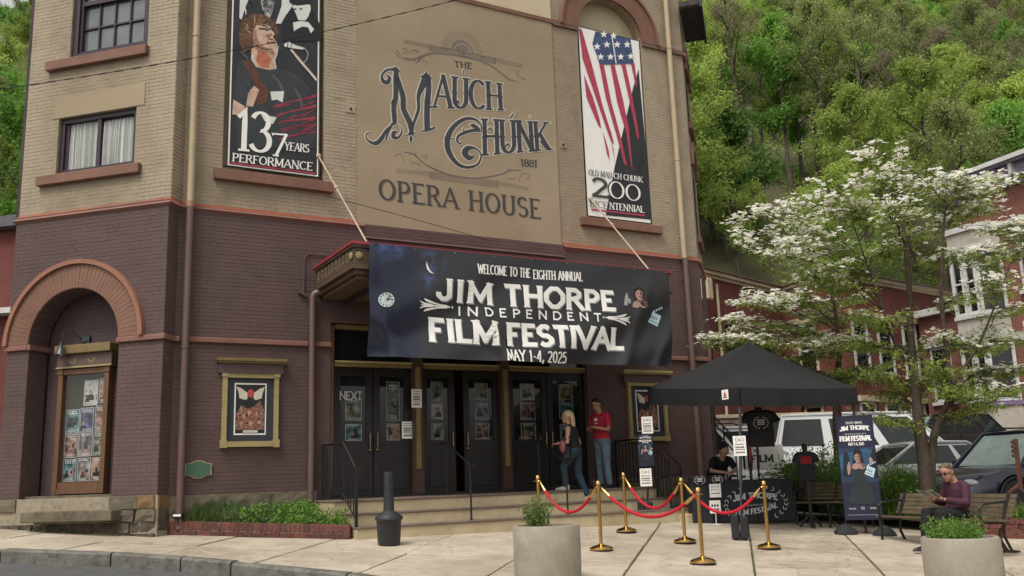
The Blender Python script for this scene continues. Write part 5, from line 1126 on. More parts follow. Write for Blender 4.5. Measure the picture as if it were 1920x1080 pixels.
mb = MB(); gframe(mb, G, d0, d1, e0, e1, .09, DO+.01, DF); mb.box(G, d0-.015, d0+.1, DF-.05, DF+.015, e1-.08, e1+.01); mb.box(G, d1-.1, d1+.015, DF-.05, DF+.015, e1-.08, e1+.01); mb.box(G, d0+.09, d1-.09, DO+.01, DF-.02, e0+.09, e0+.19); mb.build('frame', WOODB, dc)
mb = MB(); mb.mat(0).box(G, d0-.02, d1+.06, DO+.01, DF+.03, e1+.012, e1+.25); mb.mat(1).box(G, d0-.03, d1+.07, DO+.01, DF+.10, e1+.252, e1+.40, .01); mb.mat(2).box(G, d0-.03, d1+.07, DF+.03, DF+.045, e1+.015, e1+.04)
mb.build('cornice', [mat('mauve_wood', (.10, .065, .055), .6, var=.15), GOLD, GOLDL], dc)
mb = MB()
for uu in (-1.98, -1.60):
    for i, pl_ in enumerate(ribbon(*(lambda q: ([(a, b) for a, b in q], [.012]*len(q)))([(uu-.07, 3.44), (uu-.05, 3.40), (uu, 3.375), (uu+.05, 3.40), (uu+.07, 3.44), (uu+.04, 3.43)]))): mb.face([G.P(a, DF+.034+(i % 3)*.0004, b) for a, b in pl_])
mb.build('carving', GOLDL, dc)
mb = MB(); mb.box(G, d0+.09, d1-.09, DO+.01, DO+.02, e0+.19, e1-.09); mb.build('backing_board', mat('olive_felt', (.022, .028, .018), .9, var=.15), dc)
slots = [(-1.83, -1.56, 2.67, 3.08, 6), (-1.53, -1.36, 2.70, 3.10, 4), (-2.16, -1.90, 2.22, 2.60, 2), (-1.88, -1.62, 2.23, 2.62, 8), (-1.58, -1.37, 2.24, 2.64, 1), (-2.16, -1.90, 1.82, 2.19, 1), (-1.88, -1.62, 1.83, 2.20, 3), (-1.59, -1.37, 1.84, 2.21, 5), (-2.16, -1.91, 1.43, 1.78, 2), (-1.88, -1.63, 1.43, 1.79, 3), (-1.60, -1.38, 1.43, 1.79, 7)]
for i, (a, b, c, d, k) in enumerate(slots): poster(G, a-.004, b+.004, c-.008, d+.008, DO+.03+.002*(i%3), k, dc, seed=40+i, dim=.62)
mb = MB(); mb.box(G, d0+.09, d1-.09, DO+.10, DO+.104, e0+.19, e1-.09); gm = bpy.data.materials.new('case_glass'); gm.use_nodes = True; n_ = gm.node_tree; n_.nodes.remove(n_.nodes['Principled BSDF']); a_t = n_.nodes.new('ShaderNodeBsdfTransparent'); a_g = n_.nodes.new('ShaderNodeBsdfGlossy'); a_g.inputs['Roughness'].default_value = .03; a_m = n_.nodes.new('ShaderNodeMixShader'); a_m.inputs[0].default_value = .035; n_.links.new(a_t.outputs[0], a_m.inputs[1]); n_.links.new(a_g.outputs[0], a_m.inputs[2]); n_.links.new(a_m.outputs[0], n_.nodes['Material Output'].inputs[0])
mb.build('glass', gm, dc)
# gooseneck lamp
lampm = mat('dark_green_enamel', (.035, .05, .05), .35, var=.2, scale=10)
lu, lz = G.at(118, 660, -.15); hu, hz = G.at(160, 640, -.38)
lt = T('gooseneck_lamp', 'dark gooseneck lamp over the display case in the arch', 'lamp', G.P(hu, -.42, hz))
mb = MB(); mb.ell(G.P(hu, -.39, hz), (.07, .07, .06), 12, 8); mb.box(G, hu-.05, hu+.09, -.42, -.36, hz-.10, hz+.10, .02); mb.build('wall_box', lampm, lt)
pts = spline([G.P(hu, -.36, hz), G.P(hu-.08, -.27, hz+.12), G.P(hu-.16, -.20, hz+.2), G.P(hu-.26, -.13, hz+.12), G.P(lu, -.10, lz+.18)], 6) if 0 else None
cp = [G.P(hu, -.36, hz), G.P(hu-.07, -.28, hz+.09), G.P(hu-.16, -.2, hz+.18), G.P(hu-.24, -.14, hz+.15), G.P(lu, -.10, lz+.14)]
cc = []
for i in range(len(cp)-1):
    p0, p1, p2, p3 = cp[max(0, i-1)], cp[i], cp[i+1], cp[min(len(cp)-1, i+2)]
    for j in range(5): t = j/5; cc.append(.5*((2*p1)+(p2-p0)*t+(2*p0-5*p1+4*p2-p3)*t*t+(3*p1-p0-3*p2+p3)*t**3))
cc.append(cp[-1]); mb = MB(); mb.tube(cc, .010, 6); mb.build('gooseneck', BLK, lt, smooth=True)
mb = MB(); mb.lathe(G.P(lu, -.10, lz), [(.0, .16), (.03, .15), (.035, .07), (.05, .05), (.075, .0), (.10, -.05), (.095, -.05), (.06, .0)], 20); mb.build('shade', lampm, lt, smooth=True)
mb = MB(); mb.ell(G.P(lu, -.10, lz-.03), (.035, .035, .045), 10, 6); mb.build('bulb', mat('frosted_bulb', (.5, .5, .48), .3), lt)
# green plaque
pu, pz = F.at(371, 881, LB); pq = T('plaque', 'green historic plaque with scalloped gold rim low on the brown wall', 'plaque', F.P(pu, LB, pz))
def scal(s): return [(pu+x*s, pz+y*s) for x, y in ((-.215, -.09), (-.12, -.10), (-.06, -.135), (0, -.14), (.06, -.135), (.12, -.10), (.215, -.09), (.205, 0), (.215, .10), (.12, .11), (.06, .145), (0, .15), (-.06, .145), (-.12, .11), (-.215, .10), (-.205, 0))]
mb = MB(); mb.prism([F.P(a, LB+.035, b) for a, b in scal(1)], F.un, .03); mb.build('rim', mat('plaque_rim', (.38, .28, .17), .5), pq)
mb = MB(); mb.prism([F.P(a, LB+.042, b) for a, b in scal(.9)], F.un, .006); mb.build('face', mat('plaque_green', (.05, .12, .075), .5, var=.12, scale=14), pq)
# ================= PLAZA OBJECTS =================
def atY(px, py, Y): r = ray(px, py); return CAM+r*(Y/r.y)
def gp(px, py):
    r = ray(px, py); t = (-.61-ZC)/(r.z+.045*r.x-.060*r.y); p = CAM+r*t; return Vector((p.x, p.y, gz(p.x, p.y)))
def onG(x, y): return Vector((x, y, gz(x, y)))
def leafmat(name, c, tr=.35, var=.3, sc=1.2):
    if name in _M: return _M[name]
    m = bpy.data.materials.new(name); m.use_nodes = True; n = m.node_tree; b = n.nodes['Principled BSDF']; out = n.nodes['Material Output']
    b.inputs['Roughness'].default_value = .6; b.inputs['Specular IOR Level'].default_value = .25
    g = n.nodes.new('ShaderNodeNewGeometry'); t = n.nodes.new('ShaderNodeTexNoise'); t.inputs['Scale'].default_value = sc; t.inputs['Detail'].default_value = 4; n.links.new(g.outputs['Position'], t.inputs['Vector'])
    r = n.nodes.new('ShaderNodeValToRGB'); n.links.new(t.outputs[0], r.inputs[0])
    r.color_ramp.elements[0].position = .32; r.color_ramp.elements[0].color = (*[x*(1-var) for x in c], 1); r.color_ramp.elements[1].position = .68; r.color_ramp.elements[1].color = (*[min(1, x*(1+var)) for x in c], 1)
    n.links.new(r.outputs[0], b.inputs['Base Color']); tl = n.nodes.new('ShaderNodeBsdfTranslucent'); n.links.new(r.outputs[0], tl.inputs[0]); mx = n.nodes.new('ShaderNodeMixShader'); mx.inputs[0].default_value = tr
    n.links.new(b.outputs[0], mx.inputs[1]); n.links.new(tl.outputs[0], mx.inputs[2]); n.links.new(mx.outputs[0], out.inputs[0]); _M[name] = m; return m
GR1 = leafmat('bed_green', (.10, .19, .04), sc=4); GR2 = leafmat('bright_bed_green', (.14, .26, .045), sc=5); GR3 = leafmat('grey_green', (.12, .15, .07), sc=5); GR4 = leafmat('dark_bush_green', (.08, .15, .035), sc=3); GRY = leafmat('yellow_green', (.24, .26, .06), sc=5); DRY = leafmat('dried_stem', (.20, .14, .09), sc=6, tr=.1)
def blade(mb, p, h, lean, az, w, rn):
    d = Vector((math.cos(az), math.sin(az), 0)); s_ = Vector((-d.y, d.x, 0))*w/2; q = [p, p+d*lean*.35*h+Vector((0, 0, h*.6)), p+d*lean*h+Vector((0, 0, h*(1-.2*lean)))]
    mb.idx([q[0]-s_, q[0]+s_, q[1]+s_*.8, q[1]-s_*.8, q[2]], [(0, 1, 2, 3), (3, 2, 4)])
def leafq(mb, p, sz, rn, up=.3):
    a = Vector((rn.gauss(0, 1), rn.gauss(0, 1), rn.gauss(0, 1)*.6+up)).normalized(); b = a.orthogonal().normalized(); t = rn.random()*6.28; b = (b*math.cos(t)+a.cross(b)*math.sin(t)); c = a.cross(b)
    mb.idx([p-b*sz, p-c*sz*.45, p+b*sz, p+c*sz*.45], [(0, 1, 2, 3)])
# --- brick edged bed left of the steps ---
bl0, bl1 = Vector((-5.71, 15.0, 0)), Vector((-2.63, 14.76, 0)); bx = (bl1-bl0).normalized(); bn = Vector((bx.y, -bx.x, 0)); BF = Fr(bl0, bx, bn); bL = (bl1-bl0).length
bed = T('flower_bed', 'low brick edged planting bed between the downspout and the entrance steps', 'planting bed', (-4.2, 14.9, .45))
_bk = {}
def brick_obj(mats, par, fr, u0, u1, o0, o1, z0, z1, bev=.004):
    mb = MB(); mb.box(fr, u0, u1, o0, o1, z0, z1, bev); return mb.build('brick', mats, par)
def gl(fr, u): p = fr.P(u, 0, 0); return gz(p.x, p.y)
rb_ = random.Random(3); RB2 = mat('dark_clay_brick', (.085, .034, .028), .85, var=.3, scale=14, bump=.6, bscale=60)
mb = MB(); k = 30
mb.idx([v for i in range(k+1) for v in (BF.P(bL*i/k, -.012, gl(BF, bL*i/k)-.03), BF.P(bL*i/k, -.012, gl(BF, bL*i/k)+.205), BF.P(bL*i/k, -.12, gl(BF, bL*i/k)+.205))], [(i*3+j, (i+1)*3+j, (i+1)*3+j+1, i*3+j+1) for i in range(k) for j in (0, 1)])
mb.build('mortar', MORT, bed)
n = int(bL/.075)
for i in range(n):
    u = i*bL/n; g0_ = gl(BF, u+.03); brick_obj(RBRK if rb_.random() < .7 else RB2, bed, BF, u+.006, u+bL/n-.006, -.13, rb_.uniform(-.004, .004), g0_+.085, g0_+.212+rb_.uniform(-.004, .004), .008)
n = int(bL/.215)
for i in range(n):
    u = i*bL/n; g0_ = gl(BF, u+.1); brick_obj(RB2 if rb_.random() < .6 else RBRK, bed, BF, u+.005, u+bL/n-.005, -.11, .008+rb_.uniform(-.003, .003), g0_-.0, g0_+.076)
mb = MB(); P_ = [BF.P(.0, -.1, 0), BF.P(bL, -.1, 0), F.P(-3.95, .1, 0), F.P(-6.2, .1, 0)]; mb.face([Vector((p.x, p.y, gz(p.x, p.y)+.17)) for p in P_]); mb.build('soil', SOIL, bed)
def scatter_quad(Ps, rn):
    s, t = rn.random(), rn.random(); return (Ps[0]*(1-s)+Ps[1]*s)*(1-t)+(Ps[3]*(1-s)+Ps[2]*s)*t, s, t
rn = random.Random(8); mg = MB(); ml = MB()
for i in range(5200):
    p, s, t = scatter_quad(P_, rn); p.z = gz(p.x, p.y)+.17
    dens = .5+.5*noise.noise(p*2.2)
    if s < .12 or rn.random() > dens+.35: continue
    if s < .42: mg.mat(rn.choice((0, 0, 2))); blade(mg, p, rn.uniform(.16, .40)*(.7+.5*t), rn.uniform(.1, .6), rn.random()*6.28, .010, rn)
    else:
        mg.mat(rn.choice((1, 1, 0, 0, 2) if s < .62 else (1, 1, 1, 0))); h = rn.uniform(.05, .33)*(.6+.6*noise.noise(p*1.7+Vector((5, 0, 0)))+.3)
        for j in range(4): leafq(mg, p+Vector((rn.gauss(0, .03), rn.gauss(0, .03), h*rn.random())), rn.uniform(.02, .04), rn)
for i in range(60):
    p, s, t = scatter_quad(P_, rn); p.z = gz(p.x, p.y)+.2+rn.random()*.16
    if s > .3:
        mg.mat(3)
        for j in range(4): leafq(mg, p+Vector((rn.gauss(0, .02), rn.gauss(0, .02), 0)), .012, rn, 2)
mg.build('bed_plants', [GR1, GR2, GR3, WHT], bed, kind='stuff')
for i, (c, r_, m) in enumerate(((-4.55, .20, GR3), (-4.0, .2, GR3))):
    mb = MB(); c_ = Vector((c, 15.15, gz(c, 15.15)+.24))
    for j in range(420): d = Vector((rn.gauss(0, 1), rn.gauss(0, 1), rn.gauss(0, .7))).normalized()*r_*rn.uniform(.6, 1); d.z = abs(d.z)*.8; leafq(mb, c_+d, .018, rn)
    mb.build('grey_cushion_plant', GR3, bed)
# floodlight at the foot of the downspout
fl = T('floodlight', 'small white floodlight on the ground at the foot of the left downspout', 'floodlight', gp(334, 980)); c = atY(334, 968, 14.95)
mb = MB(); mb.box(XY, c.x-.07, c.x+.07, c.y-.05, c.y+.05, c.z-.035, c.z+.035, .01); mb.build('lamp_body', BLK, fl)
mb = MB(); mb.box(XY, c.x-.06, c.x+.06, c.y-.056, c.y-.051, c.z-.0, c.z+.03); mb.build('lens', WHT, fl)
mb = MB(); mb.tube([c+Vector((0, 0, -.03)), c+Vector((0, 0, -.14))], .012, 6); mb.build('spike', BLK, fl)
# --- railings ---
def rail(label, us, pts_fn, root_loc, group=None):
    pass
def baluster_rail(label, u, o_back, o_front, zt, o_low, z_low, slope_bottom, n1, n2):
    r = T('railing', label, 'railing', F.P(u, 1.2, PORCH)); 
    mb = MB(); mb.tube([F.P(u, o_back, zt), F.P(u, o_front, zt), F.P(u, o_low, z_low+.88)], .018, 6); mb.build('top_rail', BLK, r)
    mb = MB(); mb.tube([F.P(u, o_back, PORCH+.10), F.P(u, o_front, PORCH+.10), F.P(u, o_low, z_low+.10)], .012, 6); mb.build('bottom_rail', BLK, r)
    for o, z0, z1 in ((o_back, PORCH, zt), (o_front, PORCH, zt), (o_low, z_low, z_low+.90)): mb = MB(); mb.box(F, u-.02, u+.02, o-.02, o+.02, z0, z1+.015); mb.build('post', BLK, r)
    for i in range(n1): o = o_back+(o_front-o_back)*(i+1)/(n1+1); mb = MB(); mb.box(F, u-.008, u+.008, o-.008, o+.008, PORCH+.10, zt); mb.build('baluster', BLK, r)
    for i in range(n2): t = (i+1)/(n2+1); o = o_front+(o_low-o_front)*t; zz = PORCH+(z_low-PORCH)*t; mb = MB(); mb.box(F, u-.008, u+.008, o-.008, o+.008, zz+.10, zt+(z_low+.88-zt)*t); mb.build('baluster', BLK, r)
    return r
baluster_rail('black iron railing along the left end of the entrance steps', -3.90, .12, 1.15, PORCH+.92, 1.78, .57, 0, 7, 4)
baluster_rail('black iron railing along the right end of the entrance steps', 2.22, .12, 1.15, PORCH+.92, 1.80, .57, 0, 8, 5)
mb = MB()
r2 = T('railing', 'low black iron railing on the wall side of the right end of the porch', 'railing', F.P(1.8, .3, PORCH))
for i in range(7): u = 1.62+i*.085; mb = MB(); mb.box(F, u-.008, u+.008, .24, .256, PORCH, PORCH+.9); mb.build('baluster', BLK, r2)
mb = MB(); mb.tube([F.P(1.58, .25, PORCH+.9), F.P(2.2, .25, PORCH+.9)], .016, 6); mb.build('top_rail', BLK, r2)
for (px, py, lab) in ((884, 975, 'thin black handrail in the middle of the steps, left one'), (1064, 940, 'thin black handrail in the middle of the steps, right one behind the woman')):
    u = F.at(px, py, 1.68)[0]; r = T('handrail', lab, 'handrail', F.P(u, 1.68, .57), 0)
    for o, z in ((1.68, .57), (.75, PORCH)): mb = MB(); mb.tube([F.P(u, o, z), F.P(u, o, z+.9)], .017, 8); mb.lathe(F.P(u, o, z), [(.035, 0), (.03, .02)], 8); mb.build('post', BLK, r)
    mb = MB(); mb.tube([F.P(u, .5, PORCH+.9), F.P(u, .75, PORCH+.9), F.P(u, 1.68, 1.47), F.P(u, 1.85, 1.45)], .02, 8); mb.build('rail', BLK, r, smooth=True)
# dark pipe rail of a cellar hatch beside the right corner
r = T('pipe_rail', 'bent black pipe rail beside the right end of the steps under the canopy', 'handrail', F.P(3.4, .8, .5))
pts = [atY(x, y, 19.2) for x, y in ((1252, 850), (1276, 873), (1278, 888), (1232, 898))]
mb = MB(); mb.tube(pts, .018, 6); mb.tube([pts[1], Vector((pts[1].x, pts[1].y, .35))], .018, 6); mb.tube([pts[3], Vector((pts[3].x, pts[3].y, .35))], .018, 6); mb.build('pipe', BLK, r)
mb = MB(); mb.box(F, 2.75, 4.2, .1, 1.1, .25, .62, .02); tag(mb.build('cellar_hatch', mat('hatch_concrete', (.13, .12, .11), .9, var=.25, stain=.3), None), 'grey stone cellar hatch against the wall behind the right sign post', 'hatch')
mb = MB(); mb.box(F, 2.35, 3.0, 1.5, 2.1, .30, .47, .01); tag(mb.build('step_block', CREAM, None), 'cream painted block beside the right end of the steps', 'step block')
# --- smoking receptacle ---
c = onG(-1.94, 14.15); rc = T('ash_receptacle', 'black plastic smoking receptacle with a slim neck on the pavement', 'ash receptacle', c)
PLB = mat('black_plastic', (.022, .024, .026), .5, var=.15, scale=10, bump=.2, bscale=80)
mb = MB(); mb.lathe(c, [(.155, 0), (.165, .02), (.185, .36), (.19, .37)], 28); mb.build('bucket', PLB, rc, smooth=True)
mb = MB(); mb.lathe(c, [(.205, .362), (.205, .40), (.195, .415), (.10, .475), (.085, .49)], 28); mb.build('shoulder', PLB, rc, smooth=True)
mb = MB(); mb.lathe(c, [(.084, .485), (.080, .52), (.070, 1.0), (.072, 1.03), (.068, 1.055), (.03, 1.06)], 20); mb.lathe(c, [(.0785, .80), (.0785, .815)], 20); mb.build('neck', PLB, rc, smooth=True)
mb = MB(); mb.box(XY, c.x+.02, c.x+.065, c.y-.08, c.y-.06, c.z+.92, c.z+.97); mb.build('opening', BLK, rc)
# --- concrete planters ---
PC = mat('exposed_planter_concrete', (.29, .265, .215), .9, var=.07, scale=20, bump=.5, bscale=120, stain=.12)
def planter(px, py, Y, dia, label, plants):
    c = atY(px, py, Y); zt = c.z; zb = gz(c.x, c.y)-.02; c = Vector((c.x, c.y, zb)); h = zt-zb; R_ = dia/2
    r = T('planter', label, 'planter', c); mb = MB(); mb.lathe(c, [(R_*.93, 0), (R_*.985, h*.15), (R_, h*.5), (R_, h-.02), (R_-.015, h), (R_-.05, h), (R_-.055, h-.02), (R_-.06, h-.09)], 40); mb.build('pot', PC, r, smooth=True)
    mb = MB(); mb.lathe(c, [(R_-.058, h-.10), (R_-.06, h-.05), (.15, h-.035), (.01, h-.03)], 24); mb.build('soil', SOIL, r)
    plants(c+Vector((0, 0, h-.05)), R_-.07, r)
def pl_left(c, R_, r):
    rn = random.Random(5); mb = MB()
    for k in range(70):      # leafy stems of a small shrub on the left side
        a = rn.random()*6.28; b = c+Vector((-.10+rn.gauss(0, .05), rn.gauss(0, .07), 0)); d = Vector((rn.gauss(-.12, .30), rn.gauss(0, .3), 1)).normalized(); L_ = rn.uniform(.18, .42)
        mb.mat(2); mb.tube([b, b+d*L_], .003, 3, False)
        for j in range(15): q = b+d*L_*(.15+.85*j/15)+Vector((rn.gauss(0, .02), rn.gauss(0, .02), 0)); mb.mat(rn.choice((0, 0, 1))); leafq(mb, q, rn.uniform(.012, .026), rn, .6)
    for k in range(24):
        b = c+Vector((-.1, 0, .02)); a = rn.random()*6.28; mb.mat(1); blade(mb, b, rn.uniform(.2, .34), rn.uniform(.5, 1.3), rn.choice((0, .2, 3.1, 2.8, a)), .006, rn)
    mb.build('leafy_plant', [GR1, GR2, DRY], r); mb = MB(); mb.mat(0)
    for k in range(420): b = c+Vector((rn.uniform(-.05, .9)*R_, rn.uniform(-.8, .8)*R_, 0)); (b-c).length < R_ and blade(mb, b, rn.uniform(.015, .06), rn.uniform(0, .9), rn.random()*6.28, .005, rn)
    mb.build('dry_stalks', [DRY], r, kind='stuff')
def pl_right(c, R_, r):
    rn = random.Random(6); mb = MB()
    for k in range(210):
        a = rn.random()*6.28; q = R_*.8*math.sqrt(rn.random()); b = c+Vector((q*math.cos(a)-.03, q*math.sin(a), 0)); d = Vector((rn.gauss(0, .35)+(b.x-c.x)*.9, rn.gauss(0, .35), 1)).normalized(); L_ = rn.uniform(.10, .30)
        for j in range(10): p = b+d*L_*(.2+.8*j/10)+Vector((rn.gauss(0, .012), rn.gauss(0, .012), 0)); mb.mat(rn.choice((0, 1, 1, 1))); leafq(mb, p, rn.uniform(.009, .02), rn, .6)
        if k % 3 == 0: mb.mat(1); blade(mb, b, rn.uniform(.1, .27), rn.uniform(.3, 1.2), a, .007, rn)
    mb.build('bushy_plant', [GR1, GR2], r)
planter(1024, 984, 11.2, .785, 'round grey concrete planter with a wispy green plant beside the gold posts', pl_left)
planter(1799, 1006, 9.4, .715, 'round grey concrete planter with a bushy plant in front of the seated man', pl_right)
# --- stanchions and ropes ---
BRS = mat('polished_brass', (.62, .40, .14), .22, 1.0, var=.08, scale=6); ROPE = mat('red_velvet_rope', (.42, .008, .022), .85, var=.15, scale=20)
sp = [(.30, 14.98), (1.15, 13.81), (1.77, 16.06), (2.52, 14.78), (2.38, 12.69), (3.66, 14.24)]
lb_ = ['leftmost brass rope post behind the left planter', 'brass rope post just right of the left planter', 'brass rope post nearest the right end of the steps', 'brass rope post in the middle of the back row of ropes', 'brass rope post standing nearest the camera', 'rightmost brass rope post in front of the merchandise table']
st0 = local(T('stanchion', lb_[0], 'rope post', onG(*sp[0]), 0, 'brass rope posts in front of the entrance'))
mb = MB(); mb.lathe((0, 0, 0), [(.16, .012), (.17, .02), (.17, .035), (.15, .055), (.09, .075), (.045, .085), (.03, .10)], 28); mb.build('base', BRS, st0, smooth=True)
mb = MB(); mb.lathe((0, 0, 0), [(.155, 0), (.172, .004), (.172, .018), (.16, .02)], 28); mb.build('rubber_rim', BLK, st0)
mb = MB(); mb.lathe((0, 0, 0), [(.026, .09), (.026, .93)], 14); mb.build('pole', BRS, st0, smooth=True)
mb = MB(); mb.lathe((0, 0, 0), [(.027, .925), (.034, .93), (.034, .965), (.030, .97), (.028, .98), (.02, .985)], 14); mb.lathe((0, 0, 0), [(.036, .885), (.036, .90)], 14); mb.build('cap', BRS, st0, smooth=True)
for k in range(4):
    mb = MB(); a = k*math.pi/2+.3; d = Vector((math.cos(a), math.sin(a), 0)); mb.tube([d*.03+Vector((0, 0, .89)), d*.05+Vector((0, 0, .90)), d*.06+Vector((0, 0, .885))], .005, 5); mb.build('ring', BRS, st0)
for i in range(1, 6): copy_tree(st0, onG(*sp[i]), i*.7, lb_[i])
def rope(i, j, sag, label):
    A, B = onG(*sp[i])+Vector((0, 0, .88)), onG(*sp[j])+Vector((0, 0, .88)); d = (B-A); L_ = d.length; h = Vector((d.x, d.y, 0)).normalized(); A = A+h*.06; B = B-h*.06; n_ = 22
    pts = [A.lerp(B, t/n_)+Vector((0, 0, -4*sag*(t/n_)*(1-t/n_))) for t in range(n_+1)]
    r = T('velvet_rope', label, 'rope', pts[n_//2], 0, 'red ropes hung between the brass posts')
    mb = MB(); mb.tube(pts[2:-2], .0235, 10); mb.build('rope', ROPE, r, smooth=True)
    for q in (pts[:3], pts[-3:][::-1]): mb = MB(); mb.tube([q[0], q[1], q[2]], [.008, .026, .027], 10); mb.build('brass_end', BRS, r, smooth=True)
rope(0, 1, .40, 'red velvet rope on the left, between the two posts by the left planter'); rope(1, 4, .34, 'longest red velvet rope, sagging towards the nearest post'); rope(2, 3, .42, 'red velvet rope at the back, in front of the sign leg'); rope(3, 5, .40, 'red velvet rope on the right, in front of the merchandise table')
# --- pop-up canopy ---
TA, TB = Vector((3.48, 15.19, 0)), Vector((2.32, 17.58, 0)); tv = TB-TA; TC = TA+Vector((tv.y, -tv.x, 0))*1.0; TD = TB+TC-TA
FAB = mat('black_canopy_fabric', (.011, .012, .0135), .7, var=.2, scale=1.5, bump=.2, bscale=6, spec=.35); LEG = mat('grey_steel_leg', (.08, .085, .09), .4, .6, var=.1)
tent = T('popup_canopy', 'black square pop-up canopy over the merchandise table', 'canopy', onG(4.1, 16.95))
cs = [TA, TB, TD, TC]; cen = (TA+TB+TC+TD)/4
eA, eB, eC = atY(1386, 726, 15.12), atY(1214, 728, 17.58), atY(1605, 727, 16.3); eave = [eA, eB, eB+eC-eA, eC]
pk = atY(1403, 641, 17.0); mb = MB(); N = 10
for k in range(4):
    a, b = eave[k], eave[(k+1) % 4]; rows = []
    for i in range(N+1):
        t = i/N; row = []
        for j in range(N+1):
            s = j/N; e = a.lerp(b, s); p = e.lerp(pk, t); p.z -= .10*math.sin(math.pi*t)*(.35+.65*math.sin(math.pi*s)) + .02*math.sin(math.pi*s)*(1-t); row.append(p)
        rows.append(row)
    mb.idx([p for r_ in rows for p in r_], [(i*(N+1)+j, i*(N+1)+j+1, (i+1)*(N+1)+j+1, (i+1)*(N+1)+j) for i in range(N) for j in range(N)])
roof_ = mb.build('canopy_top', FAB, tent, smooth=True)
for k in range(4):
    mb = MB(); a, b = eave[k], eave[(k+1) % 4]; n_ = 24; vs = []
    out = ((a+b)/2-Vector((cen.x, cen.y, a.z))); out.z = 0; out.normalize()
    for i in range(n_+1):
        p = a.lerp(b, i/n_); p.z -= .02*math.sin(math.pi*i/n_); w_ = .008*math.sin(i*1.3)
        vs += [p+out*.0, p+out*(.012+w_)+Vector((0, 0, -.13)), p+out*(.008-w_)+Vector((0, 0, -.30))]
    mb.idx(vs, [(i*3+j, (i+1)*3+j, (i+1)*3+j+1, i*3+j+1) for i in range(n_) for j in (0, 1)]); mb.build('valance', FAB, tent, smooth=True)
cE = sum(eave, Vector())/4; tops = [e*.96+cE*.04-Vector((0, 0, .05)) for e in eave]
for k, c in enumerate(cs):
    g0_ = gz(c.x, c.y); mb = MB(); fr_ = Fr((c.x, c.y, 0), tv.normalized(), Vector((tv.y, -tv.x, 0)).normalized())
    tp = tops[k]; b_ = Vector((c.x, c.y, g0_)); mb.tube([b_.lerp(tp, .38), tp], .026, 4); mb.tube([b_, b_.lerp(tp, .40)], .019, 4); mb.box(fr_, -.05, .05, -.05, .05, g0_, g0_+.01); mb.build('leg', LEG, tent)
for k in range(4):
    a, b = tops[k], tops[(k+1) % 4]; za, zb = a.z, b.z; m_ = (a+b)/2
    mb = MB()
    for (p, zp, q, zq) in ((a, za, m_, (za+zb)/2-.22), (a, za-.22, m_, (za+zb)/2), (m_, (za+zb)/2-.22, b, zb), (m_, (za+zb)/2, b, zb-.22)): mb.tube([Vector((p.x, p.y, zp)), Vector((q.x, q.y, zq))], .010, 4)
    mb.build('truss', LEG, tent)
mb = MB()
e_ = (eave[0]*.87+eave[1]*.13); x_ = (eave[1]-eave[0]); x_.z = 0; x_.normalize(); TF = Fr((e_.x, e_.y, 0), -x_, Vector((-tv.y, tv.x, 0)).normalized() if 0 else Vector((-abs(tv.y), tv.x, 0)).normalized())
mb.mat(0).box(TF, -.085, .085, .022, .026, e_.z-.20, e_.z-.04); mb.mat(1); mb.face([TF.P(-.04, .028, e_.z-.15), TF.P(.04, .028, e_.z-.15), TF.P(0, .028, e_.z-.065)]); mb.mat(2); mb.face([TF.P(-.05, .028, e_.z-.175), TF.P(.05, .028, e_.z-.175), TF.P(.05, .028, e_.z-.16), TF.P(-.05, .028, e_.z-.16)])
mb.build('emblem', [WHT, mat('emblem_red', (.4, .02, .02), .5), DARK], tent)
WB = mat('weight_bag', (.014, .015, .017), .75, var=.2, bump=.3, bscale=30)
for c, lab in ((TA, 'black weight bag strapped upright to the front leg of the canopy'), (TB, 'black weight bag at the foot of the leg carrying three signs')):
    g0_ = gz(c.x, c.y); r = T('weight_bag', lab, 'weight bag', (c.x, c.y, g0_)); fr_ = Fr((c.x, c.y, 0), (.94, -.34, 0), (-.34, -.94, 0))
    mb = MB(); mb.box(fr_, -.135, -.02, -.06, .08, g0_+.01, g0_+.40, .03); mb.build('bag', WB, r, smooth=True); mb = MB(); mb.box(fr_, .02, .12, -.06, .08, g0_+.01, g0_+.38, .03); mb.build('bag', WB, r, smooth=True)
    mb = MB(); mb.tube([fr_.P(-.08, .02, g0_+.39), fr_.P(-.04, .04, g0_+.46), fr_.P(0, .04, g0_+.39)], .008, 5); mb.build('strap', WB, r)
CF = Fr((0, 0, 0), (1, 0, 0), (0, -1, 0))
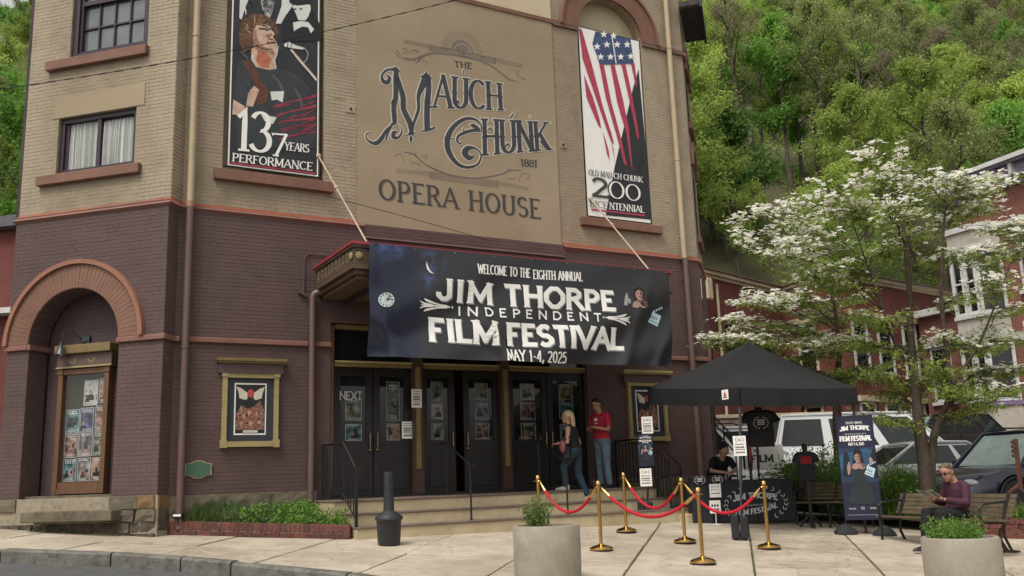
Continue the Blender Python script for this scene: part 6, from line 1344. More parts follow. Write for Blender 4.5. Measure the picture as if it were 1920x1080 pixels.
def sign_at(px, py, Y, w, h, lab, seed, rows=6, tilt=0):
    p = atY(px, py, Y); fr_ = Fr((p.x, p.y, 0), (math.cos(tilt), math.sin(tilt), 0), (math.sin(tilt), -math.cos(tilt), 0)); rn = random.Random(seed)
    r = MB(); r.mat(0).box(fr_, -w/2, w/2, 0, .006, p.z-h/2, p.z+h/2); r.mat(1); q = .0075
    for j in range(-5, 6):         # small laurel emblem at the top
        a = R(90+j*26); 
        if abs(j) > 1: cx, cz = .30*w*math.cos(a), p.z+h*.30+.13*h*math.sin(a); r.face([fr_.P(cx-.008, q, cz), fr_.P(cx, q, cz-.008), fr_.P(cx+.008, q, cz), fr_.P(cx, q, cz+.010)])
    r.face([fr_.P(a*w, q, p.z+b*h) for a, b in ((-.13, .26), (.13, .26), (.13, .29), (-.13, .29))]); r.face([fr_.P(a*w, q, p.z+b*h) for a, b in ((-.10, .32), (.10, .32), (.10, .345), (-.10, .345))])
    for j in range(rows):
        zz = p.z+h*(.10-.52*j/rows); x = -w*.36; hh = h*(.075 if j in (1, rows-1) else .045)
        while x < w*.3: cw = w*rn.uniform(.06, .12); r.face([fr_.P(x, q, zz-hh), fr_.P(x+cw, q, zz-hh), fr_.P(x+cw, q, zz), fr_.P(x, q, zz)]); x += cw+w*.03
    return tag(r.build('paper_sign', [WPAP, mat('ink', (.03, .03, .03), .7)]), lab, 'sign')
sign_at(1213.5, 797, 17.40, .205, .31, 'upper white paper sign on the left canopy leg', 1, 5); sign_at(1211, 895, 17.40, .215, .32, 'lower white paper sign on the left canopy leg', 2, 4); sign_at(1387, 836, 15.08, .205, .315, 'white paper sign on the front canopy leg', 3, 4)
TN = mat('festival_blue_top', (.012, .014, .04), .45, var=.2)
def festival_sheet(fr_, w, z0, z1, par, full=True):
    """printed picture of the festival: night sky, towers, dark haired lady with clapper board"""
    mb = MB(); mb.mat(0).box(fr_, -w/2, w/2, -.008, 0, z0, z1); h = z1-z0; f = lambda x, y, e: fr_.P(-w/2+w*x, e, z0+h*y)
    def pol(mb_, pts, e): mb_.face([f(x, y, e*.4) for x, y in pts])
    mb.mat(1); pol(mb, [(0, .36), (1, .36), (1, .70), (0, .70)], .004); mb.mat(2); pol(mb, [(0, .5), (1, .5), (1, .66), (.7, .69), (.4, .66), (0, .63)], .006)
    mb.mat(3); pol(mb, [(.06, .42), (.30, .42), (.27, .63), (.22, .655), (.20, .69), (.17, .655), (.12, .63)], .008); pol(mb, [(.80, .40), (1, .40), (1, .70), (.93, .68), (.85, .62)], .008)
    def pp(mb_, pts, e): mb_.face([f(x, y, e*.5+.002) for x, y in pts])
    # gown
    mb.mat(4); pp(mb, [(.14, .16), (.88, .14), (.80, .30), (.66, .42), (.70, .52), (.60, .545), (.44, .545), (.34, .52), (.38, .42), (.24, .30)], .010)
    m5 = [(.34, .50), (.40, .66), (.46, .70), (.55, .70), (.62, .66), (.70, .48), (.60, .50), (.56, .62), (.44, .62), (.42, .50)]; mb.mat(3); pp(mb, m5, .012)
    k_ = w/h
    def P2(mb_, pts, e): mb_.face([f(.50+x/w*.0105*w/.7, .60-y/h*.0105*1.0, e*.5+.008) for x, y in pts])
    def P3(mb_, pts, e): mb_.face([fr_.P(x*.0085*w/.75, e*.5+.010, z0+h*.605-y*.0085*w/.75) for x, y in pts])
    s = MB(); lady(lambda m_, pts, e: P3(m_, pts, e), 0, 0, 1.05, s); clapper(lambda m_, pts, e: P3(m_, pts, e), 26, 40, 1.15, s) if 0 else None
    o1_ = mb.build('printed_sheet', [TN, mat('print_dusk_blue', (.018, .035, .08), .5, var=.3), mat('print_teal_sky', (.02, .08, .15), .5, var=.4, scale=3), mat('print_tower', (.008, .010, .022), .5), mat('print_gown', (.016, .024, .028), .5, var=.2)], par)
    s.build('portrait_print', [SKINP, BLKP, LIP, LIP, mat('print_face_shade', (.16, .085, .075), .6)], par)
    s = MB(); s.mat(0); P3(s, [(-28, 24), (-24, 12), (-20, 10), (-19, 24), (-22, 40), (-27, 44)], .004); P3(s, [(26, 6), (31, 0), (36, 8), (34, 16), (28, 18)], .004); s.build('hand_print', SKINP, par)
    s = MB(); clapper(lambda m_, pts, e: P3(m_, [(x, y) for x, y in pts], e), 27, 34, 1.05, s); s.build('clapper_print', [mat('print_ice', (.40, .55, .62), .5), BLKP], par)
    t = MB(); W_ = w*.80
    text(t, 'JIM THORPE', lambda x, y, k: fr_.P(-W_/2+x, .009+k, z0+h*.875+y*1.0-.035*((x/W_-.5)**2)*4*w), W_, h*.045, 'slab', track=.06)
    W2 = w*.86; text(t, 'FILM FESTIVAL', lambda x, y, k: fr_.P(-W2/2+x, .009+k, z0+h*.765+y), W2, h*.052, 'slab', track=.06)
    W3 = w*.42; text(t, 'MAY 1-4, 2025', lambda x, y, k: fr_.P(-W3/2+x, .009+k, z0+h*.722+y), W3, h*.028, 'vict', grow=.001)
    W4 = w*.6; text(t, 'INDEPENDENT', lambda x, y, k: fr_.P(-W4/2+x, .009+k, z0+h*.828+y), W4, h*.013, 'sans', track=.4)
    W5 = w*.45; text(t, 'EIGHTH ANNUAL', lambda x, y, k: fr_.P(-W5/2+x, .009+k, z0+h*.935+y), W5, h*.022, 'vict')
    t.build('lettering', WHT, par)
    if full:
        l = MB()
        for (x, wd, hh) in ((.22, .2, .020), (.50, .10, .034), (.78, .18, .026)):
            for j in range(6): a = x-wd/2+wd*j/6; l.face([f(a, .105-hh*.3*(j % 2), .006), f(a+wd/9, .105-hh*.3*(j % 2), .006), f(a+wd/9, .105+hh*.6, .006), f(a, .105+hh*.6, .006)])
        for j in range(26): a = .08+.84*j/26; l.face([f(a, .045, .006), f(a+.018, .045, .006), f(a+.018, .052, .006), f(a, .052, .006)])
        l.build('small_print', mat('grey_letters2', (.3, .3, .3), .6), par)
bp = T('festival_poster', 'small blue festival poster between the two paper signs on the left canopy leg', 'poster', atY(1211, 870, 17.40)); p = atY(1211, 845, 17.40)
festival_sheet(Fr((p.x, p.y, 0), (1, 0, 0), (0, -1, 0)), .27, p.z-.28, p.z+.30, bp, False)
bs = T('festival_stand_banner', 'upright blue festival banner on a black stand right of the canopy', 'banner stand', atY(1604, 998, 16.1))
pa, pb = atY(1566, 784, 16.15), atY(1635, 788, 15.98); pc = atY(1567, 976, 16.15); wv = (pb-pa); w_ = math.hypot(wv.x, wv.y); ux = Vector((wv.x/w_, wv.y/w_, 0)); SF = Fr(((pa.x+pb.x)/2, (pa.y+pb.y)/2, 0), ux, Vector((ux.y, -ux.x, 0)))
festival_sheet(SF, w_, pc.z, pa.z, bs)
mb = MB(); mb.box(SF, -w_/2-.01, w_/2+.01, -.03, -.01, pa.z-.01, pa.z+.03); mb.tube([SF.P(0, -.05, pa.z), SF.P(.02, -.08, gz(*SF.P(0, 0, 0).xy)+.05)], .014, 6); mb.tube([SF.P(-w_/2, -.04, pa.z), SF.P(-w_/2-.0, -.06, pc.z-.15)], .012, 6); mb.tube([SF.P(w_/2, -.04, pa.z), SF.P(w_/2, -.06, pc.z-.15)], .012, 6); mb.build('frame', BLK, bs)
for x in (-w_/2-.02, w_/2+.0):
    q = SF.P(x, 0, 0); g0_ = gz(q.x, q.y); mb = MB(); rn = random.Random(int(x*100))
    vs = []; ring = 10
    for (r_, z) in ((.20, 0), (.19, .05), (.12, .11), (.05, .16)):
        for k in range(ring): a = 2*math.pi*k/ring; vs.append(Vector((q.x+r_*1.05*math.cos(a)*rn.uniform(.9, 1.1), q.y+r_*.7*math.sin(a), g0_+z+rn.uniform(-.01, .01) if z else g0_)))
    mb.idx(vs, [(i*ring+k, i*ring+(k+1) % ring, (i+1)*ring+(k+1) % ring, (i+1)*ring+k) for i in range(3) for k in range(ring)]+[tuple(range(3*ring, 4*ring))]); mb.build('weight_foot', WB, bs, smooth=True)
# --- merchandise table ---
ta, tb = Vector((3.20, 17.55, 0)), Vector((5.02, 17.62, 0)); tx = (tb-ta).normalized(); TBf = Fr(ta, tx, Vector((tx.y, -tx.x, 0))); tl = (tb-ta).length; g0_ = gz(4.1, 17.7); tz = g0_+.77
tab = T('merchandise_table', 'folding table under a black festival tablecloth beneath the canopy', 'table', TBf.P(tl/2, -.35, g0_))
mb = MB(); mb.box(TBf, 0, tl, -.75, -.01, tz-.03, tz); mb.build('tabletop', mat('table_plastic', (.4, .4, .38), .6), tab)
for u in (.12, tl-.12):
    for o in (-.65, -.12): mb = MB(); mb.tube([TBf.P(u, o, g0_), TBf.P(u, o, tz-.03)], .015, 6); mb.build('leg', LEG, tab)
CL = mat('black_tablecloth', (.014, .014, .018), .8, var=.2, scale=4)
cl = T('tablecloth', 'black tablecloth printed with festival lettering and laurels', 'tablecloth', TBf.P(tl/2, 0, tz))
mb = MB(); n_ = 60; vs = []
for i in range(n_+1):
    u = -.03+(tl+.06)*i/n_; d = .018*math.sin(i*.75)+.012*math.sin(i*1.9)
    vs += [TBf.P(u, -.78, tz+.006), TBf.P(u, .01, tz+.006), TBf.P(u, .025+d*.3, tz-.3), TBf.P(u, .03+d, g0_+.03+.012*math.sin(i*.5))]
mb.idx(vs, [(i*4+j, (i+1)*4+j, (i+1)*4+j+1, i*4+j+1) for i in range(n_) for j in range(3)])
for u, s_ in ((-.032, -1), (tl+.032, 1)):
    vs = []
    for i in range(13): o = -.78+.79*i/12; vs += [TBf.P(u, o, tz+.004), TBf.P(u+s_*(.02+.02*math.sin(i*1.5)), o, g0_+.04)]
    mb.idx(vs, [(i*2, i*2+2, i*2+3, i*2+1) for i in range(12)])
mb.build('cloth', CL, cl, smooth=True)
mb = MB(); z_ = tz-.28; cxm = 1.17
def arc_t(s, W_, Hh, uc, zc, bow, st='slab', g=0, sl=.05): text(mb, s, lambda x, y, k: TBf.P(uc-W_/2+x, .052+k, zc+y-bow*((x/W_-.5)**2)*4+sl*(x-W_/2)), W_, Hh, st, g)
arc_t('JIM THORPE', .82, .11, cxm-.03, tz-.33, .05, sl=.0); arc_t('FILM FESTIVAL', .78, .10, cxm-.03, tz-.60, -.04, sl=.14)
arc_t('INDEPENDENT', .5, .03, cxm, tz-.46, 0, 'sans')
for s_ in (1, -1):
    for j in range(9):
        a = R(60+(j)*26); r_ = .34
        for q in (0, 1):
            t_ = R(115+j*15) if s_ == -1 else R(65-j*15); x0_, y0_ = cxm-.03+.56*math.cos(t_), tz-.43+.30*math.sin(t_); e1 = .04
            d_ = (math.cos(t_+1.57+(.6 if q else -.6)), math.sin(t_+1.57+(.6 if q else -.6)))
            mb.face([TBf.P(x0_, .053, y0_), TBf.P(x0_+d_[0]*e1-d_[1]*.01, .053, y0_+d_[1]*e1+d_[0]*.01), TBf.P(x0_+d_[0]*e1*2, .053, y0_+d_[1]*e1*2), TBf.P(x0_+d_[0]*e1+d_[1]*.01, .053, y0_+d_[1]*e1-d_[0]*.01)])
mb.build('lettering', mat('cloth_print', (.42, .42, .44), .7), cl)
def laurel(mb, fr_, u, o, z, r_, lean=0):
    for s_ in (1, -1):
        for j in range(8):
            t_ = R(-70+j*20); x0_, z0_ = u+s_*r_*math.cos(t_), z+r_*.8*math.sin(t_); e1 = r_*.22
            mb.face([fr_.P(x0_-e1*.5, o, z0_-e1*.5), fr_.P(x0_+e1*.2, o, z0_-e1*.3), fr_.P(x0_+e1*.5, o, z0_+e1*.5), fr_.P(x0_-e1*.2, o, z0_+e1*.3)])
    for j in range(3): mb.face([fr_.P(u-r_*.55, o, z+r_*(.28-.28*j)), fr_.P(u+r_*.55, o, z+r_*(.28-.28*j)), fr_.P(u+r_*.5, o, z+r_*(.44-.28*j)), fr_.P(u-r_*.5, o, z+r_*(.44-.28*j))])
PRT = mat('pale_print', (.5, .5, .48), .7)
for i, (u, lab) in enumerate(((.13, 'folded black shirt with a pale laurel print at the left end of the table'), (.46, 'second folded black shirt with a pale laurel print, beside the leftmost one'))):
    r = T('folded_shirt', lab, 'shirt', TBf.P(u, -.1, tz+.01), 0, 'folded black shirts on the table'); mb = MB(); mb.box(TBf, u-.15, u+.15, -.25, .034, tz+.008, tz+.10, .02); mb.box(TBf, u-.15, u+.15, .034, .056, tz-.02, tz+.09, .008); mb.build('cloth', CL, r, smooth=True)
    mb = MB(); laurel(mb, TBf, u, .0585, tz+.032, .095); mb.build('print', PRT, r)
rn = random.Random(17)
its = [(.80, 'stack of black caps with white print on the table right of the vendor', 'cap'), (1.0, 'white printed cup on the table beside the caps', 'cup'), (1.16, 'pile of pale stickers in the middle of the right half of the table', 'stickers'), (1.42, 'grey knitted cap lying right of the stickers', 'cap'), (1.62, 'pile of folded black and white scarves at the right end of the table', 'scarf')]
for (u, lab, kd) in its:
    r = T({'cap': 'cap', 'cup': 'cup', 'stickers': 'sticker_pile', 'scarf': 'scarf'}[kd], lab, kd, TBf.P(u, -.2, tz+.008)); c = TBf.P(u, -.12, tz+.008)
    if kd == 'cap':
        mb = MB(); mb.lathe(c, [(.09, 0), (.092, .04), (.075, .085), (.03, .105), (.005, .108)], 14); mb.build('crown', CL if 'black' in lab else mat('grey_knit', (.2, .2, .2), .9), r, smooth=True)
        mb = MB(); mb.lathe(c+Vector((0, -.08, 0)), [(.075, .0), (.075, .008), (.06, .014)], 14, sy=.8); mb.build('brim', CL, r); mb = MB(); mb.box(TBf, u-.05, u+.05, -.035, -.030, tz+.03, tz+.06); mb.build('print', PRT, r)
    elif kd == 'cup': mb = MB(); mb.lathe(c, [(.03, 0), (.042, .12), (.044, .125)], 14); mb.build('cup', WPAP, r, smooth=True); mb = MB(); mb.lathe(c, [(.0365, .035), (.0415, .085)], 14); mb.build('print', DARK, r)
    else:
        for j in range(7): mb = MB(); a, b = u+rn.uniform(-.1, .06), -.2+rn.uniform(0, .14); mb.box(TBf, a, a+.08, b, b+.07, tz+.008+.012*j, tz+.018+.012*j, .003); mb.build('sticker' if kd == 'stickers' else 'fold', (PRT, CL, WPAP)[j % 3], r)
# black display stand on the table
r = T('display_stand', 'slim black stand with a round head rising from the table', 'stand', TBf.P(1.22, -.4, tz)); mb = MB(); mb.tube([TBf.P(1.22, -.4, tz), TBf.P(1.22, -.4, tz+.26)], .03, 8); mb.build('stem', BLK, r); mb = MB(); mb.ell(TBf.P(1.22, -.4, tz+.29), (.045, .045, .05), 10, 7); mb.build('head', BLK, r, smooth=True)
# signs leaning on the cloth
sign_at(1341, 920, 17.46, .21, .24, 'square white price sign on the front of the black tablecloth', 5, 2)
ps = T('price_stand', 'white price sign on a thin white stand in front of the tablecloth', 'sign stand', onG(3.55, 17.35)); p = atY(1341, 951, 17.4)
mb = MB(); mb.mat(0).box(CF, p.x-.10, p.x+.10, -p.y-.003, -p.y+.003, p.z-.11, p.z+.12); mb.mat(1)
for j in range(2):
    for q in range(3): mb.box(CF, p.x-.07+q*.05, p.x-.035+q*.05, -p.y+.003, -p.y+.005, p.z+.01-.07*j, p.z+.05-.07*j)
mb.build('board', [WPAP, mat('ink', (.03, .03, .03), .7)], ps); gg = gz(p.x, p.y); mb = MB(); mb.tube([(p.x, p.y, gg), (p.x, p.y, p.z-.1)], .007, 6); mb.lathe((p.x, p.y, gg), [(.09, 0), (.09, .008), (.01, .014)], 16); mb.build('stand', WPAP, ps)
# hanging shirt and white printed board under the canopy
def tee(px, py, Y, w, h, lab, red=False, name='hanging_shirt', base=None):
    p = atY(px, py, Y); fr_ = Fr((p.x, p.y, 0), (1, 0, 0), (0, -1, 0)); r = T(name, lab, 'shirt', (p.x, p.y, p.z-h))
    out = [(-.16, 0), (-.05, -.03), (.05, -.03), (.16, 0), (.36, -.07), (.50, -.30), (.38, -.36), (.31, -.27), (.30, -1), (-.30, -1), (-.31, -.27), (-.38, -.36), (-.50, -.30), (-.36, -.07)]
    mb = MB(); pts = [(x*w, p.z+y*h) for x, y in out]; n = len(pts); cxx, czz = 0, p.z-.45*h
    vs = [fr_.P(x, .0, z) for x, z in pts]+[fr_.P(x*.82+cxx*.18, .06, z*.86+czz*.14) for x, z in pts]+[fr_.P(x*.82, -.06, z*.86+czz*.14) for x, z in pts]
    mb.idx(vs, [(i, (i+1) % n, n+(i+1) % n, n+i) for i in range(n)]+[(i, 2*n+i, 2*n+(i+1) % n, (i+1) % n) for i in range(n)]+[tuple(range(n, 2*n)), tuple(range(3*n-1, 2*n-1, -1))]); mb.build('shirt_body', CL, r, smooth=False)
    mb = MB()
    if red: mb.face([fr_.P(x*w, .063, p.z+y*h) for x, y in ((-.2, -.16), (.18, -.18), (.16, -.42), (-.22, -.40))]); mb.build('red_print', mat('shirt_red', (.22, .01, .015), .8), r)
    else: laurel(mb, fr_, 0, .064, p.z-.36*h, w*.17); mb.build('print', PRT, r)
    return r, p, fr_
r, p, f_ = tee(1423, 768, 17.3, .78, .68, 'black T-shirt with a laurel print hanging under the canopy'); mb = MB(); mb.tube([f_.P(0, 0, p.z-.02), f_.P(0, 0, p.z+.05)], .008, 5); mb.ell(f_.P(0, 0, p.z+.0), (.07, .04, .05), 8, 5); mb.build('hanger', BLK, r)
r, p, f_ = tee(1509, 846, 17.1, .52, .55, 'black shirt with a red chest patch on a display form beside the canopy', True, 'form_shirt'); 
fm = T('display_form', 'black dress form on a stand wearing the shirt with the red patch', 'dress form', onG(p.x, p.y)); mb = MB(); mb.ell((p.x, p.y, p.z+.06), (.055, .055, .08), 10, 8); mb.lathe((p.x, p.y, p.z-.5), [(.10, 0), (.13, .2), (.12, .4), (.05, .5)], 12, sy=.4); mb.build('torso', BLK, fm, smooth=True); mb = MB(); g1_ = gz(p.x, p.y); mb.tube([(p.x, p.y, g1_), (p.x, p.y, p.z-.5)], .03, 8); mb.build('pole', BLK, fm)
for k in range(3): mb = MB(); a = k*2.1+.4; mb.tube([(p.x, p.y, g1_+.25), (p.x+.22*math.cos(a), p.y+.22*math.sin(a), g1_+.01)], .022, 6); mb.build('foot', BLK, fm)
wb = T('printed_board', 'white board with part of a black printed word behind the table', 'board', atY(1420, 880, 19.2)); p0_ = atY(1412, 858, 19.2)
mb = MB(); mb.box(CF, p0_.x-.20, p0_.x+.62, -p0_.y, -p0_.y+.012, p0_.z-.26, p0_.z+.24); mb.build('panel', WHT, wb)
mb = MB(); text(mb, 'FILM', plane_map(CF, p0_.x-.04, p0_.z-.1, -p0_.y+.015), .44, .15, 'slab'); laurel(mb, CF, p0_.x+.05, -p0_.y+.015, p0_.z+.13, .08); mb.build('lettering', DARK, wb)
r = T('striped_cloth', 'red and white striped cloth hanging by the front leg of the canopy', 'cloth', atY(1399, 880, 18.2)); p = atY(1397, 850, 18.2)
for j in range(5): mb = MB(); mb.box(CF, p.x-.10+.045*j, p.x-.06+.045*j, -p.y+.01*math.sin(j*2), -p.y+.02+.01*math.sin(j*2), p.z-.3, p.z+.28-.03*j, .004); mb.build('stripe', (WHT, CL, WHT, CL, mat('shirt_red2', (.3, .01, .03), .8))[j], r)
# ================= BENCHES, SCULPTURE, BEDS =================
SLAT = mat('aged_bench_wood', (.095, .068, .042), .75, var=.3, scale=9, bump=.4, bscale=40)
def bench(A, B, label):
    A, B = Vector((*A, 0)), Vector((*B, 0)); ux = (B-A).normalized(); un = Vector((ux.y, -ux.x, 0)); fr = Fr(A, ux, un); L_ = (B-A).length; zz = (gz(*A.xy)+gz(*B.xy))/2
    r = T('park_bench', label, 'bench', (*((A+B)/2).xy, zz), 0, 'slatted wooden benches behind the plaza')
    for i in range(5): mb = MB(); o = -.05-.085*i; mb.box(fr, 0, L_, o-.068, o, zz+.42-.006*i, zz+.452-.006*i, .004); mb.build('seat_slat', SLAT, r)
    for i in range(5): mb = MB(); o = -.47-.03*i; z0 = zz+.47+.064*i; mb.idx([fr.P(u, oo, z) for z, dd in ((z0, 0), (z0+.054, -.024)) for oo in (o+dd, o+dd-.03) for u in (0, L_)], [(0, 1, 3, 2), (4, 6, 7, 5), (0, 4, 5, 1), (2, 3, 7, 6), (0, 2, 6, 4), (1, 5, 7, 3)]); mb.build('back_slat', SLAT, r)
    for u in (.12, L_/2, L_-.12):
        mb = MB()
        for pts in ([(-.02, .42), (-.06, .2), (-.02, 0)], [(-.44, .42), (-.42, .2), (-.52, 0)], [(0, .41), (-.42, .395)], [(-.43, .40), (-.50, .6), (-.60, .80)]): mb.tube([fr.P(u, o, zz+z) for o, z in pts], .022, 6)
        mb.build('frame', BLK, r)
        if u != L_/2: mb = MB(); mb.tube([fr.P(u, -.50, zz+.68), fr.P(u, -.1, zz+.66), fr.P(u, -.03, zz+.60), fr.P(u, -.03, zz+.42)], .018, 6); mb.build('armrest', BLK, r)
    return r, fr, zz
bench((4.95, 17.6), (6.1, 16.7), 'slatted wooden bench in the shade behind the blue stand banner')
b2, b2f, b2z = bench((5.72, 15.55), (6.50, 13.4), 'slatted wooden bench with the reading man on its right end')
RUST = mat('rusted_iron', (.085, .035, .022), .8, .3, var=.35, scale=20, bump=.4, bscale=60)
sc = T('rusty_sculpture', 'wavy rusted iron post with a notched upper bar at the right edge', 'sculpture', onG(7.1, 14.19)); Y_ = 14.19
pts = [atY(x, y, Y_) for x, y in ((1890, 1036), (1880, 1020), (1875, 1003), (1882, 988), (1892, 972), (1887, 955), (1884, 940), (1892, 924), (1909, 911))]
q = []
for i in range(len(pts)-1):
    p0, p1, p2, p3 = pts[max(0, i-1)], pts[i], pts[i+1], pts[min(len(pts)-1, i+2)]
    for j in range(4): t = j/4; q.append(.5*((2*p1)+(p2-p0)*t+(2*p0-5*p1+4*p2-p3)*t*t+(3*p1-p0-3*p2+p3)*t**3))
mb = MB(); mb.tube(q+[pts[-1]], [.030+.006*math.sin(i*.8) for i in range(len(q)+1)], 8, flat=.6); mb.build('wavy_stem', RUST, sc, smooth=True)
a_, b_ = atY(1914, 918, Y_), atY(1904, 823, Y_); mb = MB(); mb.tube([a_, b_], .036, 6, flat=.5); mb.build('upper_bar', RUST, sc)
for k in range(4): p = b_.lerp(a_, .06+.09*k)+Vector((-.045, 0, 0)); mb = MB(); mb.tube([p+Vector((0, -.02, 0)), p+Vector((0, .02, 0))], .030, 8); mb.build('notch', RUST, sc)
mb = MB(); c = onG(7.13, 14.19); mb.box(XY, c.x-.12, c.x+.16, c.y-.08, c.y+.08, c.z, c.z+.02, .004); mb.build('base_plate', RUST, sc)
# right hand brick edging and planted bed behind the benches
kr0, kr1 = Vector((7.55, 15.95, 0)), Vector((10.2, 15.3, 0)); kx = (kr1-kr0).normalized(); KF = Fr(kr0, kx, Vector((kx.y, -kx.x, 0))); kl = (kr1-kr0).length
rbd = T('right_flower_bed', 'brick edged bed of grasses at the right behind the bench', 'planting bed', (8.5, 15.8, gz(8.5, 15.8)))
mb = MB(); mb.box(KF, 0, kl, -.12, -.01, gl(KF, kl)-.1, gl(KF, 0)+.12); mb.build('mortar', MORT, rbd)
n = int(kl/.215)
for row in range(3):
    for i in range(n+1):
        u = i*.215-(.1 if row % 2 else 0)
        if u < -.05 or u > kl-.2: continue
        g0_ = gl(KF, u+.1)+row*.075; brick_obj(RBRK if rb_.random() < .6 else RB2, rbd, KF, u+.005, u+.21, -.11, rb_.uniform(-.004, .006), g0_, g0_+.068)
for i in range(int(kl/.075)): u = i*.075; g0_ = gl(KF, u)+.227; brick_obj(RBRK if rb_.random() < .7 else RB2, rbd, KF, u+.004, u+.071, -.14, rb_.uniform(-.004, .004), g0_, g0_+.09, .006)
def lotz(x, y): return gz(x, 21)+max(0, y-21)*.085
mb = MB(); Pb = [Vector((5.0, 18.3, 0)), Vector((6.6, 16.95, 0)), Vector((7.6, 16.0, 0)), Vector((10.5, 15.4, 0)), Vector((11, 17.0, 0)), Vector((8.2, 17.9, 0)), Vector((7.4, 19.4, 0)), Vector((5.0, 20.0, 0))]
mb.face([Vector((p.x, p.y, gz(p.x, p.y)+.18)) for p in Pb]); mb.build('bed_soil', SOIL, rbd)
rn = random.Random(12)
def plant(lab, c, rx, ry, h, mats, nst, nlf, lf, bl, seed, name='shrub', cat='shrub', group=None):
    rn = random.Random(seed); r = T(name, lab, cat, c, 0, group); mb = MB(); s = MB()
    for i in range(nst):
        a = rn.random()*6.28; q = math.sqrt(rn.random()); b = c+Vector((q*rx*.5*math.cos(a), q*ry*.5*math.sin(a), 0)); hh = h*(1-.45*q*q)*rn.uniform(.65, 1.1); d = Vector((q*rx*.6*math.cos(a)+rn.gauss(0, .06), q*ry*.6*math.sin(a)+rn.gauss(0, .06), hh)); e = b+d
        if i % 4 == 0: s.tube([b, b.lerp(e, .5)+Vector((rn.gauss(0, .02), 0, .02)), e], [.007, .005, .002], 3, False)
        for j in range(nlf): t = .15+.85*rn.random(); p = b.lerp(e, t)+Vector((rn.gauss(0, .05), rn.gauss(0, .05), rn.gauss(0, .03))); mb.mat(rn.randrange(len(mats))); leafq(mb, p, lf*rn.uniform(.6, 1.3), rn, .5)
        for j in range(bl): mb.mat(rn.randrange(len(mats))); blade(mb, b+Vector((rn.gauss(0, .06), rn.gauss(0, .06), 0)), hh*rn.uniform(.7, 1.15), rn.uniform(.1, .8), rn.random()*6.28, .014, rn)
    s.build('stem', DRY, r); mb.build('foliage', mats, r, kind='stuff'); return r
gP = lambda px, Y: Vector(((px-973)/1743*Y, Y, gz((px-973)/1743*Y, Y)+.18))
plant('broad leafy green shrub behind the table, right of the hanging T-shirt', gP(1515, 18.6), .75, .5, 1.30, [GR1, GR4, GR2], 260, 24, .035, 1, 31)
plant('yellow-green flowering shrub just behind the white board', gP(1452, 19.3), .5, .4, .95, [GRY, GR1, GRY], 170, 18, .03, 1, 32)
plant('tall grassy clump right of the blue stand banner', gP(1668, 17.9), .7, .5, 1.05, [GR1, GR1, GR2], 240, 7, .03, 12, 33, 'grass_clump', 'grass clump')
plant('low grassy clump behind the left end of the bench with the man', gP(1712, 17.3), .45, .45, .62, [GR1, GR3, GR2], 110, 4, .03, 9, 34, 'grass_clump', 'grass clump')
plant('spiky grass clump directly left of the blue stand banner', gP(1560, 18.0), .6, .45, 1.05, [GR1, GR4, GR2], 200, 10, .03, 8, 35, 'grass_clump', 'grass clump')
plant('low green plants under the dark car behind the seated man', gP(1845, 16.3), .5, .35, .38, [GR1, GR2], 100, 8, .022, 5, 36, 'ground_plants', 'plants')
plant('grass tuft growing above the right brick edging', gP(1893, 16.0), .45, .3, .42, [GR2, GR1], 90, 8, .022, 6, 37, 'grass_clump', 'grass clump')
plant('small leafy sprig at the foot of the right planter', onG(5.95, 10.1), .10, .10, .14, [GR1], 16, 8, .018, 0, 38, 'weed', 'weed')

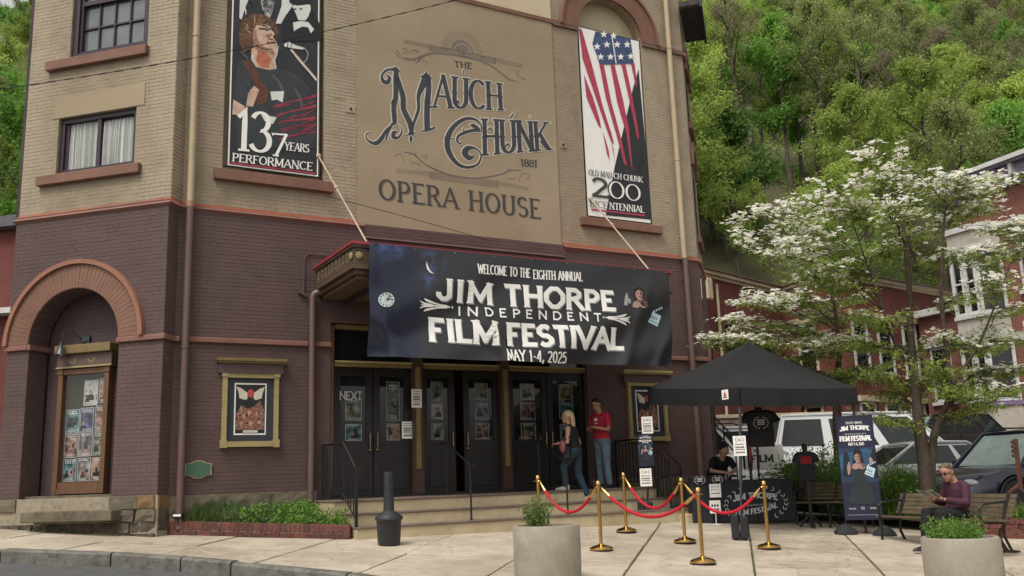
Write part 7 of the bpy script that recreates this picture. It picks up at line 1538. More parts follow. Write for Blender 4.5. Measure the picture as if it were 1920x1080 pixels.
# ================= CARS =================
TYRE = mat('tyre_rubber', (.018, .018, .018), .85); RIM = mat('alloy_rim', (.30, .31, .32), .3, .9, var=.1); CARG = mat('car_glass', (.014, .020, .020), .05, var=.2, spec=.45); CARW = mat('windshield_sky_glass', (.26, .34, .31), .05, var=.35, scale=1.5, spec=.9); LAMP = mat('headlamp', (.45, .47, .48), .1, spec=.8); SEAM = mat('panel_seam', (.01, .01, .01), .7); REDL = mat('tail_lamp', (.25, .01, .01), .2)  # windshield colour is lightened to carry the pale sky reflection
def paint(n, c): return mat(n, c, .16, .15, var=.04, scale=1.0, spec=.7)
def car(name, label, col, L_, W_, H_, loc, rz, prof, cab, wr=.34, dark_trim=True, roofrails=False, wheels=None, cat='car'):
    """prof: [(x, z_deck, half width factor)] nose to tail (x forward); cab: (windshield foot, roof front, roof rear, rear foot)"""
    r = local(T(name, label, cat, loc, rz)); hw = W_/2; zb = wr*.62
    prof = sorted(prof); zs = dict()
    def deck(x):
        for (a, za, wa), (b, zb_, wb) in zip(prof, prof[1:]):
            if a <= x <= b: t = (x-a)/(b-a); t = t*t*(3-2*t) if 0 else t; return za+(zb_-za)*t, wa+(wb-wa)*t
        return prof[-1][1], prof[-1][2]
    N = 48; xs_ = [prof[0][0]+(prof[-1][0]-prof[0][0])*i/N for i in range(N+1)]; wx = wheels or (L_*.30, -L_*.28)
    sec = []
    for i, x in enumerate(xs_):
        zd, wf = deck(x); w = hw*wf; zz = zb
        for wxx in wx:
            d = abs(x-wxx)
            if d < wr*1.16: zz = max(zz, wr+math.sqrt((wr*1.16)**2-d*d)*.98-.0)
        zl = min(zz, zd-.12); m_ = (zl+zd)/2
        sec.append([(w*.90, zl), (w*.985, zl+.03), (w, max(zl+.05, zd*.62)), (w*.985, zd-.14 if zd-.14 > zl+.06 else zl+.07), (w*.93, zd-.035), (w*.82, zd), (w*.4, zd+.018), (0, zd+.025)])
    mb = MB(); k = len(sec[0]); ring = 2*k-1; vs = []
    for x, s_ in zip(xs_, sec):
        pts = [(x, y, z) for y, z in s_]+[(x, -y, z) for y, z in s_[-2::-1]]; vs += [Vector(p) for p in pts]
    fs = [(i*ring+j, i*ring+j+1, (i+1)*ring+j+1, (i+1)*ring+j) for i in range(N) for j in range(ring-1)]+[(i*ring, (i+1)*ring, (i+1)*ring+ring-1, i*ring+ring-1) for i in range(N)]+[tuple(range(ring)), tuple(N*ring+j for j in reversed(range(ring)))]
    mb.idx(vs, fs); mb.build('body', col, r, smooth=True)
    wf_, rf, rr_, rfo = cab; zw, _ = deck(wf_); zr, _ = deck(rfo); zt = H_; yb, yt = hw*.90, hw*.70
    # cabin: glass shell, roof and pillars
    cpts = [(wf_, zw-.02), (rf, zt-.05), (rr_, zt-.05), (rfo, zr-.02)]
    mb = MB(); vs = [Vector((x, s_*(yb if i in (0, 3) else yt), z)) for s_ in (1, -1) for i, (x, z) in enumerate(cpts)]
    mb.idx(vs, [(0, 1, 2, 3), (7, 6, 5, 4), (3, 2, 6, 7), (0, 4, 5, 1)]); mb.build('cabin', col, r)
    def glq(A, B, C_, D_, m0, m1, m2_, m3, push, mt, nm='window'):      # pane on a quad face, margins left/right/bottom/top
        q_ = []
        for (s1, t1) in ((m0, m2_), (1-m1, m2_), (1-m1, 1-m3), (m0, 1-m3)): q_.append(A.lerp(B, s1).lerp(D_.lerp(C_, s1), t1)+push)
        m_ = MB(); m_.prism(q_, push.normalized(), .004); m_.build(nm, mt, r)
    for s_ in (1, -1):
        o4 = vs[:4] if s_ == 1 else vs[4:]; A0, A1, A2, A3 = o4; pu = Vector((0, s_*.006, .002))
        for (q0, q1) in ((.0, .36), (.36, .69), (.69, 1.0)):
            B0, B1 = A0.lerp(A3, q0), A0.lerp(A3, q1); T0, T1 = A1.lerp(A2, q0*.96), A1.lerp(A2, q1*.96 if q1 < 1 else 1); glq(B0, B1, T1, T0, .10 if q0 else .12, .08, .10, .12, pu, CARG)
    glq(vs[0], vs[4], vs[5], vs[1], .06, .06, .06, .06, Vector((.006, 0, .006)), CARW, 'windshield'); glq(vs[3], vs[7], vs[6], vs[2], .08, .08, .10, .12, Vector((-.006, 0, .004)), CARG, 'rear_window')
    mb = MB(); n_ = 14; vs = []
    for i in range(n_+1):
        t = i/n_; x = rf+.06+(rr_-rf-.14)*t; zz = zt-.045+.05*math.sin(math.pi*min(1, max(0, t)))**.6
        for y, dz in ((yt+.015, -.03), (yt*.9, .0), (yt*.4, .018), (-yt*.4, .018), (-yt*.9, 0), (-yt-.015, -.03)): vs.append(Vector((x, y, zz+dz)))
    mb.idx(vs, [(i*6+j, i*6+j+1, (i+1)*6+j+1, (i+1)*6+j) for i in range(n_) for j in range(5)]+[tuple(range(6)), tuple(n_*6+j for j in reversed(range(6)))]); mb.build('roof', col, r, smooth=True)
    mb = MB()
    for s_ in (1, -1):
        mb.tube([Vector((wf_+.02, s_*(yb+.005), zw)), Vector((rf, s_*(yt+.008), zt-.045)), Vector(((rf+rr_)/2, s_*(yt+.012), zt-.03)), Vector((rr_, s_*(yt+.008), zt-.045)), Vector((rfo-.02, s_*(yb+.005), zr))], .032, 6)
        for q in ():
            xb = wf_+(rfo-wf_)*q; xt = rf+(rr_-rf)*(q*.95); mb.tube([Vector((xb, s_*(yb+.0), deck(xb)[0]-.02)), Vector((xt, s_*(yt+.004), zt-.05))], .026, 6)
    mb.build('pillar', col, r, smooth=True)
    if roofrails:
        for s_ in (1, -1): mb = MB(); mb.tube([Vector((rf-.2, s_*yt*.92, zt-.0)), Vector((rf-.4, s_*yt*.93, zt+.06)), Vector((rr_+.3, s_*yt*.93, zt+.06)), Vector((rr_+.1, s_*yt*.92, zt-.02))], .018, 5); mb.build('roof_rail', SEAM, r)
    for wxx in wx:
        for s_ in (1, -1):
            c = Vector((wxx, s_*(hw-.11), wr)); w_ = MB(); w_.lathe(c, [(wr*.62, -.10), (wr*.93, -.105), (wr, -.07), (wr, .07), (wr*.93, .105), (wr*.62, .10)], 28, Vector((0, s_, 0))); wo = w_.build('wheel', TYRE, r, smooth=True)
            m2 = MB(); m2.lathe(c, [(wr*.66, .085), (wr*.68, .103), (wr*.60, .104), (wr*.57, .06), (.02, .055)], 24, Vector((0, s_, 0)))
            for q in range(10):
                a = q*math.pi/5; d = Vector((math.cos(a), 0, math.sin(a))); t_ = Vector((-d.z, 0, d.x))*.022; o_ = Vector((0, s_*.085, 0)); m2.idx([c+o_+d*.05-t_, c+o_+d*.05+t_, c+o_+d*wr*.63+t_*.8, c+o_+d*wr*.63-t_*.8, c+o_*.7+d*.05-t_, c+o_*.7+d*.05+t_, c+o_*.7+d*wr*.63+t_*.8, c+o_*.7+d*wr*.63-t_*.8], [(0, 1, 2, 3), (0, 3, 7, 4), (1, 5, 6, 2)])
            m2.build('rim', RIM, wo)
            if dark_trim:
                m3 = MB(); a0 = [(wxx+wr*1.10*math.cos(R(t)), wr+wr*1.10*math.sin(R(t))) for t in range(-8, 190, 11)]
                m3.tube([Vector((x, s_*(hw*.985), z)) for x, z in a0], .026, 5); m3.build('arch_trim', SEAM, r)
    for s_ in (1, -1):
        mb = MB(); xq = prof[-1][0]; zd, wf = deck(xq-.18); mb.ell((xq-.12, s_*hw*.70, zd-.10), (.13, .17, .075), 10, 6); mb.build('headlight', LAMP, r, smooth=True)
        mb = MB(); xq = prof[0][0]; zd, wf = deck(xq+.1); mb.box(Fr((0, 0, 0), (1, 0, 0), (0, 1, 0)), xq-.015, xq+.12, s_*hw*.78-.10, s_*hw*.78+.10, zd-.28, zd-.08, .02); mb.build('tail_light', REDL, r)
        mb = MB(); mb.ell((wf_-.28, s_*(hw+.10), zw+.09), (.07, .11, .075), 10, 6); mb.build('wing_mirror', col, r, smooth=True)
        for q in (.28, .62): xh = wf_+(rfo-wf_)*q; mb = MB(); mb.box(Fr((0, 0, 0), (1, 0, 0), (0, 1, 0)), xh-.10, xh+.08, s_*hw*.99-.014, s_*hw*.99+.022, deck(xh)[0]-.17, deck(xh)[0]-.145); mb.build('door_handle', col, r)
        for q in (.02, .40, .72): xh = wf_+(rfo-wf_)*q-.1; mb = MB(); mb.box(Fr((0, 0, 0), (1, 0, 0), (0, 1, 0)), xh-.005, xh+.005, s_*hw*.995-.01, s_*hw*.995+.006, zb+.14, deck(xh)[0]-.04); mb.build('door_seam', SEAM, r)
    xq = prof[-1][0]; zd, wf = deck(xq-.02); B_ = Fr((0, 0, 0), (1, 0, 0), (0, 1, 0))
    mb = MB(); mb.box(B_, xq-.02, xq+.012, -hw*.5, hw*.5, zd-.25, zd-.09, .008); mb.build('grille', SEAM, r); mb = MB(); mb.box(B_, xq-.03, xq+.02, -hw*.7, hw*.7, zb+.04, zb+.2, .02); mb.build('bumper', SEAM if dark_trim else col, r)
    return r
navy = paint('dark_navy_paint', (.022, .028, .045)); whitep = paint('white_car_paint', (.62, .63, .63)); silv = paint('silver_car_paint', (.36, .38, .39)); blk2 = paint('black_car_paint', (.02, .022, .024))
SUVP = lambda L_: [(-L_/2, .78, .84), (-L_/2+.08, .98, .93), (-L_*.3, 1.02, 1), (0, 1.0, 1), (L_*.2, .98, 1), (L_*.33, .93, .98), (L_*.44, .84, .93), (L_/2-.04, .72, .82), (L_/2, .62, .76)]
def park(h, fl_corner=None): pass
hd = math.atan2(-.36, -.93); hv = Vector((math.cos(hd), math.sin(hd), 0)); lv = Vector((-hv.y, hv.x, 0))
wpos = Vector((9.05, 17.55, 0)); cc_ = wpos-hv*(4.7*.30)-lv*.80
car('parked_car', 'dark navy sport utility car with its windshield facing left at the right edge', navy, 4.7, 1.84, 1.66, (cc_.x, cc_.y, .16), hd, SUVP(4.7), (1.05, .35, -1.75, -2.2), wr=.36, roofrails=True)
car('parked_car', 'silver low car seen through the stems of the flowering tree', silv, 4.5, 1.78, 1.44, (9.55, 21.6, lotz(9.5, 21.6)), R(8), [(-2.25, .72, .84), (-2.1, .92, .92), (-1.2, .95, 1), (0, .93, 1), (.9, .92, .99), (1.6, .84, .95), (2.1, .70, .88), (2.25, .55, .78)], (1.15, .35, -.9, -1.7), wr=.32, dark_trim=False)
car('parked_van', 'large white passenger van parked behind the green shrubs', whitep, 5.3, 1.95, 2.02, (9.15, 25.2, lotz(9, 25)), R(3), [(-2.65, 1.0, .88), (-2.6, 1.12, .96), (-1.5, 1.16, 1), (0, 1.14, 1), (1.2, 1.12, 1), (1.9, 1.05, .97), (2.5, .88, .90), (2.65, .70, .82)], (1.95, 1.05, -2.3, -2.58), wr=.37, dark_trim=False, cat='van')
car('parked_car', 'white station wagon half hidden behind the corner of the opera house', whitep, 4.8, 1.85, 1.66, (5.0, 23.0, lotz(5, 23)), R(4), SUVP(4.8), (1.3, .5, -1.7, -2.2), wr=.34, dark_trim=False, roofrails=True)
car('parked_car', 'black car with a steep windshield parked beyond the van, left of the brick house', blk2, 4.7, 1.85, 1.62, (13.0, 29.6, lotz(13, 29)+.35), R(200), SUVP(4.7), (1.2, .45, -1.7, -2.2), wr=.35)

# ================= PEOPLE =================
SKIN = mat('skin', (.42, .24, .17), .55, var=.08, scale=8); SKIN2 = mat('skin_tanned', (.34, .18, .12), .55, var=.08, scale=8)
DEN = mat('blue_denim', (.10, .15, .20), .85, var=.3, scale=7, bump=.3, bscale=60); DEND = mat('dark_denim', (.018, .038, .055), .85, var=.3, scale=7)
REDT = mat('red_cotton', (.36, .015, .035), .85, var=.12, scale=6, bump=.3, bscale=12); BLKT = mat('black_cotton', (.008, .008, .010), .85, var=.2, bump=.3, bscale=12); PLUMT = mat('plum_cotton', (.045, .012, .024), .8, var=.15, bump=.3, bscale=14)
HDK = mat('dark_hair', (.018, .012, .009), .6, var=.4, scale=30, bump=.6, bscale=70); HBL = mat('blonde_hair', (.48, .38, .22), .6, var=.3, scale=25, bump=.8, bscale=60); HGR = mat('greying_brown_hair', (.12, .085, .065), .6, var=.4, scale=30, bump=.6, bscale=70)
def limb(mb, pts, rs, n=12):
    pts = [Vector(p) for p in pts]; P_ = []; Q = []
    d0 = (pts[1]-pts[0]).normalized(); d1 = (pts[-1]-pts[-2]).normalized()
    for t in (1.0, .86, .5): P_.append(pts[0]-d0*rs[0]*t*.9); Q.append(rs[0]*math.sqrt(max(.0004, 1-t*t)))
    for i in range(len(pts)):
        P_.append(pts[i]); Q.append(rs[i])
        if i < len(pts)-1:
            for t in (.33, .66): P_.append(pts[i].lerp(pts[i+1], t)); Q.append(rs[i]+(rs[i+1]-rs[i])*t)
    for t in (.5, .86, 1.0): P_.append(pts[-1]+d1*rs[-1]*t*.9); Q.append(rs[-1]*math.sqrt(max(.0004, 1-t*t)))
    mb.tube(P_, Q, n)
def solid(mb, name, m, parent, vox=.011, it=4):
    me = mb.mesh('tmp', m, OFF.get(parent.name, Vector((0, 0, 0)))); o = bpy.data.objects.new('tmp', me); COL.objects.link(o)
    md = o.modifiers.new('r', 'REMESH'); md.mode = 'VOXEL'; md.voxel_size = vox; md.use_smooth_shade = True
    if it: ms = o.modifiers.new('s', 'SMOOTH'); ms.factor = .5; ms.iterations = it
    dg = bpy.context.evaluated_depsgraph_get(); dg.update(); m2 = bpy.data.meshes.new_from_object(o.evaluated_get(dg)); m2.name = name
    if not m2.materials: m2.materials.append(m)
    m2.polygons.foreach_set('use_smooth', [True]*len(m2.polygons))
    q = bpy.data.objects.new(name, m2); COL.objects.link(q); q.parent = parent; bpy.data.objects.remove(o); OFF[q.name] = OFF[parent.name]; return q
def torso_ell(mb, a, b, wa, wb, da, db, side, n=16):
    """elliptical torso between a (hips) and b (neck base); side = unit vector to the left"""
    a, b = Vector(a), Vector(b); ax = (b-a).normalized(); s_ = Vector(side); s_ = (s_-ax*s_.dot(ax)).normalized(); f_ = s_.cross(ax)
    prof = [(-.10, .70), (-.05, .9), (.05, 1.0), (.30, .90), (.55, .98), (.78, 1.04), (.90, .92), (.97, .55), (1.02, .30)]
    vs = []; fs = []; L_ = (b-a).length
    for t, k in prof:
        w = wa+(wb-wa)*min(1, max(0, t)); d = da+(db-da)*min(1, max(0, t))
        for j in range(n): an = 2*math.pi*j/n; vs.append(a+ax*L_*t+s_*w*k*math.cos(an)+f_*d*(k if t < .9 else max(k, .6))*math.sin(an))
    m = len(prof)
    for i in range(m-1):
        for j in range(n): fs.append((i*n+j, i*n+(j+1) % n, (i+1)*n+(j+1) % n, (i+1)*n+j))
    fs += [tuple(range(n-1, -1, -1)), tuple((m-1)*n+j for j in range(n))]; mb.idx(vs, fs)
def head(mb, c, f, upv, s=1.0):
    """head centred on c looking along f"""
    f = Vector(f).normalized(); u_ = (Vector(upv)-f*Vector(upv).dot(f)).normalized(); l_ = u_.cross(f); M = Matrix((l_, f, u_)).transposed()
    Q = lambda x, y, z: c+l_*x*s+f*y*s+u_*z*s
    mb.ell(c+u_*.03*s, (.075*s, .095*s, .090*s), 16, 12, M); mb.ell(Q(0, .025, -.045), (.056*s, .066*s, .070*s), 14, 10, M)
    mb.ell(Q(0, .060, -.095), (.026*s, .026*s, .020*s), 8, 6, M)                         # chin
    mb.idx([Q(-.014, .090, -.030), Q(.014, .090, -.030), Q(.008, .093, .022), Q(-.008, .093, .022), Q(0, .122, -.024), Q(0, .08, 0)], [(0, 1, 4), (1, 2, 4), (2, 3, 4), (3, 0, 4), (1, 0, 5), (2, 1, 5), (3, 2, 5), (0, 3, 5)])
    for s_ in (1, -1): mb.ell(Q(s_*.077, -.005, -.01), (.010*s, .018*s, .028*s), 8, 6, M)
    return Q, M
def face_bits(par, Q, M, s=1.0, glasses=False, skinlip=True):
    mb = MB()
    for x in (-.030, .030): mb.ell(Q(x, .086, .012), (.013*s, .007*s, .008*s), 8, 6, M)
    mb.build('eyes', mat('eye_dark', (.02, .015, .012), .2), par, smooth=True)
    mb = MB(); mb.ell(Q(0, .088, -.062), (.022*s, .007*s, .006*s), 10, 5, M); mb.build('mouth', mat('lips', (.24, .08, .07), .5), par, smooth=True)
    mb = MB()
    for x in (-.031, .031): mb.ell(Q(x, .089, .032), (.017*s, .005*s, .004*s), 8, 4, M)
    mb.build('eyebrows', HDK, par)
    if glasses:
        mb = MB()
        for x in (-.034, .034): mb.ell(Q(x, .100, .010), (.027*s, .006*s, .019*s), 12, 6, M)
        mb.tube([Q(-.01, .103, .014), Q(.01, .103, .014)], .003, 5)
        for x in (-1, 1): mb.tube([Q(x*.060, .095, .014), Q(x*.080, .0, .012)], .003, 5)
        mb.build('sunglasses', mat('sunglass_black', (.01, .008, .008), .08), par, smooth=True)
def hand(mb, w, d, n_, s=1.0, curl=.5):
    """hand at wrist w pointing along d, palm normal n_"""
    d = Vector(d).normalized(); n_ = Vector(n_); n_ = (n_-d*n_.dot(d)).normalized(); l_ = d.cross(n_); w = Vector(w)
    mb.ell(w+d*.045*s, (.040*s, .045*s, .016*s), 10, 6, Matrix((l_, d, n_)).transposed())
    for k, (x, L_) in enumerate(((-.030, .062), (-.010, .072), (.010, .068), (.029, .052))):
        a = w+d*.075*s+l_*x*s; b = a+(d*math.cos(curl*.6)+n_*math.sin(curl*.6))*L_*.5*s; c = b+(d*math.cos(curl*1.6)+n_*math.sin(curl*1.6))*L_*.5*s
        limb(mb, [a, b, c], [.0095*s, .0088*s, .0075*s], 6)
    a = w+d*.02*s-l_*.032*s; b = a+(d*.6-l_*.7+n_*.4)*.035*s; limb(mb, [a, b, b+(d*.8+n_*.5)*.03*s], [.012*s, .0105*s, .009*s], 6)
def shoe(par, heel, toe, m, s=1.0, sole=None):
    heel, toe = Vector(heel), Vector(toe); d = (toe-heel).normalized(); l_ = Vector((-d.y, d.x, 0)).normalized(); u_ = l_.cross(d)*-1
    if u_.z < 0: u_ = -u_
    mb = MB(); L_ = .27*s; vs = []; prof = [(-.04, .02, .05), (0, .038, .095), (.25, .037, .085), (.5, .044, .062), (.78, .047, .045), (.95, .034, .032), (1.02, .012, .018)]
    for t, w, h in prof:
        c = heel+d*L_*t
        for (x, z) in ((-w, 0), (w, 0), (w*.96, h*.5), (w*.55, h), (-w*.55, h), (-w*.96, h*.5)): vs.append(c+l_*x+u_*z)
    mb.idx(vs, [(i*6+j, i*6+(j+1) % 6, (i+1)*6+(j+1) % 6, (i+1)*6+j) for i in range(len(prof)-1) for j in range(6)]+[tuple(range(5, -1, -1)), tuple((len(prof)-1)*6+j for j in range(6))]); mb.build('shoe', m, par, smooth=True)
def person(label, root, J, fwd, side, mats, s=1.0, sleeves=.5, hairf=None, glasses=False, girth=1.0, look=None, hands=None, bare_arm=True, woman=False):
    """J: joint positions in world space"""
    r = T('person', label, 'person', root); sk, top, leg, shoem, hairm = mats; f = Vector(fwd).normalized(); sd = Vector(side).normalized(); V = lambda k: Vector(J[k])
    b = MB(); q = limb
    torso_ell(b, V('hip'), V('neck'), .155*girth*s, (.165 if woman else .185)*girth*s, .105*girth*s, .105*s, sd)
    q(b, [V('neck')-Vector((0, 0, .03)), V('neck').lerp(V('head'), .55)], [.056*s, .052*s])
    hd_f = Vector(look) if look else f; Q, M = head(b, V('head'), hd_f, V('head')-V('neck')+Vector((0, 0, .25)), 1.06*s)
    for k in 'LR':
        q(b, [V('sh'+k), V('el'+k), V('wr'+k)], [.052*girth**.5*s, .040*s, .027*s])
        hn = hands[k] if hands else ((V('wr'+k)-V('el'+k)), (0, 0, -1)); hand(b, V('wr'+k), hn[0], hn[1], s*1.0)
        q(b, [V('th'+k), V('kn'+k), V('an'+k)], [.080*girth**.5*s, .055*s, .038*s])
    solid(b, 'body', sk, r, .0095, 1)
    t = MB(); torso_ell(t, V('hip')+(V('neck')-V('hip'))*.0, V('neck')-(V('neck')-V('hip'))*.02, .172*girth*s, (.178 if woman else .20)*girth*s, .125*girth*s, .120*s, sd)
    for k in 'LR':
        if sleeves > 0: e = V('sh'+k).lerp(V('el'+k), min(1, sleeves)); P_ = [V('neck').lerp(V('sh'+k), .6), V('sh'+k), e]; rs_ = [.07*s, .068*s, .064*s]
        else: P_ = [V('neck').lerp(V('sh'+k), .5), V('neck').lerp(V('sh'+k), .85)]; rs_ = [.06*s, .055*s]
        if sleeves > 1: P_ += [V('el'+k).lerp(V('wr'+k), .85)]; rs_ += [.046*s]
        q(t, P_, rs_)
    solid(t, 'shirt', top, r, .012, 3)
    t = MB()
    hc = V('hip'); t.ell(hc, (.17*girth*s, .125*girth*s, .12*s), 16, 10, Matrix((sd, f, Vector((0, 0, 1)))).transposed())
    for k in 'LR': q(t, [V('th'+k), V('kn'+k), V('an'+k).lerp(V('kn'+k), .06)], [.100*girth**.5*s, .075*s, .062*s])
    solid(t, 'trousers', leg, r, .012, 3)
    for k in 'LR': a_ = V('an'+k); d_ = Vector(J.get('foot'+k, f)); shoe(r, a_-Vector((0, 0, .075))-d_.normalized()*.06, a_-Vector((0, 0, .075))+d_, shoem, s)
    face_bits(r, Q, M, s, glasses)
    h = MB(); hairf(h, Q, M, s); solid(h, 'hair', hairm, r, .009, 2)
    return r, Q, M
def short_hair(h, Q, M, s):
    h.ell(Q(0, -.018, .052), (.086*s, .098*s, .082*s), 14, 10, M); h.ell(Q(0, -.055, .0), (.078*s, .06*s, .08*s), 12, 8, M)
    for i in range(9): a = -1.2+i*.3; h.ell(Q(.07*math.sin(a), .045*math.cos(a), .095), (.028*s, .028*s, .024*s), 6, 5, M)
def long_hair(h, Q, M, s):
    h.ell(Q(0, -.020, .050), (.092*s, .105*s, .088*s), 14, 10, M)
    rn = random.Random(4)
    for i in range(26):
        a = R(60+i*9.4); x, y = .080*math.cos(a), -.02+.085*-abs(math.sin(a)); limb(h, [Q(x, y, .05), Q(x*1.25, y*1.15, -.06), Q(x*1.35+rn.gauss(0, .01), y*1.25, -.17-rn.random()*.06)], [.026*s, .028*s, .014*s], 6)
def bun_hair(h, Q, M, s):
    h.ell(Q(0, -.022, .050), (.086*s, .098*s, .084*s), 14, 10, M); h.ell(Q(0, -.06, .14), (.045*s, .045*s, .045*s), 10, 8, M); h.ell(Q(0, -.05, -.01), (.078*s, .062*s, .07*s), 10, 8, M)
WSH = mat('pale_trainer', (.35, .33, .3), .7); DSH = mat('dark_shoe', (.015, .013, .012), .5)
# man in red T-shirt on the porch
P0 = F.P(F.at(1133, 903, .75)[0], .75, PORCH); f = Vector((-.75, -.62, 0)).normalized(); sd = Vector((-f.y, f.x, 0))
def pp_(fx, sx, z, P0=None, f=None, sd=None): return P0+f*fx+sd*sx+Vector((0, 0, z))
K = lambda a, b, c: pp_(a, b, c, P0, f, sd)
J = dict(hip=K(0, 0, .93), neck=K(.03, 0, 1.43), head=K(.09, 0, 1.60), shL=K(.02, .19, 1.37), shR=K(.02, -.19, 1.37), elL=K(.08, .27, 1.10), elR=K(.06, -.27, 1.10), wrL=K(.30, .10, 1.16), wrR=K(.28, -.10, 1.13), thL=K(0, .095, .88), thR=K(0, -.095, .88), knL=K(.03, .12, .48), knR=K(-.01, -.11, .48), anL=K(0, .14, .08), anR=K(-.03, -.12, .08))
r, Q, M = person('man in a red T-shirt and faded jeans looking down at his phone on the porch', P0, J, f, sd, (SKIN2, REDT, DEN, DSH, HDK), 1.0, .62, short_hair, look=(f+Vector((0, 0, -.55))), girth=1.08, hands={'L': (sd*-1+f*.6, (0, 0, -1)), 'R': (sd*.7+f*.6, (0, 0, 1))})
ph = T('phone', 'dark phone held by the man in the red T-shirt', 'phone', K(.35, 0, 1.17)); c = K(.35, .01, 1.18); mb = MB(); mb.box(Fr((c.x, c.y, 0), sd, f), -.038, .038, -.05, .06, c.z-.006, c.z+.006, .003); mb.build('case', BLK, ph); mb = MB(); mb.box(Fr((c.x, c.y, 0), sd, f), -.033, .033, -.045, .055, c.z+.0065, c.z+.0075); mb.build('screen', mat('phone_screen', (.2, .22, .24), .1), ph)
mb = MB(); tf = Fr((*K(.137, 0, 0).xy, 0), sd, f)
for a in (-35, 0, 35):
    d = (math.sin(R(a)), math.cos(R(a))); n_ = (d[1], -d[0]); z = 1.265+PORCH
    mb.face([tf.P(n_[0]*0+d[0]*.0, .012, z), tf.P(d[0]*.05+n_[0]*.018, .012, z+d[1]*.05+n_[1]*.018), tf.P(d[0]*.095, .010, z+d[1]*.095), tf.P(d[0]*.05-n_[0]*.018, .012, z+d[1]*.05-n_[1]*.018)])
mb.mat(0); mb.face([tf.P(-.05, .013, 1.225+PORCH), tf.P(.05, .013, 1.225+PORCH), tf.P(.05, .013, 1.24+PORCH), tf.P(-.05, .013, 1.24+PORCH)]); mb.build('shirt_emblem', WHT, r)
# woman climbing the steps
u_w = F.at(1093, 925, 1.3)[0]; P0 = F.P(u_w, 1.18, .77); f = (-F.un*.72-F.ux*.62).normalized(); sd = Vector((-f.y, f.x, 0)); K = lambda a, b, c: pp_(a, b, c, P0, f, sd)
J = dict(hip=K(.04, 0, .94), neck=K(.12, 0, 1.38), head=K(.17, 0, 1.535), shL=K(.11, .165, 1.32), shR=K(.11, -.165, 1.32), elL=K(.12, .22, 1.06), elR=K(.02, -.23, 1.06), wrL=K(.32, .18, 1.05), wrR=K(.10, -.24, .84), thL=K(.04, .09, .90), thR=K(.04, -.09, .90), knL=K(.25, .10, .62), knR=K(.03, -.10, .48), anL=K(.22, .10, .285), anR=K(-.12, -.10, .10), footL=f, footR=f+Vector((0, 0, -.25)))
r, Q, M = person('woman with long blonde hair in a black sleeveless top and dark jeans climbing the steps', P0, J, f, sd, (SKIN, BLKT, DEND, WSH, HBL), .97, 0, long_hair, girth=.98, woman=True)
hb = T('shoulder_bag', 'pink and black shoulder bag carried at the left side of the blonde woman', 'bag', K(.22, .24, .98)); c = K(.20, .27, .99)
mb = MB(); mb.ell(c, (.06, .11, .12), 14, 10); mb.build('pouch', mat('pink_leather', (.30, .10, .10), .5), hb, smooth=True); mb = MB(); mb.tube([c+Vector((0, 0, .1)), K(.14, .2, 1.2), K(.10, .15, 1.375), K(.02, .2, 1.2), c+Vector((0, 0, .08))], .010, 5); mb.build('strap', BLK, hb)
mb = MB(); mb.box(Fr((c.x, c.y, 0), f, sd), -.12, .0, -.14, -.02, c.z-.24, c.z+.02, .02); mb.build('side_bag', BLK, hb)
# seated man reading
P0 = Vector((*b2f.P(1.66, -.24, 0).xy, b2z)); f = Vector((-.95, -.30, 0)).normalized(); sd = Vector((-f.y, f.x, 0)); K = lambda a, b, c: pp_(a, b, c, P0, f, sd)
J = dict(hip=K(.10, 0, .53), neck=K(.08, 0, .97), head=K(.21, 0, 1.11), shL=K(.09, .19, .91), shR=K(.09, -.19, .91), elL=K(.16, .25, .67), elR=K(.14, -.25, .67), wrL=K(.42, .12, .73), wrR=K(.41, -.12, .72), thL=K(.10, .10, .51), thR=K(.10, -.10, .51), knL=K(.56, .13, .54), knR=K(.58, -.10, .55), anL=K(.54, .14, .09), anR=K(.66, -.10, .09), footL=f, footR=f)
r, Q, M = person('man in a plum long-sleeved shirt and sunglasses reading on the bench', P0, J, f, sd, (SKIN2, PLUMT, BLKT, DSH, HGR), 1.02, 1.5, short_hair, glasses=True, look=(f*1+sd*.25+Vector((0, 0, -.35))), hands={'L': (f*.8-sd*.4+Vector((0, 0, .2)), (0, 0, 1)), 'R': (f*.8+sd*.3+Vector((0, 0, .2)), (0, 0, 1))})
nw = T('newspaper', 'open newspaper held by the seated man in the plum shirt', 'newspaper', K(.5, 0, .82)); mb = MB()
for s_ in (1, -1):
    A, B, C_, D_ = K(.48, .02*s_, .77), K(.50, .17*s_, .76), K(.66, .17*s_, .88), K(.64, .02*s_, .86); mb.mat(0).face([A, B, C_, D_]); n_ = (B-A).cross(D_-A).normalized()
    for e in (.002, -.002):
        mb.mat(1)
        for j in range(6): t0, t1 = .1+.13*j, .15+.13*j; mb.face([A.lerp(D_, t0).lerp(B.lerp(C_, t0), .1)+n_*e, A.lerp(D_, t0).lerp(B.lerp(C_, t0), .9)+n_*e, A.lerp(D_, t1).lerp(B.lerp(C_, t1), .9)+n_*e, A.lerp(D_, t1).lerp(B.lerp(C_, t1), .1)+n_*e])
        mb.mat(2); mb.face([A.lerp(D_, .6).lerp(B.lerp(C_, .6), .2)+n_*e*1.6, A.lerp(D_, .6).lerp(B.lerp(C_, .6), .8)+n_*e*1.6, A.lerp(D_, .88).lerp(B.lerp(C_, .88), .8)+n_*e*1.6, A.lerp(D_, .88).lerp(B.lerp(C_, .88), .2)+n_*e*1.6])
mb.build('pages', [mat('newsprint', (.42, .42, .42), .8), mat('newsprint_text', (.18, .18, .19), .8), mat('newsprint_photo', (.12, .14, .13), .8)], nw)
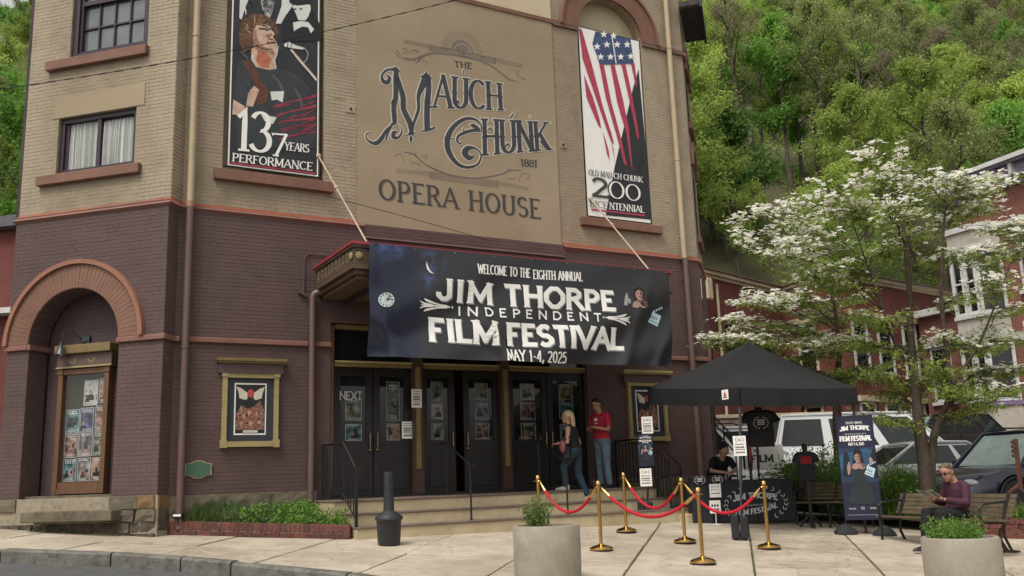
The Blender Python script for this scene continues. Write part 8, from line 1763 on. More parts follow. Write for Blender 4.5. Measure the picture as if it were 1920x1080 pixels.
# vendor leaning over the table
P0 = TBf.P(.76, -.98, g0_ if 0 else gz(*TBf.P(.76, -.98, 0).xy)); f = Vector((.25, -.97, 0)).normalized(); sd = Vector((-f.y, f.x, 0)); K = lambda a, b, c: pp_(a, b, c, P0, f, sd)
J = dict(hip=K(-.18, 0, .80), neck=K(.16, 0, 1.15), head=K(.27, 0, 1.27), shL=K(.14, .19, 1.09), shR=K(.14, -.19, 1.09), elL=K(.22, .24, .90), elR=K(.20, -.26, .90), wrL=K(.42, .05, .86), wrR=K(.42, -.06, .86), thL=K(-.18, .1, .76), thR=K(-.18, -.1, .76), knL=K(-.02, .12, .42), knR=K(-.02, -.12, .42), anL=K(-.08, .12, .08), anR=K(-.08, -.12, .08))
r, Q, M = person('woman vendor in a black T-shirt with tied up dark hair leaning over the table', P0, J, f, sd, (SKIN, BLKT, BLKT, DSH, HDK), 1.02, .6, bun_hair, look=(f+Vector((0, 0, -.9))), girth=1.15, woman=True)
mb = MB(); mb.ell(K(.47, 0, .855), (.035, .05, .02), 10, 6); tag(mb.build('red_wristband', mat('bright_red_item', (.5, .02, .04), .5), None, smooth=True), 'small red item in the hands of the vendor', 'wristband')

# weeds and dirt in the plaza joints
mb = MB(); rn = random.Random(91)
for s_ in (-1.443, .11, 1.663, 3.216, -3.0):
    for i in range(420):
        t = rn.uniform(10.9, 17.6); v = noise.noise(Vector((s_*3, t*1.4, 0)))
        if v < .02: continue
        x, y = slab_pt(s_+rn.gauss(0, .012), t); p = Vector((x, y, gz(x, y)-.015)); mb.mat(rn.choice((0, 1))); blade(mb, p, rn.uniform(.012, .045), rn.uniform(.2, 1.2), rn.random()*6.28, .005, rn)
for i in range(260):
    x = rn.uniform(-6.8, -5.8) if i % 2 else rn.uniform(-2.6, 2.0); o = 1.87 if i % 2 == 0 else .45
    if i % 2: q = G.P(rn.uniform(-2.9, -.1), .14+rn.gauss(0, .02), 0)
    else: q = F.P(rn.uniform(-3.6, 2.4), 1.86+abs(rn.gauss(0, .015)), 0)
    if noise.noise(Vector((q.x*1.5, q.y*1.5, 4))) < .08: continue
    mb.mat(0); blade(mb, Vector((q.x, q.y, gz(q.x, q.y)-.005)), rn.uniform(.015, .06), rn.uniform(.2, 1), rn.random()*6.28, .006, rn)
mb.build('joint_weeds', [GR1, GR3], None, kind='stuff')
# ================= BACKGROUND BUILDINGS =================
def atZ(px, py, z): r = ray(px, py); t = (z-ZC)/r.z; return CAM+r*t
PRED = mat('painted_red_brick', (.15, .045, .038), .85, var=.14, scale=3, stain=.25, bump=.3, bscale=20)
def brickmat(name, c1, c2, mort, sc):
    m = bpy.data.materials.new(name); m.use_nodes = True; n = m.node_tree; b = n.nodes['Principled BSDF']; b.inputs['Roughness'].default_value = .9
    uv = n.nodes.new('ShaderNodeUVMap'); t = n.nodes.new('ShaderNodeTexBrick'); t.inputs['Scale'].default_value = 1; t.inputs['Color1'].default_value = (*c1, 1); t.inputs['Color2'].default_value = (*c2, 1); t.inputs['Mortar'].default_value = (*mort, 1)
    t.inputs['Brick Width'].default_value = .215; t.inputs['Row Height'].default_value = .075; t.inputs['Mortar Size'].default_value = .008; t.inputs['Bias'].default_value = .1
    n.links.new(uv.outputs[0], t.inputs['Vector']); n.links.new(t.outputs['Color'], b.inputs['Base Color']); return m
HBRK = brickmat('house_brick', (.22, .062, .042), (.14, .04, .03), (.2, .14, .11), 1)
def uvwall(o, fr):
    me = o.data; uv = me.uv_layers.new(name='UVMap'); off = OFF[o.name]
    for l in me.loops: p = me.vertices[l.vertex_index].co+off; uv.data[l.index].uv = ((p-fr.org).dot(fr.ux), p.z)
    return o
CRM = mat('cream_trim', (.50, .42, .29), .7, var=.12, scale=6, stain=.15); WTR = mat('white_house_trim', (.55, .55, .55), .6, var=.08, scale=5, stain=.15); PUR = mat('purple_trim', (.20, .13, .27), .6, var=.1); ROOFM = mat('grey_roof', (.10, .10, .11), .8, var=.15)
def frame_from(a, b): a, b = Vector((a.x, a.y, 0)), Vector((b.x, b.y, 0)); ux = (b-a).normalized(); return Fr(a, ux, Vector((ux.y, -ux.x, 0))), (b-a).length
zc = 8.0
c0, c1, c2, c3 = [atZ(px, py, zc) for px, py in ((1306, 500), (1461, 539), (1569, 507), (1795, 548))]
rbld = T('red_brick_building', 'low red painted brick building with a cream cornice behind the flowering tree', 'building', (c1.x, c1.y, 1.5))
def win(fr, u0, u1, z0, z1, par, trim=WTR, sash=True, hood=None, pane=GLS, arch=False):
    mb = MB(); w = .09; gframe(mb, fr, u0, u1, z0, z1, w, -.02, .06)
    if sash: mb.box(fr, u0+w, u1-w, -.01, .045, (z0+z1)/2-.03, (z0+z1)/2+.03)
    wo = mb.build('window', trim, par); mb = MB(); mb.box(fr, u0+w, u1-w, .0, .012, z0+w, z1-w); mb.build('pane', pane, wo)
    mb = MB(); mb.box(fr, u0-.1, u1+.1, -.01, .12, z0-.12, z0-.002); mb.build('sill', trim, wo)
    if hood: mb = MB(); mb.box(fr, u0-.12, u1+.12, -.01, .16, z1+.002, z1+.2); mb.build('hood', hood, wo)
    return wo
faces = []
for a, b in ((c0, c1), (c1, c2), (c2, c3)):
    fr, L_ = frame_from(a, b); faces.append((fr, L_)); mb = MB(); mb.box(fr, 0, L_, -.3, 0, .4, zc-.25); mb.build('wall', PRED, rbld)
    mb = MB(); mb.box(fr, -.02, L_+.02, -.3, .08, zc-.30, zc-.20); mb.box(fr, -.05, L_+.05, -.3, .20, zc-.198, zc-.08); mb.mat(1).box(fr, -.08, L_+.08, -.3, .28, zc-.078, zc-.02); cn = mb.build('cornice', [CRM, mat('brown_gutter', (.10, .07, .05), .7)], rbld)
    mb = MB(); mb.box(fr, 0, L_, -.32, .0, zc-.24, zc-.21); mb.build('wall_top', PRED, rbld)
mb = MB(); cc = [c0, c1, c2, c3, c3+Vector((2, 12, 0)), c0+Vector((0, 12, 0))]; mb.face([Vector((p.x, p.y, zc-.1)) for p in cc]); mb.build('roof', ROOFM, rbld)
def wins(fr, L_, rows, us, par, **k):
    for z0, z1 in rows:
        for u in us:
            if u+1 < L_: win(fr, u, u+.95, z0, z1, par, **k)
wins(faces[0][0], faces[0][1], [(4.6, 6.3)], [1.3, 3.0], rbld, trim=PRED); wins(faces[1][0], faces[1][1], [(4.4, 6.4), (1.6, 3.4)], [.8, 2.6], rbld, trim=CRM, hood=CRM); wins(faces[2][0], faces[2][1], [(4.4, 6.4), (1.6, 3.4)], [.5, 2.1, 3.8], rbld, hood=CRM)
fr = faces[0][0]; mb = MB(); mb.tube([fr.P(1.0, .12, zc-.5), fr.P(1.0, .12, .8)], .05, 8); mb.build('downpipe', CRM, rbld)
mb = MB(); mb.box(fr, .05, .35, .0, .35, zc-1.15, zc-.42, .03); mb.build('corner_bracket', CRM, rbld)
# stone wall with a step rail in front of it
swl = T('stone_retaining_wall', 'low rough stone wall behind the white station wagon', 'wall', (6.8, 28.5, 1))
fr, L_ = frame_from(Vector((5.6, 28.2, 0)), Vector((9.6, 28.6, 0))); mb = MB(); mb.box(fr, 0, L_, -.4, -.02, .5, 2.75); mb.build('core', MORT, swl)
rn = random.Random(9); z = 1.2; PST = mat('pale_rubble', (.30, .22, .17), .9, var=.3, scale=4, bump=.8)
while z < 2.7:
    h = rn.uniform(.14, .24); u = 0
    while u < L_: w = rn.uniform(.25, .6); mb = MB(); mb.box(fr, u+.01, min(u+w, L_)-.01, -.1, rn.uniform(.0, .04), z+.008, z+h-.008, .01); mb.build('stone', rn.choice((PST, PST, ST2)), swl); u += w
    z += h
mb = MB(); mb.box(fr, -.05, L_+.05, -.45, .06, 2.75, 2.86, .01); mb.build('coping', CRM, swl)
r = T('sloping_stair_rail', 'dark sloping stair rail seen under the left side of the canopy', 'handrail', (4.4, 21.5, .5)); 
for d in (0, .32, .64): mb = MB(); mb.tube([atY(1333, 775+d*40, 21.5), atY(1378, 822+d*40, 21.5)], .02, 5); mb.build('rail', BLK, r)
for px in (1334, 1356, 1377): p = atY(px, 776+(px-1333)*1.05, 21.5); mb = MB(); mb.tube([p, Vector((p.x, p.y, gz(p.x, p.y)-.1))], .02, 5); mb.build('post', BLK, r)
# right brick row house with white bay
h1, h0 = atZ(1922, 288, 11.0), atZ(1786, 338, 11.0)
hs_ = T('brick_row_house', 'red brick row house with white and purple trimmed bay windows at the right edge', 'building', (h0.x, h0.y, 1.5))
HF, hl = frame_from(h0, h1); mb = MB(); mb.box(HF, 0, hl+8, -8, 0, .6, 10.2); w = mb.build('wall', HBRK, hs_); uvwall(w, HF)
mb = MB(); mb.mat(1).box(HF, -.05, hl+8, -.2, .10, 10.1, 10.3); mb.box(HF, -.2, hl+8, -8, .55, 10.72, 10.80); mb.mat(1).box(HF, -.12, hl+8, -.2, .35, 10.302, 10.718); mb.mat(2).box(HF, -.3, hl+8, -8, .65, 10.802, 10.95); cn = mb.build('cornice', [PUR, mat('mauve_grey_trim', (.22, .19, .25), .7, var=.2, scale=4), WTR], hs_)
for k in range(14): mb = MB(); u = .1+k*.62; mb.box(HF, u, u+.12, .1, .5, 10.32, 10.715, .02); mb.build('bracket', PUR if k % 2 else WTR, cn)
hat = lambda px, py, o=0: HF.at(px, py, o)
# chimney piece and lower wing at left
mb = MB(); HG = Fr(HF.P(-3.2, -1.0, 0), HF.ux, HF.un); mb.box(HG, 0, 3.4, -7, 0, .6, 6.6); uvwall(mb.build('side_wing', HBRK, hs_), HG)
mb = MB(); mb.box(HG, -.1, 3.3, -7, .25, 6.6, 6.85); mb.build('wing_cornice', WTR, hs_); win(HG, .4, 1.3, 3.4, 5.4, hs_, hood=WTR); win(HG, 1.9, 2.8, 3.4, 5.4, hs_, hood=WTR)
# two-storey bay window
ua, za = hat(1795, 690, .5); ub, zb = hat(1888, 690, .5)
BW0, BW1 = ua, ub; bz = (1.75, 9.3); pr = .75
bay = MB(); P = HF.P
def bayring(z): return [P(BW0, 0, z), P(BW0+.45, pr, z), P(BW1-.45, pr, z), P(BW1, 0, z)]
levels = [(1.9, 2.0), (3.15, 3.3), (5.45, 5.6), (6.0, 6.15), (8.4, 8.6)]
for a, b in ((1.9, 3.0), (5.35, 5.95), (8.3, 8.9)):
    A_, B_ = bayring(a), bayring(b); bay.idx(A_+B_, [(i, i+1, 5+i, 4+i) for i in range(3)]+[(0, 1, 2, 3), (4, 5, 6, 7)])
bayo = bay.build('bay_window', mat('bay_panel', (.40, .38, .33), .7, var=.12, scale=4, stain=.2), hs_, label='white painted bay with stained lower panels')
for (z0, z1, m) in ((2.98, 3.12, PUR), (5.28, 5.42, WTR), (5.9, 6.02, WTR), (8.22, 8.36, WTR), (8.86, 9.05, WTR), (1.85, 1.95, WTR)):
    A_, B_ = [], []
    for z, L2 in ((z0, A_), (z1, B_)): L2 += [P(BW0-.06, 0, z), P(BW0+.42, pr+.08, z), P(BW1-.42, pr+.08, z), P(BW1+.06, 0, z)]
    mb = MB(); mb.idx(A_+B_, [(i, i+1, 5+i, 4+i) for i in range(3)]+[(3, 2, 1, 0), (4, 5, 6, 7)]); mb.build('bay_course', m, bayo)
bfs = []
rg = bayring(0)
for i in range(3): a, b = rg[i], rg[i+1]; fr, L_ = frame_from(a, b); bfs.append((fr, L_))
for i, (fr, L_) in enumerate(bfs):
    for z0, z1 in ((3.12, 5.28), (6.02, 8.22)):
        n_ = 2 if i == 1 else 1
        for k in range(n_): u0, u1 = L_*k/n_, L_*(k+1)/n_; mb = MB(); gframe(mb, fr, u0+.01, u1-.01, z0, z1, .10, -.1, .02); mb.box(fr, u0+.11, u1-.11, -.08, .0, (z0+z1)/2-.03, (z0+z1)/2+.03); wo = mb.build('window', WTR, bayo); mb = MB(); mb.box(fr, u0+.1, u1-.1, -.06, -.05, z0+.1, z1-.1); mb.build('pane', GLS, wo)
    if i == 1:
        for k in range(2): mb = MB(); u0, u1 = L_*k/2+.08, L_*(k+1)/2-.08; mb.box(fr, u0, u1, .0, .03, 2.1, 2.85, .01); mb.build('panel', mat('stained_panel', (.30, .27, .22), .8, var=.3, scale=5, stain=.35), bayo)
        mb = MB(); mb.box(fr, .05, L_*.52, .03, .05, 2.72, 2.95); mb.build('purple_panel', PUR, bayo)
u_, z_ = hat(1906, 440, 0); win(HF, u_, u_+1.1, 6.6, 8.8, hs_, hood=WTR); win(HF, u_, u_+1.1, 3.3, 5.4, hs_, hood=WTR)
mb = MB(); mb.box(HF, -3.3, hl+8, 0, .35, .4, 1.75); mb.build('foundation_ledge', mat('buff_ledge', (.34, .22, .13), .85, var=.2, scale=4), hs_)
# sliver of brick building at the far left
lbf, _ = frame_from(Vector((-24, 26.5, 0)), Vector((-9.6, 23.5, 0))); lb2 = T('far_left_building', 'narrow glimpse of a red brick building behind the tower at the far left', 'building', lbf.P(6, 0, 2))
mb = MB(); mb.box(lbf, 0, 14.5, -5, 0, .5, 8.3); mb.build('wall', PRED, lb2); mb = MB(); mb.box(lbf, -.2, 14.5, -5, .3, 8.3, 8.6); mb.build('cornice', ROOFM, lb2); mb = MB(); mb.box(lbf, -.2, 14.5, -.0, .4, 5.9, 6.05); mb.build('white_course', WTR, lb2)
for k in range(5): win(lbf, 6+k*1.8, 7+k*1.8, 3.2, 5.6, lb2)

# ================= HILL AND TREES =================
def hz(x, y):
    d = y-40+.12*abs(x-10)*0; b = .35+.085*max(0, y-21) if y < 40 else 1.9
    if y < 40: return gz(x, 21) + max(0, y-21)*.085
    n_ = noise.noise(Vector((x*.02, y*.02, 0)))*5+noise.noise(Vector((x*.07, y*.07, 3)))*1.6
    s = .66 if x > -5 else .60
    return gz(x, 21)+1.6 + s*d*min(1, (y-40)/14+.35) + n_*min(1, d/25) - .0009*max(0, d-60)**2*.6
HILLM = mat('woodland_floor', (.085, .075, .04), .95, var=.45, scale=.5, stain=.45, c2=(.08, .12, .03), bump=.5, bscale=3)
mb = MB(); nx, ny = 90, 60; vs = [Vector((-140+300*i/nx, 39.5+170*j/ny, hz(-140+300*i/nx, 39.5+170*j/ny))) for i in range(nx+1) for j in range(ny+1)]
mb.idx(vs, [(i*(ny+1)+j, (i+1)*(ny+1)+j, (i+1)*(ny+1)+j+1, i*(ny+1)+j+1) for i in range(nx) for j in range(ny)]); mb.build('hill', HILLM, kind='structure', smooth=True)
mb = MB(); nx2 = 60; vs = [Vector((-140+300*i/nx2, y, hz(-140+300*i/nx2, y)-.06)) for i in range(nx2+1) for y in (21.5, 30, 40.2)]
mb.idx(vs, [(i*3+j, (i+1)*3+j, (i+1)*3+j+1, i*3+j+1) for i in range(nx2) for j in (0, 1)]); mb.build('back_lot', ASPH, kind='structure')
for nm in ('parking_lot', 'yard'):
    o = bpy.data.objects.get(nm)
    if o: bpy.data.objects.remove(o)
mb = MB(); mb.face([Vector((x, y, z)) for x, y, z in ((4.2, 18.9, gz(4.2, 18.9)-.03), (30, 17.2, gz(30, 17.2)-.03), (30, 22, gz(30, 21)-.03), (4.2, 22, gz(4.2, 21)-.03))]); mb.build('parking_lot', ASPH, kind='structure')
BARK = mat('grey_brown_bark', (.085, .070, .052), .9, var=.35, scale=5, bump=.8, bscale=30); BARKP = mat('pale_bark', (.17, .155, .12), .9, var=.25, scale=5)
LM = {'yellow': leafmat('spring_yellow_leaf', (.33, .43, .10), .5, .3, .12), 'green': leafmat('fresh_green_leaf', (.20, .39, .07), .5, .3, .12), 'olive': leafmat('olive_bud_leaf', (.27, .31, .115), .45, .25, .12), 'brown': leafmat('brown_bud_twig', (.21, .18, .115), .3, .25, .15), 'deep': leafmat('deep_green_leaf', (.13, .24, .055), .45, .3, .15)}
def tree_mesh(h, cr, kind, seed, leaf, nleaf, crown0=.35, bark=BARK, spread=1.0):
    rn = random.Random(seed); tb = MB(); lf = MB(); tips = []
    def br(p, d, L_, r_, lvl):
        pts = [p]; q = p
        for k in range(3): d = (d+Vector((rn.gauss(0, .13), rn.gauss(0, .13), .06))).normalized(); q = q+d*L_/3; pts.append(q)
        tb.tube(pts, [r_, r_*.8, r_*.6, r_*.4], 5 if lvl < 1 else 3, False)
        if lvl >= 2: tips.append((pts[1], pts[3])); return
        for k in range(rn.randint(3, 4) if lvl else 4):
            t = rn.uniform(.35, 1); s = p.lerp(q, t); a = rn.random()*6.28; dd = (d*.8+Vector((math.cos(a), math.sin(a), rn.uniform(0, .5)))*spread*.8).normalized(); br(s, dd, L_*rn.uniform(.5, .7), r_*.5, lvl+1)
    tr = [Vector((0, 0, -.6))]; x = Vector((0, 0, 0)); n_ = 7
    for i in range(1, n_+1): x = Vector((x.x+rn.gauss(0, .10), x.y+rn.gauss(0, .10), h*.92*i/n_)); tr.append(x.copy())
    tb.tube(tr, [h*.0125*(1-.85*i/(n_))+.015 for i in range(n_+1)], 6, False)
    for i in range(13):
        t = crown0+(1-crown0)*(i+.5)/13; k = t*n_; a0 = tr[min(n_-1, int(k))]; b0 = tr[min(n_, int(k)+1)]; s = a0.lerp(b0, k-int(k)); a = i*2.4+rn.random(); prof = math.sin(math.pi*min(1, (t-crown0)/(1-crown0)*.75+.22))
        br(s, Vector((math.cos(a)*spread, math.sin(a)*spread, .75)).normalized(), cr*prof*rn.uniform(.7, 1.1), h*.0042, 1)
    for i in range(nleaf):
        a, b = tips[rn.randrange(len(tips))]; t = rn.uniform(.1, 1.25); p = a.lerp(b, t)+Vector((rn.gauss(0, .24), rn.gauss(0, .24), rn.gauss(0, .24)))*cr*.34; leafq(lf, p, leaf*rn.uniform(.6, 1.3), rn, .5)
    return tb.mesh('trunk', bark), lf.mesh('crown', LM[kind])
KIND = []
for kind, h, cr, leaf, nl, c0_, n_ in (('yellow', 14, 2.7, .095, 15000, .34, 3), ('green', 14, 3.2, .12, 19000, .26, 2), ('olive', 15, 2.7, .085, 11000, .36, 2), ('brown', 15, 2.7, .06, 6500, .38, 2), ('deep', 8, 3.2, .12, 17000, .12, 1)):
    for s in range(n_): KIND.append((kind,)+tree_mesh(h, cr, kind, hash(kind) % 97*0+len(KIND)*13+5, leaf, nl, c0_, BARKP if kind == 'olive' and s else BARK))
LAB = {'yellow': 'slender yellow-green spring tree', 'green': 'full fresh green tree', 'olive': 'tall olive budding tree', 'brown': 'nearly bare brown tree', 'deep': 'rounded dark green tree'}
TN_ = {'yellow': 'spring_tree', 'green': 'leafy_tree', 'olive': 'budding_tree', 'brown': 'bare_tree', 'deep': 'dark_green_tree'}
def plant_tree(k, x, y, s, rz, label=None, z=None):
    kind, tm, lm = KIND[k]; z = hz(x, y) if z is None else z; r = bpy.data.objects.new(TN_[kind], None); COL.objects.link(r); r.location = (x, y, z-.2); r.rotation_euler = (0, 0, rz); r.scale = (s, s, s*1.0); r['category'] = 'tree'; v_ = Vector((x, y, z+5))-CAM; dd_ = v_.dot(fw); X_, Y_ = 960+FOC*v_.dot(rt)/dd_, 540-FOC*v_.dot(up)/dd_; r['label'] = label or (LAB[kind]+(', at the top edge' if Y_ < 50 else ', high up' if Y_ < 130 else ', halfway up' if Y_ < 215 else ', below halfway' if Y_ < 300 else ', low down')+next(t for lim, t in ((20, ' at the far left edge'), (900, ' left of the opera house tower'), (1365, ' touching the opera house eave'), (1430, ' just right of the opera house'), (1500, ' over the roof of the red building'), (1570, ' left of the dogwood top'), (1640, ' directly over the dogwood tip'), (1720, ' right of the dogwood tip'), (1800, ' over the left end of the row house roof'), (1870, ' over the row house roof'), (9999, ' at the right edge')) if X_ < lim)); r['group'] = LAB[kind].split(' on the')[0]+', on the hill'
    for nm, me in (('trunk', tm), ('crown', lm)): o = bpy.data.objects.new(nm, me); COL.objects.link(o); o.parent = r
    return r
rn = random.Random(77); ki = {k: [i for i, q in enumerate(KIND) if q[0] == k] for k in LAB}; cnt = 0
y = 47.0
while y < 165:
    step = 4.1+(y-47)*.026; x = .155*y+rn.uniform(0, 3)
    while x < .62*y+3:
        xx, yy = x+rn.gauss(0, 1.0), y+rn.gauss(0, 1.4); v = noise.noise(Vector((xx*.045, yy*.045, 9))); 
        gap = (yy < 66 and xx < .34*yy)
        if not (gap and rn.random() < .45):
            kk = ('yellow' if rn.random() < .8 else 'green') if v > -.12 else ('olive' if rn.random() < .65 else 'brown')
            if rn.random() < .22: kk = rn.choice(('olive', 'brown', 'green', 'yellow'))
            plant_tree(rn.choice(ki[kk]), xx, yy, rn.uniform(.75, 1.2), rn.random()*6.28); cnt += 1
        x += step*rn.uniform(.8, 1.3)
    y += step*.95
def on_hill(px, py):      # ground point on the hill under a pixel
    r = ray(px, py); t = 40
    while t < 260:
        p = CAM+r*t
        if p.z < hz(p.x, p.y): return p
        t += .5
    return CAM+r*150
for px, py, k, s, lab in ((1370, 498, 'deep', 1.15, 'dark green leafy tree directly above the cream cornice beside the opera house'), (1333, 470, 'deep', 1.25, 'dark green tree half hidden by the right edge of the opera house'), (1740, 330, 'green', 1.15, 'largest bright green tree on the slope above the flowering tree'), (1655, 345, 'green', .9, 'smaller bright green tree just left of the largest one'), (1700, 140, 'green', 1.2, 'bright green tree high on the slope near the top of the picture'), (1860, 300, 'olive', 1.2, 'olive budding tree above the roof of the brick row house'), (1540, 350, 'yellow', 1.1, 'yellow-green tree with a slim forked trunk in the middle of the slope'), (1400, 360, 'brown', 1.1, 'bare grey tree at the left of the hillside clearing')):
    p = on_hill(px, py); plant_tree(rn.choice(ki[k]), p.x, p.y, s, rn.random()*6, lab)
y = 44
while y < 150:
    x = -.62*y
    while x < -.49*y: plant_tree(rn.choice(ki[rn.choice(('yellow', 'green', 'yellow', 'deep', 'olive'))]), x+rn.gauss(0, 1), y+rn.gauss(0, 1.5), rn.uniform(.9, 1.3), rn.random()*6.28); x += 5+y*.02
    y += 6.5
# low undergrowth on the slope
mb = MB(); rn = random.Random(41)
for i in range(60000):
    y = 42+110*rn.random()**1.3; x = rn.uniform(.14, .62)*y; v = noise.noise(Vector((x*.12, y*.12, 2)))
    if v < -.12: continue
    mb.mat(0 if v > .2 else 1); p = Vector((x, y, hz(x, y)+rn.random()*.7)); leafq(mb, p, rn.uniform(.08, .2), rn, .8)
mb.build('undergrowth', [LM['green'], LM['yellow']], None, kind='stuff')

# the wood carries on to both sides of the view as one mass
mb = MB(); tb = MB(); rn = random.Random(55)
for i in range(520):
    y = 46+112*rn.random(); t = rn.random(); x = rn.uniform(-1.15, -.63)*y if t < .4 else (rn.uniform(-.48, .13)*y if t < .62 else rn.uniform(.66, 1.15)*y)
    if abs(x) > 135: continue
    z = hz(x, y); h = rn.uniform(8, 13); r_ = rn.uniform(2.4, 3.6); mb.mat(rn.choice((0, 0, 1, 2))); tb.tube([Vector((x, y, z-.5)), Vector((x+rn.gauss(0, .4), y, z+h*.8))], [.16, .05], 4, False)
    for k in range(170):
        a, b = rn.random()*6.28, rn.uniform(-1, 1); q = math.sqrt(1-b*b)*rn.uniform(.7, 1.05); leafq(mb, Vector((x+r_*q*math.cos(a), y+r_*q*math.sin(a), z+h*.62+b*h*.36)), rn.uniform(.22, .5), rn, .5)
mb.build('woodland', [LM['yellow'], LM['green'], LM['olive']], None, kind='stuff'); tb.build('woodland_trunks', BARK, None, kind='stuff')

# ================= FLOWERING DOGWOOD =================
PET = leafmat('white_bract', (.92, .91, .84), .5, .06, 8); PETY = leafmat('cream_bract', (.66, .66, .44), .3, .1, 8); DL1 = leafmat('dogwood_leaf', (.29, .36, .08), .5, .3, 2); DL2 = leafmat('dogwood_leaf_dark', (.17, .24, .055), .45, .3, 2); DBK = mat('dogwood_bark', (.055, .040, .028), .9, var=.35, scale=12, bump=.9, bscale=50)
def dogwood(label, base, trunks, limbs, seed):
    rn = random.Random(seed); r = T('flowering_tree', label, 'tree', base); tb = MB(); lf = MB(); bl = MB(); nodes = []
    for pts, rad in trunks: 
        q = []
        for i in range(len(pts)-1):
            p0, p1, p2, p3 = pts[max(0, i-1)], pts[i], pts[i+1], pts[min(len(pts)-1, i+2)]
            for j in range(4): t = j/4; q.append(.5*((2*p1)+(p2-p0)*t+(2*p0-5*p1+4*p2-p3)*t*t+(3*p1-p0-3*p2+p3)*t**3))
        q.append(pts[-1]); n_ = len(q); rr_ = [rad*(1-.78*i/(n_-1))*(1+.06*math.sin(i*1.7)) for i in range(n_)]; tb.tube(q, rr_, 9, True); nodes += [(p, rr_[i]) for i, p in enumerate(q) if i > n_*.25]
    def flower(p, s):
        a0 = rn.random()*1.57; nrm = Vector((rn.gauss(0, .28), rn.gauss(0, .28), 1)).normalized(); u_ = nrm.orthogonal().normalized(); v_ = nrm.cross(u_); bl.mat(0 if rn.random() < .85 else 1)
        for k in range(4):
            a = a0+k*1.5708; d = u_*math.cos(a)+v_*math.sin(a); t = u_*-math.sin(a)+v_*math.cos(a); bl.idx([p, p+d*s*.55+t*s*.42+nrm*s*.12, p+d*s+nrm*s*.18, p+d*s*.55-t*s*.42+nrm*s*.12], [(0, 1, 2, 3)])
    for (tip, bloom, dens) in limbs:
        # pick the trunk node below the tip
        cands = sorted(nodes, key=lambda n: (n[0].xy-tip.xy).length*.7+abs(n[0].z-(tip.z-.30*(tip.xy-n[0].xy).length-.15))*1.6); s, rad = cands[0]
        d = tip-s; n_ = 9; pts = []
        sag = d.length*.13
        for i in range(n_+1): t = i/n_; p = s+d*t+Vector((0, 0, sag*math.sin(math.pi*t)*.9)); p += Vector((rn.gauss(0, .03), rn.gauss(0, .03), rn.gauss(0, .03)))*(1 if 0 < i < n_ else 0); pts.append(p)
        tb.tube(pts, [max(.006, min(rad*.6, .035)*(1-.8*i/n_)) for i in range(n_+1)], 5, False)
        for i in range(2, n_+1):
            for k in range(3 if dens > .6 else 2):
                base_ = pts[i]; t = i/n_; L2 = rn.uniform(.25, .70)*(.7+.5*t); a = math.atan2(d.y, d.x)+rn.uniform(-1.7, 1.7); dd = Vector((math.cos(a), math.sin(a), rn.uniform(-.05, .28))).normalized(); e = base_+dd*L2; m_ = base_.lerp(e, .5)+Vector((0, 0, .04)); tb.tube([base_, m_, e], [.008, .006, .003], 3, False)
                for j in range(int(8*dens+1)):
                    q = base_.lerp(e, rn.uniform(.15, 1.08))+Vector((rn.gauss(0, .07), rn.gauss(0, .07), rn.gauss(-.015, .03)))
                    for w in range(4): lf.mat(0 if rn.random() < .62 else 1); leafq(lf, q+Vector((rn.gauss(0, .03), rn.gauss(0, .03), rn.gauss(-.02, .02))), rn.uniform(.020, .038), rn, .7)
                if t > .28:
                    for j in range(int(bloom*rn.uniform(3.6, 9.5)*(.5+t))): q = base_.lerp(e, rn.uniform(.3, 1.1))+Vector((rn.gauss(0, .07), rn.gauss(0, .07), .035+rn.gauss(0, .022))); flower(q, rn.uniform(.046, .066))
    tb.build('branches', DBK, r, smooth=True); lf.build('leaves', [DL1, DL2], r, kind='stuff'); bl.build('blossoms', [PET, PETY], r, kind='stuff'); return r
D1 = 16.6; b0 = atY(1733, 905, D1); b0.z = gz(b0.x, b0.y)+.15
A_ = lambda px, py, dy=0: atY(px, py, D1+dy)
tr1 = [([b0, A_(1735, 880), A_(1728, 830), A_(1722, 780, .05), A_(1716, 720, .1), A_(1708, 640, .1), A_(1706, 560, .0), A_(1700, 480, -.1), A_(1690, 400)], .135),
       ([b0+Vector((.03, .02, .2)), A_(1748, 850), A_(1752, 815, -.1), A_(1766, 780, -.15), A_(1780, 740, -.3), A_(1775, 660, -.3), A_(1765, 560, -.35), A_(1768, 450, -.3), A_(1774, 380, -.2)], .085),
       ([A_(1780, 735, -.3), A_(1800, 700, -.4), A_(1838, 640, -.4), A_(1870, 560, -.3), A_(1900, 480, -.2)], .035), ([A_(1712, 690, .1), A_(1680, 650, .2), A_(1650, 560, .3), A_(1620, 480, .3), A_(1600, 420, .3)], .035)]
rnq = random.Random(3)
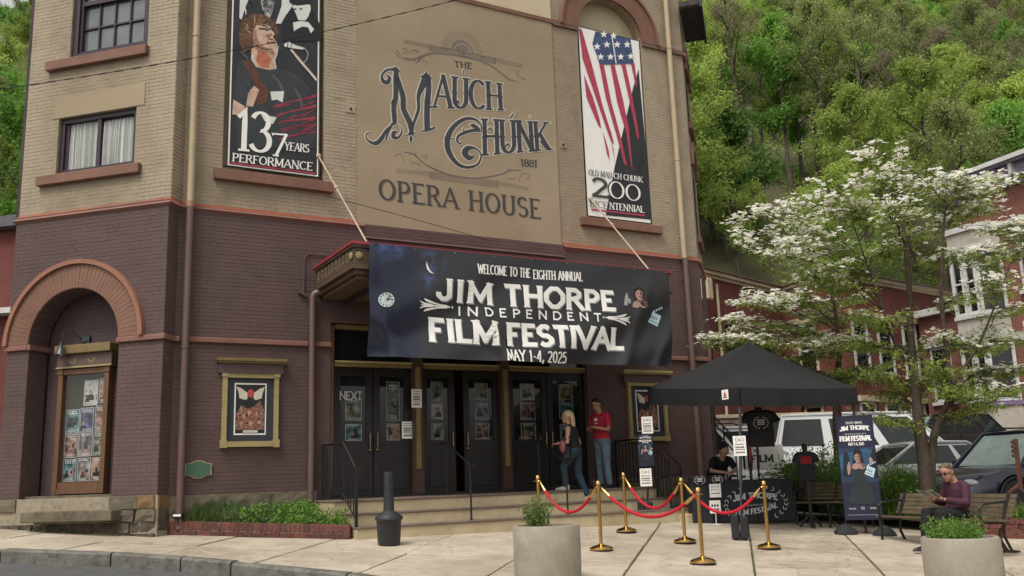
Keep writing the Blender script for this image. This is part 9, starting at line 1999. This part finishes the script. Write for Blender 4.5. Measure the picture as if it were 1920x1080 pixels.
LT = [(1640, 287, 1.3, .5), (1700, 335, .9, .6), (1580, 350, 1.2, .6), (1510, 385, 1.2, .6), (1600, 400, .9, .9), (1450, 400, 1.2, .6), (1660, 400, .8, .9), (1740, 350, 1.2, .7), (1790, 345, 1.6, .7), (1850, 355, 1.3, .5), (1878, 345, 1.1, .4), (1820, 400, 1.3, .8), (1880, 420, 1.3, .7), (1905, 470, 1.2, .8),
      (1395, 415, 1.4, .4), (1430, 455, 1.5, .5), (1480, 440, 1.3, .7), (1540, 470, 1.0, .9), (1530, 520, .5, 1), (1610, 510, .3, 1), (1660, 470, .3, 1), (1470, 480, 1.2, .8), (1720, 440, .5, 1), (1760, 480, .4, .9), (1830, 480, 1.0, .8), (1870, 530, .7, .7), (1905, 420, 1.2, .7),
      (1650, 600, .15, 1), (1600, 640, .1, 1), (1690, 650, .1, 1), (1640, 700, .05, 1), (1720, 720, .0, 1), (1800, 640, 1.2, .8), (1830, 630, 1.6, .8), (1880, 640, 1.6, .8), (1915, 640, 1.5, .8), (1860, 700, .3, 1), (1900, 730, .4, 1), (1800, 730, .05, 1), (1750, 690, .0, 1), (1680, 740, .0, 1), (1780, 560, .3, .7), (1900, 580, .3, .7), (1840, 760, .1, .8), (1910, 700, .7, .9), (1660, 780, .0, .7)]
dogwood('white flowering dogwood with forked trunks behind the reading man', b0, tr1, [(A_(px, py, rnq.uniform(-.9, .9)), bl_, de) for px, py, bl_, de in LT], 21)
D2 = 18.9; B_2 = lambda px, py, dy=0: atY(px, py, D2+dy); b2_ = B_2(1568, 880); b2_.z = gz(b2_.x, b2_.y)+.1
tr2 = [([b2_, B_2(1570, 800), B_2(1571, 740), B_2(1572, 690), B_2(1574, 650, -.1), B_2(1568, 600, -.1), B_2(1560, 540)], .105), ([B_2(1571, 720), B_2(1590, 700, .1), B_2(1620, 680, .1), B_2(1640, 650)], .04), ([B_2(1571, 715), B_2(1545, 700), B_2(1510, 690), B_2(1470, 665, -.1)], .045)]
L2_ = [(1345, 640, 1.3, .8), (1375, 655, .9, .9), (1400, 570, 1.6, .7), (1440, 565, 1.5, .8), (1490, 560, 1.1, .9), (1450, 610, .5, 1), (1500, 620, .3, 1), (1530, 590, .4, 1), (1530, 640, 1.2, .8), (1560, 650, 1.6, .7), (1590, 640, 1.4, .8), (1580, 560, .3, 1), (1610, 590, .2, 1), (1500, 670, .2, .9), (1620, 640, .2, 1), (1440, 650, .3, .9), (1640, 690, .05, 1), (1390, 600, 1.2, .7), (1600, 700, .05, 1), (1540, 530, .6, .8), (1410, 630, .5, 1)]
dogwood('second white flowering dogwood rising directly behind the black canopy', b2_, tr2, [(B_2(px, py, rnq.uniform(-.7, .7)), bl_, de) for px, py, bl_, de in L2_], 22)

# ================= WIRES =================
def wire(label, P_, r_, wraps=False):
    w = T('utility_wire', label, 'wire', P_[0]); n_ = 60; mb = MB(); A, M_, B = P_; q = [A*(1-t)**2+M_*2*t*(1-t)+B*t*t for t in [i/n_ for i in range(n_+1)]]; mb.tube(q, r_, 5, False); mb.build('cable', BLK, w)
    if wraps:
        for k in range(0, n_, 2): mb = MB(); mb.tube([q[k], q[k+1]], r_*1.9, 5); mb.build('sleeve', BLK, w)
wire('black cable crossing the upper front of the opera house', [atY(-40, 172, 10.5), atY(440, 110, 10.5), atY(900, -12, 10.5)], .0042, True)
wire('thin slack wire crossing below the painted sign', [F.P(F.at(600, 366)[0], .25, F.at(600, 366, .25)[1]), F.P(F.at(740, 402)[0], .5, F.at(740, 402, .5)[1]), F.P(F.at(880, 448)[0], .9, F.at(880, 448, .9)[1])], .006)
# small fixings on the wall
for k in range(3):
    pass
